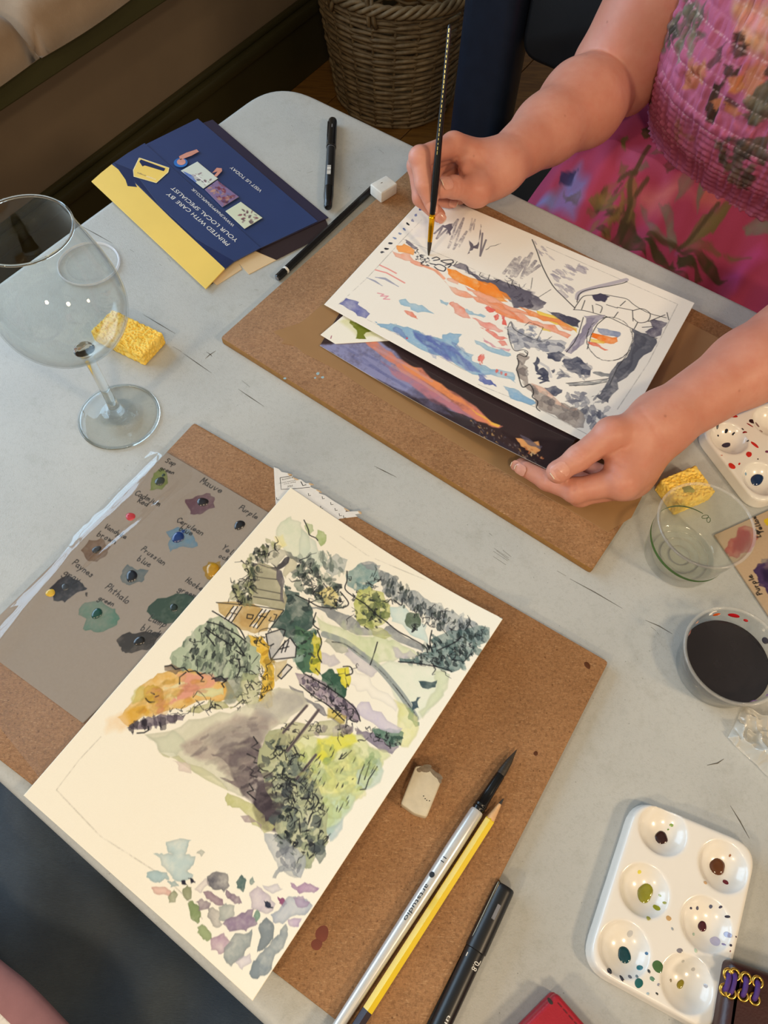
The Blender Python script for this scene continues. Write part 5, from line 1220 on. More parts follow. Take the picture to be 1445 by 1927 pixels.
W(A_((1040, 350), (1150, 290), (1240, 370), (1160, 460), (1010, 425)), (198, 194, 172), .7); c1.scatter(A_((1060, 360), (1150, 300), (1210, 380), (1150, 440), (1030, 420)), 10, [(120, 120, 108), (160, 158, 140)], (3, 7), .5)
c1.scatter(A_((1010, 340), (1120, 262), (1200, 300), (1010, 420), (1000, 600), (985, 700), (815, 692), (830, 620), (920, 520), (950, 430)), 56, [(72, 82, 66), (104, 110, 80), (150, 154, 112), (54, 60, 54), (190, 190, 140)], (3, 8), .5, 1.0)
c1.scribble(A_((1010, 340), (1120, 262), (1180, 300), (1000, 600), (985, 700), (815, 692), (920, 520)), 22, INK, 9, 1.3)
for p in (((1085, 915), (1190, 880), (1217, 890), (1182, 1000), (1120, 1092), (1098, 1000)),): W(A_(*p), (170, 170, 170), .9)
W(A_((1120, 1088), (1200, 985), (1250, 940), (1292, 1000), (1286, 1072)), (224, 220, 214), .95); W(A_((1165, 1200), (1230, 1120), (1262, 1142), (1190, 1220)), (222, 214, 204), .9); W(A_((1130, 1100), (1250, 1080), (1220, 1130), (1150, 1240)), (216, 196, 150), .8)
for p in (((1085, 915), (1190, 880), (1217, 890), (1205, 930)), ((1200, 985), (1250, 940), (1292, 1000), (1286, 1072), (1120, 1090), (1200, 985)), ((1170, 1020), (1240, 1000)), ((1215, 960), (1190, 1040)), ((1240, 960), (1215, 1035)), ((1120, 1092), (1100, 1000), (1085, 915)), ((1165, 1200), (1230, 1120), (1262, 1142), (1190, 1220), (1165, 1200))): c1.line(A_(*p), INK, 1.3, .9)
# yellow climber, hedge, ochre garden
W(A_((960, 920), (1060, 930), (1112, 1000), (1112, 1100), (1142, 1200), (1130, 1405), (1040, 1412), (1060, 1250), (1080, 1150), (1050, 1050), (985, 990)), (228, 184, 62), .95); c1.scatter(A_((1040, 1000), (1100, 1050), (1135, 1250), (1120, 1400), (1050, 1400), (1060, 1200)), 16, [(190, 140, 40), (238, 206, 100), (150, 130, 60)], (3, 7), .6)
c1.scribble(A_((960, 920), (1100, 940), (1142, 1200), (1130, 1405), (1000, 1410), (960, 1300), (1050, 1200), (1040, 1060)), 26, INK, 8, 1.1)
W(A_((690, 820), (830, 830), (940, 950), (1042, 1050), (1042, 1180), (1000, 1250), (900, 1232), (830, 1232), (700, 1202), (560, 1182), (440, 1152), (430, 1080), (510, 1000), (590, 900), (660, 850)), (176, 188, 160), .9)
c1.scatter(A_((500, 1010), (590, 910), (700, 830), (830, 835), (940, 955), (1030, 1060), (1030, 1180), (880, 1220), (700, 1190), (450, 1140)), 86, [(112, 126, 108), (76, 86, 80), (196, 204, 178), (56, 62, 62), (146, 160, 136), (206, 212, 190)], (4, 11), .38, .55)
for p in (((680, 825), (780, 850), (880, 920), (945, 970)), ((670, 870), (720, 900), (830, 980)), ((840, 920), (900, 1000), (935, 1060), (880, 1030)), ((680, 920), (740, 990)), ((720, 760), (790, 800), (850, 840), (900, 880), (940, 950)), ((900, 1080), (910, 1150), (890, 1210))): c1.line(A_(*p), INK, 1.4, .9, cr=True, jit=.8)
W(A_((930, 1180), (1040, 1180), (1050, 1260), (1040, 1400), (900, 1390), (870, 1330)), (166, 170, 118), .85); c1.scribble(A_((930, 1180), (1060, 1180), (1050, 1400), (880, 1390)), 18, INK, 8, 1.1)
W(A_((380, 1180), (520, 1168), (700, 1200), (820, 1230), (882, 1350), (760, 1382), (560, 1402), (440, 1432), (300, 1482), (150, 1545), (75, 1480), (170, 1380), (200, 1310), (300, 1220)), (226, 176, 88), .85)
W(A_((480, 1190), (640, 1178), (762, 1230), (660, 1292), (560, 1352), (440, 1392), (370, 1402), (480, 1330), (540, 1260)), (224, 158, 134), .85, soft=4); W(A_((640, 1290), (800, 1275), (800, 1330), (700, 1340), (600, 1330)), (224, 220, 166), .9); W(A_((350, 1345), (480, 1340), (480, 1362), (350, 1362)), (236, 222, 166), .9); W(A_((390, 1275), (550, 1245), (550, 1262), (400, 1292)), (240, 222, 170), .9)
W(A_((255, 1285), (318, 1258), (380, 1288), (392, 1340), (350, 1392), (290, 1384), (256, 1335)), (206, 168, 66), .8); W(A_((160, 1420), (270, 1400), (300, 1450), (160, 1520), (90, 1480)), (214, 160, 48), .8, soft=5); W(A_((0, 1500), (100, 1450), (160, 1530), (80, 1580), (0, 1590)), (240, 206, 160), .6, soft=8)
W(A_((190, 1300), (260, 1270), (260, 1340), (180, 1390)), (206, 196, 110), .6, soft=3)
for p in (((268, 1352), (290, 1376), (328, 1376)), ((305, 1312), (326, 1324)), ((335, 1342), (356, 1334))): c1.line(A_(*p), INK, 1.5, .9, cr=True)
W(A_((140, 1552), (260, 1490), (420, 1468), (540, 1460), (520, 1502), (400, 1532), (290, 1562), (170, 1562)), (112, 100, 112), .9); c1.scatter(A_((140, 1550), (260, 1490), (530, 1465), (400, 1530), (180, 1562)), 14, [(48, 42, 50), (84, 74, 88)], (4, 8), .4, .9)
W(A_((540, 1440), (640, 1400), (760, 1370), (900, 1380), (880, 1410), (700, 1420), (600, 1450)), (176, 174, 118), .8); c1.scribble(A_((420, 1460), (600, 1400), (760, 1365), (760, 1395), (600, 1430), (440, 1490)), 16, INK, 8, 1.0)
W(A_((800, 1230), (930, 1210), (932, 1300), (872, 1382), (800, 1382), (820, 1300)), (140, 146, 128), .8, soft=3); W(A_((720, 1200), (830, 1210), (820, 1250), (740, 1240)), (70, 62, 66), .85); W(A_((395, 1130), (470, 1130), (520, 1160), (470, 1190), (400, 1165)), (130, 110, 90), .85)
for p in (((400, 1135), (440, 1125), (470, 1160), (520, 1150), (560, 1170), (600, 1165), (640, 1190), (670, 1180)), ((540, 1175), (500, 1210), (495, 1255)), ((620, 1180), (660, 1210), (640, 1235), (670, 1235)), ((720, 1220), (780, 1200), (820, 1230), (780, 1250), (800, 1280)), ((210, 1592), (260, 1588), (290, 1570), (285, 1545))): c1.line(A_(*p), INK, 1.4, .9, jit=.6)
# lane
W(C_((130, 330), (300, 292), (480, 222), (640, 190), (760, 108), (850, 130), (902, 190), (760, 282), (690, 352), (640, 430), (622, 560), (590, 622), (520, 592), (400, 522), (290, 452), (200, 412)), (214, 210, 184), .85, soft=2)
W(C_((140, 335), (260, 310), (330, 380), (280, 440), (200, 412)), (206, 210, 182), .7, soft=3)
W(C_((300, 380), (420, 300), (560, 230), (700, 222), (760, 272), (700, 342), (660, 422), (622, 560), (560, 582), (500, 502), (420, 452), (320, 420)), (176, 160, 148), .75, soft=7); W(C_((430, 330), (600, 250), (720, 240), (700, 330), (640, 420), (560, 480), (470, 400)), (142, 132, 128), .65, soft=8)
W(C_((640, 190), (760, 120), (860, 140), (880, 190), (760, 260), (660, 240)), (172, 166, 158), .6, soft=8)
W(C_((520, 400), (620, 340), (682, 402), (702, 502), (762, 640), (768, 800), (700, 782), (660, 740), (600, 622), (536, 520)), (104, 92, 94), .85, soft=3); W(C_((640, 540), (720, 560), (760, 660), (764, 790), (690, 770), (640, 650)), (70, 60, 66), .8, soft=3)
for p in (((480, 530), (620, 570), (610, 590)), ((540, 490), (640, 500), (630, 540)), ((560, 560), (650, 600), (640, 640)), ((440, 420), (560, 430), (520, 470))): W(C_(*p), (132, 118, 116), .7)
W(C_((518, 602), (600, 640), (660, 682), (742, 762), (690, 792), (620, 722), (540, 672), (508, 640)), (200, 198, 138), .85); W(C_((580, 712), (680, 752), (680, 782), (600, 740)), (168, 148, 148), .8); W(C_((200, 412), (520, 592), (500, 560), (300, 440)), (206, 204, 160), .6)
W(C_((262, 452), (340, 470), (350, 512), (290, 500)), (226, 208, 194), .7)
for p in (((610, 420), (650, 440), (640, 460), (690, 470)), ((610, 480), (640, 500), (625, 520), (655, 530)), ((620, 560), (640, 590), (610, 600), (650, 635)), ((640, 340), (660, 370), (630, 390), (670, 410)), ((690, 470), (660, 500), (700, 520))): c1.line(C_(*p), INK, 1.2, .9)
# meadow
W(C_((700, 330), (900, 330), (1100, 330), (1250, 400), (1282, 430), (1230, 502), (1150, 602), (1060, 702), (1000, 802), (950, 782), (900, 652), (830, 502), (780, 422), (690, 382)), (220, 222, 166), .85, soft=3)
W(C_((940, 350), (1100, 318), (1130, 362), (1040, 402), (980, 490), (930, 440)), (222, 216, 76), .75, soft=4); W(C_((970, 480), (1100, 420), (1200, 470), (1120, 600), (1040, 640), (990, 560)), (226, 224, 140), .7, soft=5)
W(C_((930, 622), (1060, 600), (1130, 560), (1180, 560), (1060, 722), (1000, 802), (950, 702)), (190, 212, 178), .8, soft=3); W(C_((1140, 480), (1230, 440), (1250, 500), (1160, 590), (1120, 560)), (196, 212, 192), .7, soft=3)
c1.scatter(C_((830, 400), (1000, 360), (1240, 420), (1150, 600), (1000, 780), (900, 620)), 44, [(200, 210, 150), (230, 226, 140), (176, 196, 150), (190, 200, 120)], (5, 13), .6, a=.4, soft=3)
W(C_((980, 770), (1060, 720), (1040, 790), (1000, 830)), (176, 196, 196), .7, soft=3)
# rough wall in the foreground
W(C_((690, 362), (770, 302), (842, 382), (882, 502), (962, 622), (982, 762), (992, 832), (922, 922), (850, 962), (760, 882), (740, 762), (730, 642), (690, 542), (660, 442)), (178, 180, 140), .9)
c1.scatter(C_((690, 365), (770, 310), (840, 385), (880, 500), (960, 625), (985, 830), (920, 915), (850, 955), (765, 880), (740, 760), (700, 540)), 110, [(112, 122, 112), (150, 158, 126), (86, 94, 92), (196, 200, 160), (64, 70, 74), (130, 140, 126)], (4, 9), .6, a=.75)
c1.scribble(C_((690, 365), (770, 310), (840, 385), (880, 500), (960, 625), (985, 830), (920, 900), (850, 900), (765, 820), (740, 700), (700, 540)), 56, INK, 8, 1.4)
W(C_((690, 792), (790, 822), (882, 902), (862, 1002), (760, 972), (722, 882)), (176, 180, 182), .75); c1.scatter(C_((700, 800), (790, 830), (880, 910), (850, 990), (760, 960)), 14, [(140, 146, 152), (196, 198, 196), (118, 122, 130)], (5, 10), .5, a=.6)
W(C_((700, 330), (840, 270), (1060, 290), (1100, 320), (900, 340), (760, 380)), (186, 184, 140), .7); c1.scatter(C_((880, 300), (1100, 280), (1150, 320), (900, 335)), 14, [(150, 138, 140), (200, 190, 180), (110, 100, 104)], (3, 6), .6); c1.scribble(C_((740, 270), (900, 260), (1140, 290), (1130, 320), (900, 335), (760, 310)), 24, INK, 6, 1.1)
for p, w_ in ((((890, 195), (780, 320)), 3.0), (((945, 215), (800, 405)), 3.4), (((932, 425), (840, 540)), 3.0)): c1.line(C_(*p), (112, 98, 98), w_, .9); c1.line(C_(*p), INK, .9, .6)
c1.scribble(C_((850, 420), (1000, 370), (1220, 450), (1160, 590), (1030, 720), (960, 800), (900, 640)), 46, INK, 9, 1.0, 'tick')
for p in (((1160, 470), (1140, 520), (1130, 560)), ((1185, 465), (1160, 540)), ((1220, 480), (1180, 540), (1165, 585), (1140, 588)), ((1075, 415), (1040, 445), (1060, 442), (1100, 405))): c1.line(C_(*p), INK, 1.1, .85)
# far pen contours
for p in (((440, 50), (466, 95), (470, 120), (500, 130), (510, 146)), ((650, 300), (655, 340), (650, 380), (680, 420), (740, 460), (800, 510), (850, 545)), ((400, 410), (470, 440), (520, 470), (620, 470), (660, 450), (620, 400)), ((850, 545), (900, 590), (960, 620), (1030, 660), (1045, 690)), ((500, 500), (490, 550), (520, 580)), ((800, 640), (780, 700), (765, 750)), ((1060, 580), (1050, 640), (1070, 690)), ((905, 740), (1000, 745), (1100, 765), (1160, 780)), ((440, 790), (560, 860), (650, 920), (700, 970), (715, 1020)), ((420, 850), (500, 910), (560, 950), (640, 1020)), ((500, 770), (520, 800)), ((640, 760), (670, 760), (680, 790), (650, 800)), ((880, 440), (910, 460), (920, 430)), ((510, 580), (530, 640), (515, 700), (530, 740)), ((1100, 680), (1180, 640), (1210, 620), (1240, 625))): c1.line(B_(*p), INK, 1.3, .9, cr=True, jit=.9)
c1.scribble(B_((430, 230), (560, 330), (660, 470), (520, 460), (420, 340)), 16, INK, 8, 1.2); c1.scribble(B_((1080, 640), (1330, 580), (1200, 760), (950, 735)), 14, INK, 8, 1.1); c1.scribble(B_((430, 800), (700, 980), (680, 1030), (480, 890)), 18, INK, 6, 1.1); c1.scribble(B_((720, 1060), (920, 1100), (880, 1180), (740, 1090)), 14, INK, 6, 1.1)
c1.line(B_((1385, 508), (1398, 520)), INK, 1.5); c1.line(B_((1400, 520), (1416, 512), (1406, 524), (1418, 528)), INK, 1.5)
# colour trials along the margin
for p, rgb, a in ((((325, 245), (400, 225), (462, 235), (440, 280), (430, 312), (484, 322), (470, 372), (440, 402), (472, 422), (440, 450), (360, 442), (330, 402), (300, 372), (258, 308), (300, 304), (360, 310), (330, 272)), (192, 208, 204), .9), (((220, 412), (260, 398), (330, 410), (342, 450), (290, 466), (240, 452)), (176, 198, 198), .9), (((330, 460), (372, 454), (396, 486), (350, 492)), (176, 194, 190), .9), (((490, 305), (515, 284), (536, 302), (515, 324)), (206, 206, 190), .9),
    (((548, 432), (600, 404), (660, 420), (670, 482), (640, 517), (580, 502), (550, 472)), (92, 90, 98), .95), (((408, 455), (430, 458), (438, 476), (420, 477)), (46, 44, 58), .95), (((442, 440), (470, 444), (485, 466), (460, 471)), (46, 46, 60), .95), (((705, 462), (735, 422), (762, 450), (745, 517), (710, 492)), (84, 108, 104), .9), (((780, 452), (796, 434), (808, 460), (785, 477)), (138, 156, 148), .85), (((246, 490), (300, 488), (352, 510), (346, 542), (290, 532), (255, 512)), (228, 182, 166), .9),
    (((336, 542), (370, 503), (390, 530), (376, 572), (340, 575)), (150, 154, 122), .9), (((416, 500), (440, 478), (464, 510), (462, 552), (440, 564), (420, 540)), (158, 160, 126), .9), (((443, 578), (470, 563), (502, 590), (514, 650), (495, 690), (460, 662)), (138, 154, 106), .9), (((495, 708), (520, 690), (552, 720), (574, 770), (545, 784), (510, 752)), (162, 174, 128), .9),
    (((526, 515), (580, 524), (632, 555), (642, 587), (590, 582), (550, 556)), (158, 132, 142), .9), (((488, 570), (520, 550), (567, 575), (562, 607), (500, 617)), (152, 136, 142), .9), (((652, 503), (672, 520), (722, 540), (738, 577), (700, 582), (660, 552)), (140, 118, 134), .9), (((480, 500), (540, 440), (560, 480), (520, 520)), (222, 208, 204), .6), (((778, 520), (820, 483), (882, 530), (922, 580), (906, 617), (850, 627), (788, 602)), (192, 176, 192), .85), (((850, 480), (900, 480), (960, 500), (900, 525)), (212, 204, 212), .7), (((858, 565), (890, 574), (908, 602), (880, 604)), (50, 54, 72), .95), (((1003, 465), (1080, 463), (1157, 495), (1130, 522), (1050, 527), (1010, 492)), (172, 132, 168), .85), (((930, 543), (960, 547), (982, 580), (965, 600), (940, 577)), (156, 92, 126), .9),
    (((980, 550), (1010, 543), (1122, 590), (1080, 642), (1000, 652), (920, 687), (893, 640), (930, 620)), (176, 182, 192), .8), (((1015, 545), (1070, 538), (1107, 570), (1090, 597), (1030, 582)), (180, 156, 182), .7), (((988, 665), (1062, 660), (1042, 707), (1000, 702)), (198, 174, 200), .8), (((553, 610), (580, 598), (622, 640), (632, 692), (580, 702), (550, 652)), (158, 152, 146), .85), (((610, 600), (650, 576), (697, 590), (697, 642), (660, 672), (610, 662)), (180, 182, 172), .85), (((633, 690), (720, 640), (802, 608), (822, 690), (760, 732), (670, 732)), (152, 132, 152), .85), (((568, 770), (640, 738), (692, 790), (650, 832), (610, 854), (570, 832)), (170, 134, 158), .85), (((640, 822), (700, 740), (792, 718), (782, 812), (730, 882), (680, 922), (638, 872)), (158, 164, 160), .9), (((700, 900), (780, 850), (790, 900), (740, 940)), (214, 204, 214), .6), (((833, 690), (870, 653), (912, 700), (907, 770), (850, 832), (820, 842), (840, 762)), (136, 144, 146), .9), (((920, 762), (976, 688), (987, 740), (962, 822), (912, 872), (900, 922), (860, 972), (800, 987), (778, 960), (800, 890), (850, 842), (890, 802)), (138, 148, 152), .9), (((800, 652), (820, 613), (837, 650), (815, 682)), (140, 166, 146), .9)): W(D_(*p), rgb, a, .3, .14)
# second pass: deeper tones, dry strokes and denser pen work
c1.SS = 1.0
DK = [(50, 58, 54), (70, 80, 72), (36, 42, 44)]
for reg, n, ang in ((B_((400, 250), (470, 260), (560, 335), (650, 390), (660, 470), (600, 480), (520, 440), (430, 380)), 34, None), (B_((660, 420), (720, 400), (850, 470), (830, 560), (760, 585), (700, 540)), 22, None), (B_((800, 290), (900, 350), (1060, 450), (1300, 565), (1260, 640), (1100, 580), (900, 450)), 46, .5), (B_((1060, 630), (1340, 575), (1210, 765), (1060, 745), (930, 735)), 44, 1.0), (A_((1010, 350), (1110, 270), (1000, 600), (985, 700), (830, 690), (920, 520)), 26, 1.0), (A_((520, 1010), (600, 910), (700, 840), (830, 840), (1000, 1040), (1000, 1180), (700, 1190)), 40, .55), (C_((700, 380), (770, 330), (870, 500), (960, 640), (975, 820), (850, 940), (770, 850), (740, 640)), 50, None), (B_((400, 560), (500, 590), (500, 780), (420, 720)), 14, None)):
    c1.scatter(reg, n, DK, (2.0, 5.5), .42, ang, .8, soft=1.0)
for reg, n in ((B_((430, 240), (640, 380), (650, 470), (500, 440)), 18), (B_((660, 300), (840, 300), (850, 560), (700, 560)), 22), (B_((860, 360), (1320, 570), (1220, 640), (900, 450)), 30), (B_((930, 735), (1330, 585), (1200, 770)), 26), (A_((830, 690), (1110, 280), (1000, 690)), 20), (A_((450, 1130), (700, 850), (1030, 1060), (1000, 1230)), 30), (C_((690, 380), (850, 400), (985, 830), (850, 930), (740, 700)), 46), (B_((440, 800), (560, 870), (700, 990), (560, 950)), 16), (B_((1060, 640), (1100, 600), (1200, 700)), 6)):
    c1.scribble(reg, n, INK, 6, 1.0)
c1.scatter(C_((300, 400), (440, 320), (600, 250), (700, 260), (640, 420), (600, 560), (500, 520)), 40, [(150, 138, 132), (124, 112, 112), (186, 176, 160), (170, 150, 142)], (6, 16), .3, 2.5, .45, soft=3)
c1.scatter(C_((560, 480), (640, 430), (700, 520), (760, 700), (740, 780), (640, 640)), 24, [(70, 60, 66), (96, 84, 88), (54, 48, 54)], (6, 14), .35, 2.4, .6, soft=2)
c1.scatter(C_((820, 420), (1000, 360), (1240, 420), (1150, 590), (1000, 760), (900, 620)), 40, [(206, 212, 120), (176, 190, 110), (150, 176, 120), (226, 222, 150)], (4, 9), .5, None, .45, soft=2)
c1.scatter(B_((500, 520), (800, 600), (1000, 710), (780, 740), (600, 640)), 18, [(190, 202, 150), (214, 218, 176)], (7, 16), .4, .9, .4, soft=4)
c1.scatter(A_((200, 1330), (480, 1200), (800, 1250), (600, 1390), (200, 1480)), 26, [(214, 150, 60), (232, 190, 110), (214, 140, 110), (196, 150, 56)], (6, 14), .5, 2.6, .45, soft=3)
W(A_((1000, 470), (1150, 500), (1190, 700), (1000, 660)), (150, 146, 122), .4, soft=5); W(A_((900, 725), (1050, 745), (970, 850), (870, 830)), (168, 136, 82), .35, soft=4)
for p in (((865, 725), (805, 812)), ((893, 728), (830, 825)), ((922, 730), (850, 838)), ((1060, 745), (975, 862)), ((1085, 750), (1000, 870)), ((1112, 755), (1025, 876)), ((1040, 790), (1085, 800)), ((960, 780), (1000, 786), (990, 812), (955, 806), (960, 780))): c1.line(A_(*p), INK, 1.0, .85)
cottage = S1.build('watercolour_sheet', paper_m, c1, thick=.35)
tag(cottage, 'sheet with a watercolour and ink painting of a cottage lying on the near board', 'painting')

# ================================================================== sunset painting (far sheet)
S2 = Sheet([(808, 359, 10.5), (610, 573, 13.5), (1150, 855, 37), (1307, 570, 16)], RES, lambda u, v: -4.0 * np.sin(np.pi * u) * v)
# A far-left corner, B near-left, C near-right, D far-right: u runs along the long side, v across
c2 = Canvas(S2.nu, S2.nv, (246, 241, 230), S2.loc); W = c2.wash
E_, F2_, G_ = crop(600, 380, 3.6125), crop(900, 430, 3.44), crop(740, 200, 4.817)
PG = (112, 106, 118)
for p in (E_((135, 695), (330, 515), (570, 255), (700, 120)), E_((570, 252), (740, 320), (920, 396), (1010, 440), (1100, 480), (1445, 600)), F2_((1290, 490), (1100, 870), (900, 1170)), F2_((440, 120), (1290, 490)), E_((330, 800), (700, 985), (1000, 1150)), F2_((0, 1010), (380, 1160), (700, 1330))): c2.line(p, (120, 116, 112), .9, .55, dry=.3)
W(E_((525, 298), (580, 283), (652, 330), (640, 362), (540, 340)), (252, 172, 98), .9); W(E_((498, 335), (620, 352), (662, 400), (722, 430), (700, 442), (620, 402), (520, 372)), (246, 176, 148), .85); W(E_((590, 255), (640, 288), (672, 312), (650, 322), (600, 284)), (128, 122, 134), .9)
c2.line(E_((700, 430), (800, 468), (850, 520)), (248, 168, 130), 5, .8)
c2.scatter(E_((655, 340), (700, 345), (770, 400), (745, 435), (680, 405)), 22, [(30, 32, 44), (60, 62, 76)], (1.5, 3.4), .45); c2.scribble(E_((655, 335), (750, 395), (745, 435), (680, 405)), 14, (24, 26, 36), 4, 1.6)
for p in (((770, 385), (800, 375), (820, 390), (780, 398)), ((830, 400), (860, 395), (905, 395), (912, 412), (880, 420), (850, 412), (830, 402)), ((790, 430), (820, 425), (860, 445), (850, 470), (810, 460), (785, 440)), ((860, 430), (900, 425), (880, 445)), ((760, 420), (790, 425))): c2.line(E_(*p), (34, 36, 48), 2.0, .85, cr=True)
W(E_((868, 448), (930, 463), (1100, 538), (1242, 608), (1287, 682), (1200, 662), (1050, 592), (880, 492)), (252, 148, 52), .95, .12); W(E_((905, 432), (960, 413), (1022, 465), (1080, 500), (1160, 540), (1230, 528), (1300, 558), (1446, 612), (1446, 718), (1320, 718), (1282, 640), (1180, 572), (1060, 512)), (108, 104, 118), .92); c2.scatter(E_((920, 430), (1000, 460), (1445, 620), (1445, 700), (1300, 650), (1100, 520)), 24, [(86, 82, 98), (132, 128, 140)], (4, 10), .5, a=.45, soft=3)
for p in (((940, 405), (920, 430)), ((1005, 440), (1020, 490), (1060, 495)), ((1100, 480), (1090, 500), (1150, 530), (1160, 495)), ((1160, 540), (1200, 550), (1225, 530), (1190, 520)), ((1280, 545), (1300, 590)), ((1320, 560), (1350, 600)), ((1360, 560), (1370, 590)), ((1290, 520), (1320, 530), (1310, 570))): c2.line(E_(*p), INK, 1.0, .85)
SAL, SALD = (246, 172, 140), (240, 142, 118)
W(E_((700, 430), (800, 468), (880, 570), (1000, 608), (1162, 680), (1150, 702), (1000, 652), (900, 602), (820, 502)), SAL, .85); W(E_((868, 520), (955, 543), (945, 562), (880, 537)), SAL, .7); W(E_((990, 568), (1100, 608), (1250, 688), (1445, 740), (1445, 780), (1200, 702), (1050, 622)), SAL, .8); W(E_((1150, 680), (1250, 698), (1332, 760), (1392, 822), (1300, 792), (1180, 722)), (246, 152, 104), .85)
c2.line(E_((415, 430), (470, 455), (525, 485)), (236, 142, 134), 2.6, .85); c2.line(E_((385, 462), (460, 482), (520, 515), (582, 550)), (236, 142, 134), 2.6, .85)
c2.line(E_((325, 515), (380, 538), (430, 570)), (152, 156, 180), 3.4, .85, taper=True); c2.line(E_((385, 512), (450, 522), (540, 575)), (152, 156, 180), 4.4, .85, taper=True)
c2.line(E_((400, 620), (440, 628), (420, 640), (470, 640), (440, 660), (480, 662)), (228, 152, 164), 2.2, .8)
W(E_((138, 692), (185, 653), (272, 680), (265, 698), (290, 715), (347, 760), (320, 792), (230, 742)), (96, 102, 168), .92, wob=.5)
BL, BLD, IND = (166, 200, 220), (142, 182, 214), (98, 112, 178)
W(E_((543, 670), (590, 658), (622, 690), (700, 700), (784, 762), (720, 747), (620, 712), (570, 702)), BL, .9); W(E_((578, 738), (620, 745), (662, 775), (672, 797), (630, 782)), SALD, .9)
W(E_((823, 663), (880, 683), (870, 707), (830, 687)), BL, .9); W(E_((975, 722), (1040, 743), (1132, 775), (1120, 787), (1030, 767)), BL, .85); W(E_((885, 688), (940, 688), (1000, 750), (1032, 792), (980, 787), (920, 732)), SALD, .9)
for p in (((1040, 788), (1120, 818), (1200, 838), (1252, 882), (1190, 872), (1100, 842)), ((1095, 853), (1150, 863), (1210, 898), (1284, 930), (1250, 938), (1170, 902)), ((1213, 950), (1260, 943), (1282, 977), (1240, 977))): W(E_(*p), (242, 146, 132), .88)
for p in (((1125, 718), (1150, 708), (1202, 735), (1160, 752)), ((1187, 775), (1215, 758), (1222, 795), (1200, 807)), ((1238, 768), (1265, 780), (1277, 842), (1245, 832)), ((1083, 1050), (1122, 1033), (1112, 1102), (1090, 1082))): W(E_(*p), (240, 108, 96), .9)
W(E_((1115, 923), (1170, 958), (1302, 1000), (1292, 1017), (1180, 987), (1120, 947)), (228, 164, 176), .85); W(E_((1058, 938), (1120, 958), (1200, 998), (1302, 1030), (1290, 1052), (1150, 1012), (1070, 967)), BL, .85)
W(E_((380, 813), (450, 830), (540, 838), (680, 878), (760, 918), (840, 930), (890, 888), (972, 900), (930, 980), (1052, 1040), (1040, 1080), (1132, 1112), (1320, 1160), (1330, 1210), (1100, 1180), (800, 1042), (640, 972), (500, 882), (420, 852)), (150, 188, 216), .88); W(E_((640, 880), (760, 908), (900, 978), (962, 1030), (1080, 1132), (1140, 1190), (1000, 1142), (820, 1042), (700, 962)), IND, .75, soft=4); c2.scatter(E_((480, 850), (760, 920), (960, 980), (1120, 1130), (1000, 1130), (640, 960)), 26, [(126, 160, 206), (110, 130, 190), (170, 204, 224)], (5, 14), .35, .3, a=.5, soft=2)
W(E_((590, 925), (600, 920), (606, 930), (596, 934)), (220, 90, 110), .9)
for (x, y), rgb in zip(((432, 340), (458, 318), (485, 283), (515, 246), (550, 216), (580, 186), (605, 150), (636, 124), (660, 90), (690, 50)), ((24, 26, 40), (24, 26, 40), (40, 44, 62), (118, 140, 190), (104, 124, 176), (96, 116, 168), (24, 26, 36), (138, 140, 172), (92, 108, 172), (70, 86, 150))): c2.dab(c2.loc(*E_((x, y))[0]), 5.2, .6, .9 + x * .01, rgb, .9)
# brushed mountain
W(E_((700, 150), (840, 90), (860, 130), (760, 250), (620, 260)), (226, 224, 226), .5, soft=8); 
zz = [(785, 215), (845, 160), (800, 250), (905, 150), (870, 215), (945, 118), (880, 312), (985, 110), (915, 322), (1005, 200), (955, 305)]
c2.line(E_(*zz), PG, 3.2, .8, dry=.25)
c2.line(E_((1030, 205), (1042, 112), (1022, 200), (1062, 118), (1050, 190)), PG, 2.0, .6, dry=.3); W(E_((1010, 355), (1020, 260), (1050, 300), (1075, 290), (1100, 150), (1104, 170), (1080, 320), (1050, 315)), PG, .88); c2.line(E_((1112, 212), (1096, 368), (1136, 258)), PG, 2.8, .85); W(E_((830, 165), (900, 148), (912, 175), (890, 230), (870, 180)), PG, .8)
c2.line(E_((1135, 325), (1150, 318), (1165, 302), (1200, 296), (1235, 282)), INK, 1.0, .8, dry=.4)
c2.line(F2_((165, 290), (240, 195), (200, 290), (270, 185), (215, 310), (310, 190), (240, 310), (345, 160), (280, 320), (370, 210), (310, 300), (395, 240), (340, 280)), PG, 5.2, .85, dry=.2)
c2.scribble(F2_((180, 320), (330, 350), (300, 400), (190, 360)), 12, (90, 86, 98), 5, 1.0)
c2.line(F2_((350, 70), (380, 150), (420, 250), (480, 370), (560, 450), (622, 512)), INK, 1.6, .9, cr=True, jit=.7); c2.line(F2_((350, 320), (340, 390)), INK, 1, .7, dry=.3); c2.line(F2_((390, 445), (470, 395)), INK, 1, .7, dry=.3)
LAV = (176, 170, 184)
c2.scatter(F2_((365, 90), (420, 110), (440, 160), (395, 170)), 8, [LAV], (3, 7), .3, .3, a=.6); c2.scatter(F2_((450, 170), (540, 190), (620, 300), (590, 450), (550, 440), (500, 330)), 20, [LAV, (160, 154, 172), (196, 190, 200)], (6, 14), .3, .25, a=.65); c2.scatter(F2_((560, 240), (680, 250), (670, 275), (580, 265)), 7, [LAV], (7, 12), .3, .3, a=.7)
c2.line(F2_((640, 455), (655, 415), (760, 380), (850, 358), (960, 330)), LAV, 6.5, .8, cr=True); c2.line(F2_((640, 475), (650, 430), (700, 400), (850, 372), (930, 355), (965, 345)), INK, 1.3, .9, cr=True, jit=.5)
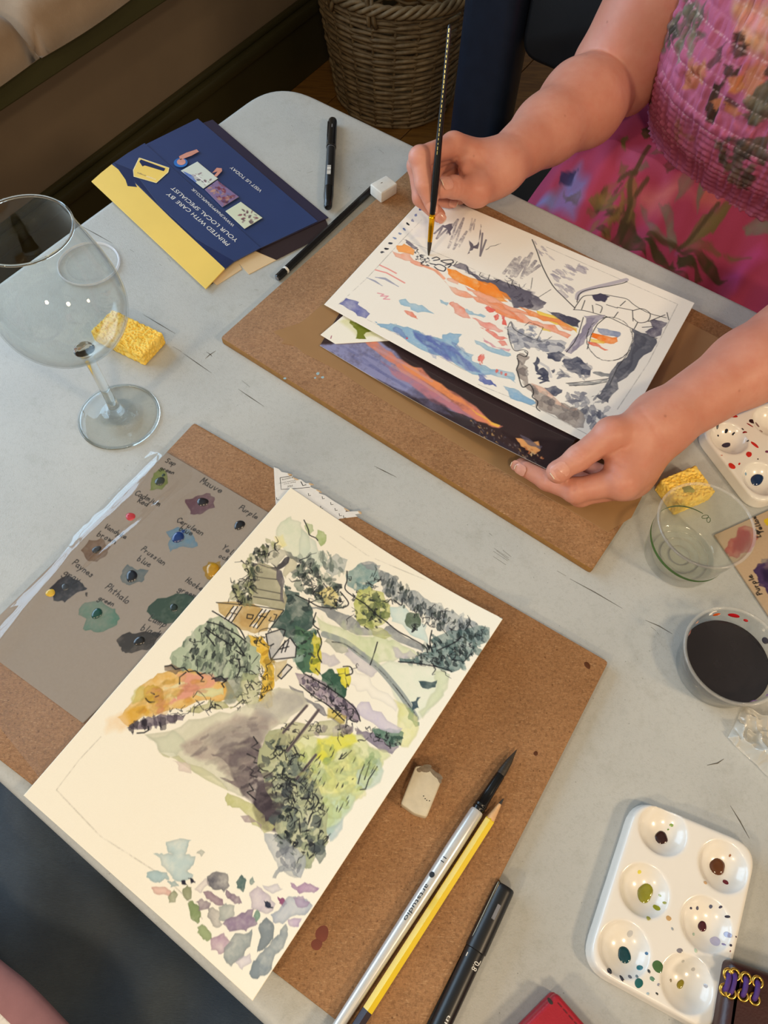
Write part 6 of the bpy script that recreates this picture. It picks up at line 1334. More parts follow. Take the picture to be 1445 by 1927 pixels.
# hill and sunset bands
W(F2_((0, 335), (100, 338), (200, 380), (320, 408), (442, 480), (420, 512), (380, 532), (300, 512), (230, 512), (200, 470), (130, 400)), (104, 100, 114), .92); W(F2_((440, 528), (560, 560), (662, 600), (650, 642), (540, 602)), (78, 76, 94), .92); c2.scatter(F2_((220, 400), (430, 480), (380, 525), (240, 500)), 14, [(76, 72, 88), (130, 126, 138)], (5, 10), .5, a=.5)
W(F2_((0, 335), (80, 350), (182, 420), (212, 462), (120, 452), (0, 402)), (252, 144, 54), .9); W(F2_((330, 518), (430, 548), (640, 648), (640, 677), (500, 622), (400, 582)), (250, 216, 96), .9); W(F2_((100, 478), (300, 558), (420, 618), (602, 690), (580, 712), (400, 642), (250, 602)), (244, 148, 112), .88); W(F2_((260, 505), (400, 560), (640, 660), (600, 665), (420, 600)), (246, 150, 90), .8); W(F2_((400, 640), (460, 655), (470, 670), (420, 660)), (248, 214, 96), .9); W(F2_((0, 430), (120, 500), (260, 560), (200, 560), (60, 500), (0, 470)), SAL, .8)
# stone bridge in pen
for p in (((620, 525), (640, 490), (680, 440), (740, 430), (800, 428), (880, 440), (960, 458), (1000, 490), (1052, 520), (1120, 552), (1215, 578)), ((620, 525), (680, 530), (760, 550), (860, 580), (1000, 650), (1080, 690), (1155, 712)), ((690, 465), (670, 525)), ((735, 495), (740, 540)), ((760, 490), (800, 510), (790, 545)), ((830, 495), (900, 515)), ((905, 540), (880, 580)), ((1000, 530), (1000, 600)), ((1000, 530), (1060, 520), (1110, 550), (1095, 600), (1040, 610), (1000, 580)), ((900, 510), (1000, 530)), ((950, 470), (920, 500)), ((1100, 600), (1210, 560)), ((1030, 610), (1010, 650)), ((1060, 640), (1140, 635)), ((1220, 545), (1230, 590))): c2.line(F2_(*p), INK, 1.2, .85, cr=True, jit=.5)
W(F2_((733, 430), (790, 418), (852, 440), (820, 477), (760, 470)), (78, 74, 96), .92); W(F2_((1110, 600), (1140, 588), (1224, 610), (1182, 692), (1130, 712), (1078, 670), (1130, 640)), (78, 74, 96), .92)
W(F2_((680, 565), (822, 560), (740, 642), (690, 722), (600, 812), (556, 792), (640, 692), (690, 622)), (164, 158, 176), .9); W(F2_((700, 580), (760, 575), (700, 680), (600, 800), (650, 700)), (140, 134, 156), .6)
th_ = np.linspace(-1.9, 4.1, 60); c2.line(F2_(*[(850 + 148 * math.cos(x), 715 + 142 * math.sin(x)) for x in th_]), INK, 1.3, .85, dry=.4, jit=.5); c2.line(F2_((680, 575), (650, 680), (620, 740), (570, 800)), INK, 1.2, .85); c2.line(F2_((830, 570), (770, 620), (730, 690), (705, 780)), INK, 1.2, .85)
W(F2_((763, 640), (850, 658), (922, 680), (900, 707), (780, 672)), (132, 146, 180), .9); W(F2_((738, 675), (900, 703), (902, 732), (830, 742), (728, 702)), (250, 128, 44), .95); W(F2_((718, 710), (822, 735), (810, 747), (728, 732)), (250, 214, 90), .9); W(F2_((706, 732), (780, 750), (842, 787), (760, 762)), (238, 108, 76), .92)
W(F2_((1000, 648), (1152, 715), (1152, 747), (1040, 852), (962, 962), (882, 1062), (840, 1130), (800, 1112), (760, 1082), (728, 1092), (840, 982), (860, 922), (962, 832), (1002, 732)), (104, 106, 116), .92); W(F2_((1020, 680), (1090, 720), (1000, 860), (900, 980), (880, 960), (990, 820)), (82, 84, 96), .6, soft=3); c2.line(F2_((850, 1010), (900, 900), (960, 820), (1000, 720), (995, 650)), INK, 1.0, .6)
c2.scatter(F2_((740, 1060), (860, 1020), (840, 1130), (740, 1110)), 10, [(110, 112, 122), (150, 150, 158)], (6, 12), .2, 1.9, a=.8)
W(F2_((568, 1000), (700, 988), (842, 970), (830, 992), (700, 1012), (590, 1017)), (128, 132, 136), .88); c2.line(F2_((568, 1002), (700, 990), (842, 972)), INK, 1.0, .7); c2.line(F2_((590, 1018), (700, 1014), (830, 994)), INK, 1.0, .7); W(F2_((740, 930), (850, 940), (840, 960), (760, 945)), (128, 132, 136), .8)
W(F2_((190, 640), (213, 603), (242, 650), (330, 700), (382, 720), (450, 718), (572, 740), (540, 802), (440, 792), (330, 772), (240, 792), (200, 722)), (184, 186, 192), .7); c2.scatter(F2_((195, 640), (240, 650), (380, 715), (560, 740), (540, 800), (330, 775), (210, 740)), 34, [(146, 150, 164), (112, 116, 134), (190, 192, 198)], (4, 9), .5, a=.75)
c2.scatter(F2_((300, 620), (360, 610), (400, 680), (390, 720), (330, 680)), 10, [(170, 174, 186), (140, 146, 166)], (3, 7), .5)
for p in (((440, 808), (520, 793), (562, 820), (520, 862), (450, 842)), ((540, 860), (640, 828), (732, 910), (720, 952), (640, 942), (560, 892)), ((353, 870), (380, 828), (397, 850), (387, 920), (422, 900), (454, 950), (464, 992), (410, 982), (370, 922)), ((428, 1030), (500, 1018), (544, 1045), (500, 1087), (440, 1067)), ((470, 920), (490, 908), (494, 930), (480, 936))): W(F2_(*p), (74, 78, 98), .92)
c2.scatter(F2_((560, 800), (700, 860), (740, 960), (600, 970), (520, 960)), 20, [(110, 114, 130), (150, 152, 162), (184, 184, 188)], (5, 11), .4, a=.7); c2.scatter(F2_((540, 1050), (740, 1080), (740, 1170), (620, 1140)), 14, [(120, 122, 136), (160, 160, 168)], (5, 11), .4, a=.7); c2.scatter(F2_((650, 1180), (840, 1160), (860, 1250), (720, 1310), (660, 1260)), 22, [(118, 120, 134), (150, 150, 158), (90, 94, 110)], (5, 11), .4, 1.4, a=.75); c2.line(F2_((400, 870), (450, 900), (470, 960)), (190, 190, 194), 4, .7); c2.line(F2_((380, 940), (430, 950), (390, 970), (440, 985), (400, 1000)), (64, 68, 90), 2.6, .85)
W(F2_((248, 830), (290, 808), (332, 830), (322, 900), (300, 932), (322, 1002), (360, 1010), (422, 1062), (560, 1132), (652, 1172), (692, 1232), (682, 1292), (600, 1272), (520, 1232), (400, 1172), (368, 1112), (300, 1022), (248, 932)), (172, 162, 154), .9); W(F2_((340, 1000), (480, 1078), (642, 1160), (622, 1182), (480, 1122)), (228, 192, 172), .85); c2.scatter(F2_((260, 840), (320, 840), (310, 1000), (560, 1140), (680, 1230), (600, 1270), (380, 1130), (260, 930)), 26, [(136, 126, 122), (190, 180, 170), (110, 104, 106)], (5, 11), .6, a=.55)
c2.line(F2_((250, 830), (262, 815), (300, 830), (318, 815), (300, 795)), INK, 1.3, .85, cr=True); c2.line(F2_((248, 840), (262, 870), (245, 910), (262, 940), (270, 1000), (292, 1030), (330, 1010), (360, 1060), (352, 1090), (385, 1120), (375, 1160), (400, 1180)), INK, 1.5, .9, cr=True, jit=.6); c2.line(F2_((190, 640), (212, 602), (232, 650), (300, 690), (360, 720), (420, 730), (480, 700)), INK, 1.3, .85, cr=True, jit=.6, dry=.2); c2.line(F2_((190, 650), (205, 730), (235, 790), (290, 785), (320, 800), (310, 830)), INK, 1.1, .8, cr=True); c2.line(F2_((380, 720), (420, 640), (330, 605), (300, 630)), INK, 1.0, .7, dry=.4)
W(F2_((0, 890), (130, 940), (244, 1002), (232, 962), (110, 918)), BL, .85); W(F2_((160, 1018), (260, 1048), (374, 1132), (340, 1144), (200, 1084)), BLD, .85); W(F2_((0, 940), (80, 980), (120, 1025), (60, 1010), (0, 980)), IND, .8); W(F2_((0, 830), (30, 810), (20, 890)), (240, 108, 96), .8)
for x, y in ((118, 925), (150, 935), (178, 945), (110, 570), (160, 580)): c2.dab(c2.loc(*F2_((x, y))[0]), 4.5, .5, 1.2, (240, 116, 104), .85)
sunset = S2.build('watercolour_sheet', paper_m, c2, thick=.35)
tag(sunset, 'sheet with a half-finished orange sunset painting under the held brush', 'painting')

# ================================================================== reference photograph under it
S3 = Sheet([(690, 505, 9.6), (602, 650, 10.2), (1034, 885, 33.5), (1180, 715, 24)], .6, lambda u, v: -5.5 * np.sin(np.pi * np.clip(u, 0, 1)) * 1.0)
c3 = Canvas(S3.nu, S3.nv, (58, 42, 44), S3.loc); W = c3.wash; H_ = crop(580, 580, 2.408)
W(H_((40, 165), (300, 100), (420, 230), (620, 400), (760, 520), (620, 480), (370, 352), (200, 262)), (144, 146, 186), .95, soft=5, edge=0); W(H_((300, 130), (520, 200), (1240, 600), (1140, 745), (1070, 725), (900, 560), (720, 440), (560, 310)), (56, 42, 44), .95, soft=4, edge=0)
W(H_((240, 150), (300, 140), (400, 225), (540, 300), (720, 420), (880, 535), (820, 525), (600, 400), (420, 290), (300, 190)), (226, 138, 112), .95, soft=3, edge=0); W(H_((330, 240), (480, 320), (640, 420), (760, 500), (700, 490), (520, 390), (380, 300)), (196, 128, 140), .9, soft=4, edge=0); W(H_((420, 250), (560, 320), (740, 450), (860, 535), (800, 510), (600, 380)), (240, 150, 96), .85, soft=3, edge=0)
for p in (((200, 180), (300, 230), (420, 300)), ((150, 170), (250, 230), (360, 310)), ((280, 260), (400, 330), (520, 400)), ((200, 220), (330, 290), (440, 360))): c3.line(H_(*p), (96, 100, 150), 4, .4, cr=True, dry=.3)
for p in (((300, 180), (430, 250), (560, 330)), ((380, 260), (520, 340), (640, 420))): c3.line(H_(*p), (214, 160, 160), 4, .5, cr=True)
W(H_((740, 455), (870, 530), (860, 540), (760, 480)), (246, 190, 84), .95, edge=0); W(H_((370, 352), (620, 440), (760, 530), (1070, 725), (900, 660), (600, 500)), (52, 42, 54), .85, soft=4, edge=0); W(H_((600, 440), (700, 480), (760, 540), (680, 510)), (60, 52, 56), .9)
c3.scatter(H_((720, 500), (900, 580), (1050, 690), (1040, 710), (880, 640), (760, 560)), 60, [(150, 140, 140), (200, 170, 140), (230, 180, 110), (96, 90, 100)], (1, 2.6), .35, .7, a=.8); W(H_((880, 560), (1240, 610), (1150, 745), (1090, 735), (960, 640)), (38, 22, 28), .8, soft=8, edge=0)
W(H_((940, 588), (1000, 600), (1052, 640), (1030, 662), (980, 632)), (236, 168, 104), .95); W(H_((960, 572), (1060, 625), (1050, 640), (980, 600)), (110, 100, 116), .8); c3.scatter(H_((960, 610), (1050, 660), (1080, 700), (1000, 660)), 18, [(244, 206, 150), (210, 120, 70)], (1, 2.4), .4, a=.9)
photo_m = painted('glossy_photo_paper', .18, .02, 600, .5, .5, 0)
ph = S3.build('photograph_print', photo_m, c3, thick=.6, back=(240, 236, 226)); tag(ph, 'dark glossy print of a sunset held by the corner under the painting', 'photograph')
# pale offcut with a green trial
S4 = Sheet([(700, 548, 9.9), (603, 630, 11.2), (631, 647, 11.4), (752, 640, 11.4)], .7)
c4 = Canvas(S4.nu, S4.nv, (246, 242, 228), S4.loc); W = c4.wash
W(H_((140, 60), (220, 40), (340, 80), (340, 140), (220, 130)), (222, 220, 170), .6, soft=6, edge=0); W(H_((190, 55), (290, 80), (290, 105), (262, 110), (262, 140), (215, 138), (220, 100)), (122, 132, 42), .95); c4.line(H_((105, 125), (102, 138)), (150, 60, 90), 1.2)
o = S4.build('paper_offcut', paper_m, c4); tag(o, 'small white paper offcut with a green paint trial under the sunset painting', 'paper')
# brown gummed paper taped over the board
kp = [(513, 624), (563, 608), (576, 599), (640, 543), (772, 393), (800, 350), (1360, 640), (1188, 974), (1143, 1001), (900, 860), (700, 740), (640, 699), (569, 663), (553, 650), (529, 645), (535, 639)]
kraft = plain('brown_gummed_paper', (158, 122, 82), .42, .1, 10, .15, 60)
kz = BZ2 + .5
q = np.array([P(x, y, kz) for x, y in kp])
o = mk('brown_paper_sheet', *slab(q, BZ2 + .05, kz, .15, 1), kraft); tag(o, 'torn brown gummed paper sheet stuck on the far board', 'paper')

# ================================================================== colour swatch card in a clear sleeve
HAND = {'a': [[(.8, .9), (.3, 1), (0, .5), (.3, 0), (.8, .4)], [(.8, 1), (.75, .2), (1, 0)]], 'b': [[(.1, 2), (.1, 0), (.6, 0), (.8, .5), (.5, 1), (.1, .8)]], 'c': [[(.8, .85), (.4, 1), (0, .5), (.4, 0), (.8, .15)]], 'd': [[(.8, .9), (.3, 1), (0, .5), (.3, 0), (.8, .4)], [(.8, 2), (.8, 0)]],
    'e': [[(0, .5), (.8, .6), (.6, 1), (.2, .9), (0, .4), (.4, 0), (.9, .2)]], 'g': [[(.8, .9), (.3, 1), (0, .5), (.4, .1), (.8, .6)], [(.8, 1), (.8, -.6), (.3, -.9), (0, -.6)]], 'h': [[(.1, 2), (.1, 0)], [(.1, .6), (.4, 1), (.7, .8), (.75, 0)]], 'i': [[(.3, 1), (.3, 0)], [(.3, 1.4), (.35, 1.5)]], 'k': [[(.1, 2), (.1, 0)], [(.7, 1), (.1, .5), (.8, 0)]], 'l': [[(.3, 2), (.25, .2), (.5, 0)]],
    'm': [[(0, 1), (.1, 0)], [(.1, .7), (.35, 1), (.5, .7), (.5, 0)], [(.5, .7), (.8, 1), (1, .7), (1, 0)]], 'n': [[(.05, 1), (.1, 0)], [(.1, .7), (.5, 1), (.75, .7), (.8, 0)]], 'o': [[(.4, 1), (0, .6), (.2, 0), (.7, .2), (.7, .8), (.4, 1)]], 'p': [[(.1, 1), (0, -1)], [(.1, .8), (.6, 1), (.8, .5), (.4, 0), (.05, .2)]], 'r': [[(.05, 1), (.1, 0)], [(.1, .6), (.4, 1), (.7, .9)]], 's': [[(.7, .9), (.3, 1), (.2, .7), (.6, .4), (.5, 0), (.05, .1)]], 't': [[(.4, 1.7), (.35, .2), (.6, 0)], [(.05, 1.1), (.75, 1.2)]], 'u': [[(.05, 1), (.1, .2), (.5, 0), (.75, .4)], [(.8, 1), (.75, 0)]], 'v': [[(0, 1), (.35, 0), (.8, 1)]], 'w': [[(0, 1), (.25, 0), (.5, .8), (.75, 0), (1.1, 1)]], 'y': [[(.05, 1), (.35, .1)], [(.85, 1), (.2, -.9)]], ' ': [],
    'C': [[(1, 1.7), (.5, 2), (0, 1), (.4, 0), (1, .3)]], 'S': [[(.9, 1.8), (.4, 2), (.15, 1.5), (.8, .8), (.6, 0), (0, .2)]], 'M': [[(0, 0), (.15, 2), (.5, .7), (.95, 2), (1.05, 0)]], 'P': [[(.2, 2), (.1, 0)], [(.1, 1.9), (.8, 2), (.9, 1.2), (.15, 1)]], 'V': [[(0, 2), (.4, 0), (.9, 2)]], 'R': [[(.15, 2), (.1, 0)], [(.1, 2), (.8, 1.8), (.7, 1.1), (.15, 1), (.9, 0)]], 'Y': [[(0, 2), (.4, 1.1), (.4, 0)], [(.9, 2), (.4, 1.1)]], 'H': [[(.1, 2), (.1, 0)], [(.85, 2), (.8, 0)], [(.1, 1), (.85, 1.05)]], 'L': [[(.2, 2), (.1, 0), (.9, .05)]]}
def handwrite(cv, s, p0, p1, size=None, w=1.3, rgb=(24, 22, 24)):
    a, b = np.array(cv.loc(*p0)), np.array(cv.loc(*p1)); d = b - a; L = np.linalg.norm(d); d /= L; up = np.array([d[1], -d[0]])
    t0 = np.array(cv.loc(p0[0], p0[1] - 10)) - a      # "up" chosen below from handedness of the sheet
    qx, qy = np.array(cv.loc(p0[0] + 1, p0[1])) - a, np.array(cv.loc(p0[0], p0[1] + 1)) - a
    sgn = np.sign(qx[0] * qy[1] - qx[1] * qy[0]); up = np.array([d[1], -d[0]]) * sgn
    wd = sum((1.22 if ch not in 'mw' else 1.45) if ch not in 'il ' else .75 for ch in s); k = L / wd; h = k * .95 if size is None else size
    x = 0
    for ch in s:
        for st in HAND.get(ch, []):
            q = np.array([a + d * (x + u * .95) * k + up * (v * .78) * h * 1.05 for u, v in st]); cv.line(q, rgb, w, .95, cr=True, jit=.25, cells=True)
        x += (1.22 if ch not in 'mw' else 1.45) if ch not in 'il ' else .75
S5 = Sheet([(314, 851, BZ1 + 1.4), (545, 988, BZ1 + 1.4), (156, 1361, BZ1 + 1.4), (-52, 1208, BZ1 + 1.4)], .5)
c5 = Canvas(S5.nu, S5.nv, (160, 149, 138), S5.loc); W = c5.wash; K_ = crop(0, 780, 2.627)
def swatch(pts, rgb, a=.8): W(K_(*pts), rgb, a, .22, .16)
swatch(((745, 340), (760, 290), (800, 265), (825, 290), (830, 340), (800, 372), (740, 375)), (120, 134, 74)); swatch(((915, 420), (980, 400), (1020, 388), (1062, 420), (1062, 460), (1000, 490), (940, 492), (930, 460)), (104, 72, 84))
swatch(((820, 580), (880, 555), (950, 590), (978, 650), (890, 655), (840, 682), (830, 640)), (104, 140, 166)); swatch(((400, 670), (440, 620), (500, 610), (548, 650), (530, 690), (480, 728), (430, 720)), (110, 84, 66)); swatch(((595, 800), (630, 740), (680, 770), (735, 770), (700, 830), (640, 845), (605, 830)), (88, 104, 110))
swatch(((245, 860), (300, 810), (340, 795), (390, 820), (432, 860), (380, 880), (320, 930), (265, 920)), (40, 40, 48), .92); swatch(((388, 990), (420, 930), (500, 915), (570, 960), (592, 1010), (560, 1050), (480, 1078), (410, 1060)), (84, 128, 110)); swatch(((725, 975), (780, 910), (870, 885), (960, 900), (1000, 960), (900, 1020), (820, 1035), (750, 1010)), (50, 74, 60), .9)
swatch(((575, 1115), (640, 1075), (720, 1072), (800, 1080), (760, 1150), (680, 1170), (620, 1180), (600, 1150)), (54, 48, 44), .92); swatch(((1005, 770), (1030, 728), (1090, 725), (1100, 790), (1060, 820), (1020, 805)), (166, 130, 40), .9); swatch(((422, 880), (434, 882), (432, 900), (424, 898)), (50, 44, 42))
for s, a, b in (('Sap', (817, 235), (868, 255)), ('green', (790, 270), (860, 298)), ('Mauve', (988, 335), (1095, 392)), ('Purple', (1180, 465), (1270, 520)), ('Cadmium', (665, 395), (792, 456)), ('Red', (678, 432), (730, 456)), ('Cerulean', (872, 528), (1002, 600)), ('blue', (885, 570), (950, 600)), ('Vandyke', (515, 560), (622, 618)), ('brown', (478, 598), (572, 642)), ('Prussian', (696, 670), (812, 748)), ('blue', (676, 720), (742, 756)), ('Paynes', (355, 738), (455, 810)), ('gray', (312, 790), (390, 835)), ('Phthalo', (518, 858), (632, 940)), ('green', (484, 915), (562, 950)), ('Yellow', (1095, 665), (1195, 725)), ('ochre', (1080, 705), (1160, 742)), ('Hookers', (915, 825), (1030, 895)), ('green', (880, 870), (965, 908)), ('Lamp', (732, 1015), (820, 1055)), ('black', (694, 1062), (790, 1105))):
    pa_, pb_ = K_(a, b); handwrite(c5, s, pa_, pb_, w=1.0)
card_m = painted('grey_card', .85, .12, 500, .15, 0, .1)
card = S5.build('swatch_card', card_m, c5, thick=1.2, back=(140, 126, 110)); tag(card, 'grey card of handwritten paint swatches in a clear sleeve', 'card')
for k, (x, y, r, rgb) in enumerate(((790, 330, 4.4, (34, 44, 34)), (808, 300, 1.6, (34, 60, 40)), (645, 505, 4.0, (196, 30, 48)), (1002, 432, 4.6, (26, 20, 26)), (1184, 547, 4.6, (22, 20, 24)), (880, 607, 5.2, (16, 50, 112)), (905, 580, 2.0, (20, 56, 116)), (478, 668, 3.6, (28, 24, 26)), (651, 799, 5.0, (14, 22, 34)), (322, 853, 3.0, (26, 26, 34)), (249, 882, 3.6, (222, 182, 30)), (479, 984, 4.4, (14, 68, 60)), (860, 955, 3.4, (24, 40, 34)), (690, 1120, 4.2, (22, 20, 20)), (1052, 768, 6.0, (176, 132, 20)))):
    px_, py_ = K_((x, y))[0]; mk('dried_paint_drop', *blob(px_, py_, r, r * .92, k, BZ1 + 1.4, r * .25, seed=k), plain('dried_paint_%d' % k, rgb, .3, .15, 300, coat=.3), card, True)
# clear sleeve over the card
SL = Sheet([(296, 836, BZ1 + 1.6), (560, 1000, BZ1 + 1.6), (92, 1486, BZ1 + 1.6), (-84, 1262, BZ1 + 1.6)], 1.8)
U_, V_ = np.meshgrid(np.linspace(0, 1, SL.nu), np.linspace(0, 1, SL.nv), indexing='ij'); G_s = SL.at(U_, V_)
fold = np.clip(1.2 - V_ * 2.4, 0, 1) * np.clip(U_ * 30, 0, 1) * 3.6 * np.exp(-((V_ - .105 - .02 * np.sin(U_ * 9)) / .05) ** 2) + 2.2 * np.exp(-((V_ - .23 - .06 * np.sin(U_ * 5 + 1)) / .035) ** 2) * np.exp(-((U_ - .33) / .2) ** 2)
wr = 2.0 * (1 - np.abs(2 * vnoise(U_ * 6 + V_ * 9, V_ * 8, 21) - 1)) ** 2 * np.exp(-V_ / .22) + .5 * vnoise(U_ * 26, V_ * 22, 4) * np.exp(-V_ / .3)
drop_ = np.clip((.085 - V_) / .085, 0, 1); G_s[..., 2] += (fold + wr) * np.clip(1.15 - V_ * 1.6, .05, 1) + .2
sleeve = mk('clear_sleeve', G_s.reshape(-1, 3), gridfaces(SL.nu, SL.nv), clear('sleeve_film', (253, 253, 253), 1.75, .06), None, True); tag(sleeve, 'wrinkled clear plastic sleeve lying over the grey swatch card', 'sleeve')
# right-hand swatch card
S6 = Sheet([(1345, 1006, 2.4), (1480, 945, 2.4), (1600, 1110, 2.4), (1452, 1166, 2.4)], .6)
c6 = Canvas(S6.nu, S6.nv, (186, 162, 134), S6.loc); W = c6.wash; M_ = crop(1270, 900, 6.88)
W(M_((640, 960), (720, 780), (820, 640), (900, 610), (1000, 640), (1080, 780), (1030, 860), (960, 960), (800, 1040), (700, 1010)), (176, 84, 76), .8, .2, .2); W(M_((760, 800), (840, 660), (960, 680), (980, 820), (860, 960), (750, 960)), (146, 52, 54), .7, soft=4); W(M_((1010, 1190), (1130, 1100), (1204, 1050), (1400, 1100), (1400, 1500), (1204, 1500), (1080, 1390), (1060, 1260)), (70, 52, 92), .92, .2, .2); W(M_((1120, 1180), (1300, 1150), (1300, 1400), (1150, 1330)), (40, 30, 60), .7, soft=5); W(M_((1120, 1040), (1204, 1030), (1204, 1080), (1130, 1110)), (138, 130, 130), .7); W(M_((1160, 530), (1230, 500), (1260, 600), (1180, 610)), (222, 190, 30), .9)
for s, a, b in (('Purple', (1130, 1500), (985, 1240)), ('Yellow', (1150, 700), (1030, 470)), ('Ler', (1110, 760), (1060, 640))):
    pa_, pb_ = M_(a, b); handwrite(c6, s, pa_, pb_, w=1.1)
o = S6.build('swatch_card', card_m, c6, thick=2.2, back=(150, 128, 104)); tag(o, 'grey-brown card with a purple and a red swatch behind the clear cup', 'card')
# torn white packaging strip
tp = [(515, 879), (524, 882), (530, 888), (541, 890), (551, 894), (549, 899), (556, 902), (566, 902), (575, 909), (586, 909), (584, 916), (592, 920), (602, 922), (600, 928), (612, 932), (628, 943), (640, 950), (652, 958), (650, 963), (664, 962), (679, 962), (678, 966), (668, 968), (673, 972), (640, 976), (600, 990), (519, 954)]
q = np.array([P(x, y, BZ1 + .4) for x, y in tp]); o = mk('torn_packaging_strip', *slab(q, BZ1 + .05, BZ1 + .4, .1, 1), plain('printed_white_paper', (224, 222, 218), .8, .04, 200)); tag(o, 'torn white printed packaging strip under the top corner of the cottage painting', 'paper')
tear = plain('torn_paper_edge', (196, 170, 136), .9, .2, 300)
for k, (x, y) in enumerate(((545, 893), (556, 901), (585, 911), (600, 924), (652, 959), (677, 964))): mk('torn_fibre', *blob(x, y, 2.4, .9, -.5, BZ1 + .4, .5, 10, seed=k, wob=.6), tear, o, True)
def ribz(pts, w_, z): return ribbon(pts, w_, z, False)
Z4 = BZ1 + .46; rb = []
for x, y in ((580, 928), (606, 934), (612, 962), (603, 952), (630, 956), (638, 966), (622, 945), (520, 936), (612, 974), (646, 970)): rb.append(ribz([(x, y), (x + 1, y + 5), (x + 5, y + 4)], .5, Z4))
rb.append(ribz([(527, 899), (529, 921), (560, 919), (583, 917)], .5, Z4)); rb.append(ribz([(527, 899), (550, 895)], .5, Z4)); rb.append(ribz([(566, 906), (570, 914), (576, 912)], .7, Z4))
mk('printed_marks', *joinmesh(rb), ink, o)
dR = P(530, 900, 0) - P(550, 896, 0); uR = P(540, 930, 0) - P(540, 900, 0)
for s, (x, y), h_, wd_ in (('MIX', (550, 912), 1.8, 4.5), ('Paper from', (556, 906), 1.0, 10), ('responsible sources', (560, 902), 1.0, 16), ('C002779', (550, 897), 1.5, 9)): text(s, P(x, y, Z4), dR, uR, h_, ink, o, wd_)

# ================================================================== photo wallets with printed covers
nv_m = plain('navy_gloss_card', (44, 62, 108), .3, .08, 12, coat=.3); nv2 = plain('dark_violet_navy_card', (44, 42, 66), .28, .08, 12, coat=.3); ye = plain('yellow_card', (240, 208, 104), .5, .04, 12); cream_in = plain('cream_card', (216, 190, 150), .35, .06, 12); dkb = plain('dark_glossy_card', (46, 34, 38), .25, .1, 10, coat=.4)
def flat(name, pts, z0, z1, mat, parent): return mk(name, *slab([P(x, y, z1)[:2] for x, y in pts], z0, z1, .12, 1), mat, parent)
wb = empty('photo_wallet', P(500, 350, 0)); tag(wb, 'dark navy photo wallet with cream lining underneath the yellow-striped wallet', 'photo wallet')
flat('inner_flap', [(447, 493), (468, 516), (590, 452), (616, 426), (560, 400), (470, 450)], .1, .7, cream_in, wb); flat('back_cover', [(480, 472), (520, 489), (590, 453), (617, 424), (610, 405), (500, 440)], .75, 1.1, dkb, wb); flat('front_cover', [(382, 231), (400, 225), (508, 318), (618, 409), (560, 436), (491, 466), (400, 430), (330, 330)], 1.2, 2.2, nv2, wb)
wa = empty('photo_wallet', P(330, 380, 0)); tag(wa, 'navy photo wallet with a yellow stripe, printed pictures and white lettering', 'photo wallet')
flat('inner_flap', [(400, 530), (408, 536), (455, 506), (447, 490), (410, 490)], .1, .8, cream_in, wa); flat('painted_shadow_flap', [(386, 542), (401, 533), (396, 520), (370, 520)], .1, .6, dkb, wa)  # dark piece stands in for the shadow beside the cream flap
flat('back_panel', [(275, 271), (372, 223), (383, 232), (598, 416), (491, 466), (420, 480), (300, 330)], 2.3, 3.0, nv_m, wa)
flat('front_pocket', [(210, 309), (240, 288), (272, 269), (380, 366), (490, 466), (440, 492), (423, 506), (318, 408)], 3.1, 4.4, nv_m, wa); flat('yellow_band', [(172, 341), (190, 325), (210, 309), (248, 338), (258, 348), (320, 409), (423, 505), (387, 543)], 3.1, 4.45, ye, wa)
flat('dark_ribbon_print', [(213, 305), (250, 320), (300, 386), (370, 450), (440, 491), (423, 505), (340, 428), (262, 350), (252, 340), (258, 352), (240, 350), (236, 338)], 4.45, 4.52, plain('deep_navy_print', (26, 40, 84), .35), wa)
tagp = [(262, 297), (318, 316), (316, 324), (294, 344), (252, 332), (251, 320)]; tago = flat('yellow_tag', tagp, 4.6, 5.0, ye, wa)
tagw = plain('tag_outline', (238, 226, 180), .5); mk('tag_outline', *joinmesh([ribz([*tagp, tagp[0]], .9, 5.05)]), tagw, tago)
flat('tag_strip', [(265, 300), (311, 317), (308, 322), (272, 311), (268, 313), (262, 304)], 5.05, 5.15, plain('deep_navy_print', (26, 40, 84), .35), tago)
def ptext(s, a_, b_, h_, z, mat, par, name='lettering'):
    A, B = P(*a_, z), P(*b_, z); d = B - A; u = np.array([-d[1], d[0], 0]); return text(s, A, d, u, h_, mat, par, np.linalg.norm(d), name)
ptext('snappy', (294, 337), (276, 331), 2.4, 5.1, plain('tag_white', (244, 238, 214), .5), tago); ptext('snaps', (275, 330), (259, 324), 2.4, 5.1, plain('tag_grey', (120, 116, 110), .5), tago)
ptext('PRINTED WITH', (433, 459), (365, 400), 4.6, 4.5, white_print, wa); ptext('CARE', (361, 396), (336, 377), 4.6, 4.5, white_print, wa).data; ptext('BY', (331, 372), (318, 362), 4.6, 4.5, white_print, wa)
ptext('YOUR LOCAL SPECIALIST', (449, 452), (327, 351), 4.6, 4.5, white_print, wa); ptext('WWW.SNAPPYSNAPS.CO.UK', (442, 424), (364, 354), 3.4, 4.5, white_print, wa); ptext('VISIT US TODAY', (494, 359), (437, 313), 4.0, 3.1, white_print, wa)
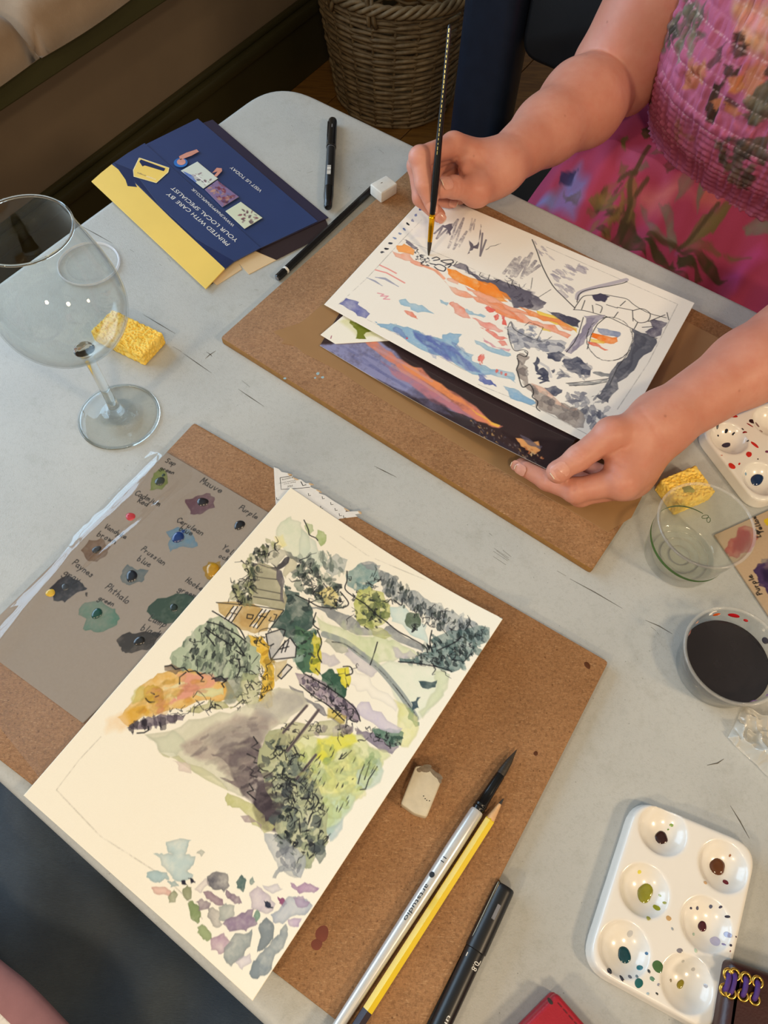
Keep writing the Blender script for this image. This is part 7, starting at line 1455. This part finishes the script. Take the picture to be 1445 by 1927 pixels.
# little printed pictures
def picture(name, corners, z, res, base, fn):
    Sx = Sheet([(x, y, z) for x, y in corners], res); cx = Canvas(Sx.nu, Sx.nv, base, Sx.loc); fn(cx); return Sx.build(name, paper_m, cx, wa, .15)
R_ = crop(150, 180, 2.89)
def pic1(c):
    c.wash(R_((560, 410), (620, 440), (630, 480), (580, 440)), (80, 110, 190), .9); c.scatter(R_((590, 400), (740, 450), (690, 500), (620, 440)), 14, [(110, 70, 84), (60, 50, 60), (180, 170, 180)], (1.5, 4), .5); c.line(R_((630, 430), (690, 480)), (240, 240, 240), 1.5)
picture('printed_picture', R_((640, 358), (550, 408), (672, 505), (752, 450)), 4.6, .6, (206, 214, 206), pic1)
def pic2(c): c.scatter(R_((690, 480), (760, 470), (860, 550), (780, 600)), 40, [(130, 60, 72), (176, 112, 108), (96, 50, 70), (206, 160, 130), (90, 120, 180)], (2, 6), .5)
picture('printed_picture', R_((748, 460), (680, 510), (775, 606), (866, 550)), 4.7, .6, (130, 110, 150), pic2)
def pic3(c): c.scatter(R_((850, 620), (960, 620), (960, 680), (890, 700)), 22, [(96, 44, 66), (130, 70, 84), (70, 40, 56)], (1.5, 4), .5)
picture('printed_picture', R_((876, 577), (792, 628), (896, 724), (994, 664)), 4.6, .6, (206, 214, 190), pic3)
flat('printed_mug', R_(*[(549 + 38 * math.cos(x), 364 + 25 * math.sin(x)) for x in np.linspace(0, 6.28, 20, endpoint=False)]), 4.6, 4.7, plain('print_blue', (44, 110, 190), .4), wa); flat('printed_mug_top', R_(*[(552 + 24 * math.cos(x), 360 + 17 * math.sin(x)) for x in np.linspace(0, 6.28, 20, endpoint=False)]), 4.72, 4.8, plain('print_pink', (206, 150, 140), .4), wa)
skp = plain('print_skin', (206, 146, 130), .4); flat('printed_hand', R_((540, 330), (580, 310), (636, 292), (648, 304), (610, 325), (570, 340), (545, 350)), 4.72, 4.8, skp, wa); flat('printed_hand', R_((720, 420), (745, 392), (772, 395), (774, 410), (745, 440), (730, 436), (750, 412)), 4.8, 4.9, skp, wa)
# ------------------------------------------------------------------ the sundress
class SurfCanvas(Canvas):
    def __init__(s, grid, base):
        s.px = PX(grid.reshape(-1, 3)); s.dep = (grid.reshape(-1, 3) - _O) @ _F; s.nv_ = grid.shape[1]
        super().__init__(grid.shape[0], grid.shape[1], base, s._near)
    def _near(s, x, y):
        d = np.hypot(s.px[:, 0] - x, s.px[:, 1] - y) + s.dep * .12; k = int(np.argmin(d)); return k // s.nv_, k % s.nv_
I_ = crop(1000, 0, 3.247)
fabric = painted('printed_cotton', .8, .14, 700, .15, 0, .3)
# bodice: shirred tube round the trunk
nz_, nph = 180, 740
zz_ = np.linspace(-34, 330, nz_); ph_ = np.linspace(0, 2 * np.pi, nph, endpoint=False)
Zg, Pg = np.meshgrid(zz_, ph_, indexing='ij')
aw = np.interp(Zg, [-34, -10, 40, 110, 180, 330], [176, 182, 190, 192, 188, 172])
bf_ = np.interp(Zg, [-34, -20, 20, 70, 120, 180, 240, 330], [98, 108, 138, 163, 172, 164, 140, 110]); bb_ = np.interp(Zg, [-34, 330], [96, 84])
cphi, sphi = np.cos(Pg), np.sin(Pg); bb2 = np.where(sphi < 0, bf_, bb_)
rr_ = (np.abs(cphi) ** 2.4 + np.abs(sphi) ** 2.4) ** (-1 / 2.4)
wv = .8 * vnoise(Pg * 8, Zg * .03, 40)
crin = 1.2 * (1 - np.abs(2 * vnoise(Pg * 27 + wv, Zg * .022 + 4, 31) - 1)) + .7 * (1 - np.abs(2 * vnoise(Pg * 44 + wv, Zg * .04 + 2, 32) - 1)) - .95
row = np.where(Zg < 60, (Zg + 34) / 8.5, 60 / 8.5 + 3 + (Zg - 60) / 15.0); pinch = np.abs(np.sin(np.pi * row))
disp = 4.6 * crin * (.55 + .45 * pinch) + .7 * pinch - .6 + 4 * np.exp(-((Zg + 30) / 8) ** 2)
N_ = -62 + (aw + disp) * rr_ * cphi; E2_ = 958 + (bb2 + disp) * rr_ * sphi
Z_ = Zg + np.where(sphi < 0, -8 * (np.clip(-sphi, 0, 1) ** 1.5) * np.exp(-((Zg + 34) / 60) ** 2), 0) + 1.2 * crin
gb = fromNE(np.stack([N_, E2_, Z_], -1))
cb = SurfCanvas(gb, (180, 98, 128)); cb.SS = .62; W = cb.wash
def leafy(reg, n, cols, size, a=.85): cb.scatter(I_(*reg), n, cols, size, .45, None, a, soft=1.0)
PK = (206, 104, 148)
W(I_((1240, 0), (1445, 0), (1445, 360), (1330, 330), (1260, 220), (1240, 110)), (196, 148, 108), .9, soft=6, edge=0); W(I_((1280, 60), (1400, 70), (1440, 180), (1340, 230), (1270, 160)), (220, 146, 150), .8, soft=5, edge=0)
W(I_((700, 330), (900, 300), (930, 420), (800, 520), (690, 480)), (186, 108, 142), .8, soft=8, edge=0); W(I_((1100, 700), (1445, 760), (1445, 1200), (1200, 1120), (1050, 1000)), (192, 100, 130), .8, soft=8, edge=0)
leafy(((850, 20), (1090, 30), (1080, 180), (960, 340), (850, 310), (780, 240)), 46, [(126, 120, 104), (104, 98, 84), (146, 138, 118)], (5, 12)); leafy(((820, 150), (900, 140), (860, 260), (790, 250)), 10, [(74, 66, 60)], (4, 8))
for p in (((1130, 300), (1190, 260), (1150, 380), (1080, 430), (1060, 400)), ((1230, 260), (1320, 280), (1310, 340), (1250, 360), (1225, 320)), ((1170, 400), (1240, 440), (1280, 400), (1260, 460), (1190, 470)), ((1120, 500), (1190, 470), (1150, 620), (1110, 760), (1060, 740), (1080, 620)), ((1180, 590), (1270, 640), (1240, 680), (1180, 640)), ((1240, 200), (1290, 190), (1300, 270), (1240, 270))): W(I_(*p), (74, 54, 46), .92)
for p in (((960, 400), (1060, 380), (1060, 470), (960, 550), (920, 540)), ((1200, 480), (1300, 460), (1300, 540), (1200, 560)), ((1170, 620), (1210, 640), (1290, 700), (1240, 720), (1180, 680)), ((1100, 620), (1160, 600), (1130, 680))): W(I_(*p), (196, 122, 84), .9); 
leafy(((940, 390), (1060, 380), (1060, 470), (930, 550)), 10, [(150, 80, 56), (214, 150, 110)], (3, 7)); W(I_((1310, 400), (1420, 330), (1445, 420), (1400, 600), (1300, 620)), (184, 122, 72), .8, soft=4, edge=0)
leafy(((1330, 600), (1445, 470), (1445, 700), (1340, 760)), 20, [(126, 116, 96), (104, 94, 80)], (6, 12)); leafy(((1130, 850), (1250, 810), (1350, 900), (1340, 1110), (1290, 1180), (1150, 960)), 46, [(110, 96, 84), (86, 74, 66), (140, 124, 108)], (5, 11)); leafy(((1380, 860), (1445, 820), (1445, 1000), (1400, 1000)), 10, [(112, 98, 86)], (5, 10)); leafy(((680, 560), (720, 560), (720, 640), (690, 640)), 6, [(130, 116, 108)], (4, 8)); leafy(((880, 760), (960, 760), (960, 860), (880, 850)), 6, [(176, 120, 96)], (5, 9), .5)
rg_ = random.Random(9)
for _ in range(900):
    i, j = rg_.randrange(nz_), rg_.randrange(nph); q_ = cb.px[i * nph + j]
    if q_[0] > 1452 or q_[1] < -12 or math.sin(ph_[j]) > .15:
        if vnoise(np.array([j / 60.]), np.array([i / 30.]), 77)[0] > .56: cb.dab((i, j), rg_.uniform(2.5, 7), .6, rg_.random() * 3, rg_.choice([(126, 120, 104), (74, 54, 46), (196, 122, 84), (104, 98, 84)]), .85)
# shirring thread lines
rowline = np.clip(1 - pinch * 4.5, 0, 1)[..., None] * (.55 + .45 * np.sign(np.sin(Pg * 260)))[..., None]
cb.a[...] = cb.a * (1 - .55 * rowline) + np.array([236, 206, 206], np.float32) / 255 * .55 * rowline
mk('dress_bodice', gb.reshape(-1, 3), gridfaces(nz_, nph, wrap=True), fabric, person, True, colors=cb.a.reshape(-1, 3))
# skirt: gathered at the waist, falling over the lap
ns_, ne_ = 300, 190
ng = np.linspace(-352, 180, ns_); eg = np.linspace(700, 985, ne_); Ng, Eg = np.meshgrid(ng, eg, indexing='ij')
zb = np.interp(Eg, [700, 770, 800, 822, 840, 858, 985], [-122, -116, -106, -82, -52, -28, -14])
thigh = 10 * np.exp(-((Ng + 165) / 70) ** 2) + 10 * np.exp(-((Ng - 50) / 70) ** 2) - 8
zb = zb + thigh * np.clip((850 - Eg) / 60, 0, 1)
side0 = np.interp(Eg, [700, 800, 860, 985], [-300, -296, -284, -262]); fall = np.clip((side0 - Ng) / 70, 0, 1.2)
amp = np.clip((872 - Eg) / 50, 0, 1) * 5.5 + 1.0
fold_ = np.sin(Ng / 8.5 + .6 * np.sin(Ng / 37) + (Eg - 850) * .004 * (Ng + 60) / 30) + .6 * np.sin(Ng / 19 + 1.3) + .35 * np.sin(Ng / 4.7 + Eg * .02)
zs_ = zb + amp * fold_ * .8 - 165 * fall ** 1.6 + 4 * np.sin(Eg / 11 + Ng / 30) * np.clip(fall * 3, 0, 1)
gs_ = fromNE(np.stack([Ng, Eg, zs_], -1))
cs = SurfCanvas(gs_, (172, 66, 96)); cs.SS = .7; W = cs.wash
W(I_((0, 1300), (300, 1010), (330, 1150), (260, 1340), (160, 1290)), (130, 130, 186), .8, soft=6, edge=0); W(I_((560, 900), (760, 860), (900, 960), (820, 1120), (620, 1060), (540, 980)), (196, 100, 150), .8, soft=8, edge=0); W(I_((660, 1150), (900, 1080), (1000, 1200), (800, 1300), (680, 1280)), (206, 116, 120), .8, soft=8, edge=0); W(I_((1060, 1060), (1230, 1140), (1120, 1270), (1000, 1240)), (200, 110, 100), .8, soft=6, edge=0); W(I_((880, 1560), (1060, 1340), (1140, 1260), (1000, 1460)), (160, 110, 170), .7, soft=4, edge=0); W(I_((1180, 1700), (1400, 1500), (1445, 1560), (1240, 1780)), (196, 80, 150), .7, soft=6, edge=0)
OL, OD, GR = (124, 104, 66), (84, 68, 44), (136, 120, 108)
for p, c_ in ((((850, 1540), (780, 1250), (840, 1240), (890, 1490)), GR), (((890, 1520), (1050, 1320), (1250, 1220), (1110, 1420), (960, 1500)), OL), (((900, 1510), (1100, 1480), (1345, 1580), (1150, 1570)), OL), (((900, 1540), (1100, 1600), (1195, 1710), (1040, 1650)), OD), (((900, 1560), (1040, 1720), (1000, 1740), (900, 1640)), OD), (((660, 1260), (760, 1370), (880, 1510), (740, 1450)), GR), (((600, 1260), (640, 1400), (700, 1580), (560, 1520), (540, 1440)), OD), (((480, 1480), (560, 1320), (610, 1270), (570, 1440), (540, 1540)), OD), (((880, 1230), (900, 1100), (985, 985), (1010, 1000), (960, 1160)), GR), (((1010, 1020), (1075, 1030), (1062, 1160), (1012, 1300)), GR), (((670, 790), (720, 740), (760, 820), (690, 850)), OD), (((725, 940), (860, 880), (820, 945)), GR), (((810, 1010), (930, 925), (880, 1025), (830, 1050)), OD), (((545, 860), (590, 830), (570, 920), (550, 900)), OL), (((550, 985), (590, 1020), (570, 1090), (525, 1070)), OL), (((650, 1010), (700, 985), (715, 1015), (640, 1060)), GR), (((1300, 1390), (1445, 1290), (1445, 1420), (1340, 1430)), GR), (((620, 1480), (800, 1540), (880, 1640), (760, 1610)), OD), (((780, 1640), (860, 1600), (960, 1720), (900, 1740)), OD), (((200, 1180), (300, 1160), (280, 1250), (210, 1240)), (120, 100, 110)), (((180, 1060), (280, 1040), (240, 1130), (170, 1120)), (50, 50, 90))): W(I_(*p), c_, .88, .2, .25)
cs.scatter(I_((370, 1220), (480, 1100), (600, 1100), (620, 1280), (480, 1480), (400, 1420)), 34, [OL, OD, (150, 116, 70)], (4, 9), .45, None, .85)
for p in (((610, 1260), (600, 1100), (660, 1000), (720, 890)), ((640, 1180), (700, 1100)), ((720, 1420), (800, 1480), (880, 1510)), ((540, 1090), (600, 1060), (640, 1060)), ((900, 1520), (980, 1440), (1140, 1250))): cs.line(I_(*p), OD, 2.2, .8, cr=True)
mk('dress_skirt', gs_.reshape(-1, 3), gridfaces(ns_, ne_)[:, ::-1], fabric, person, True, colors=cs.a.reshape(-1, 3))
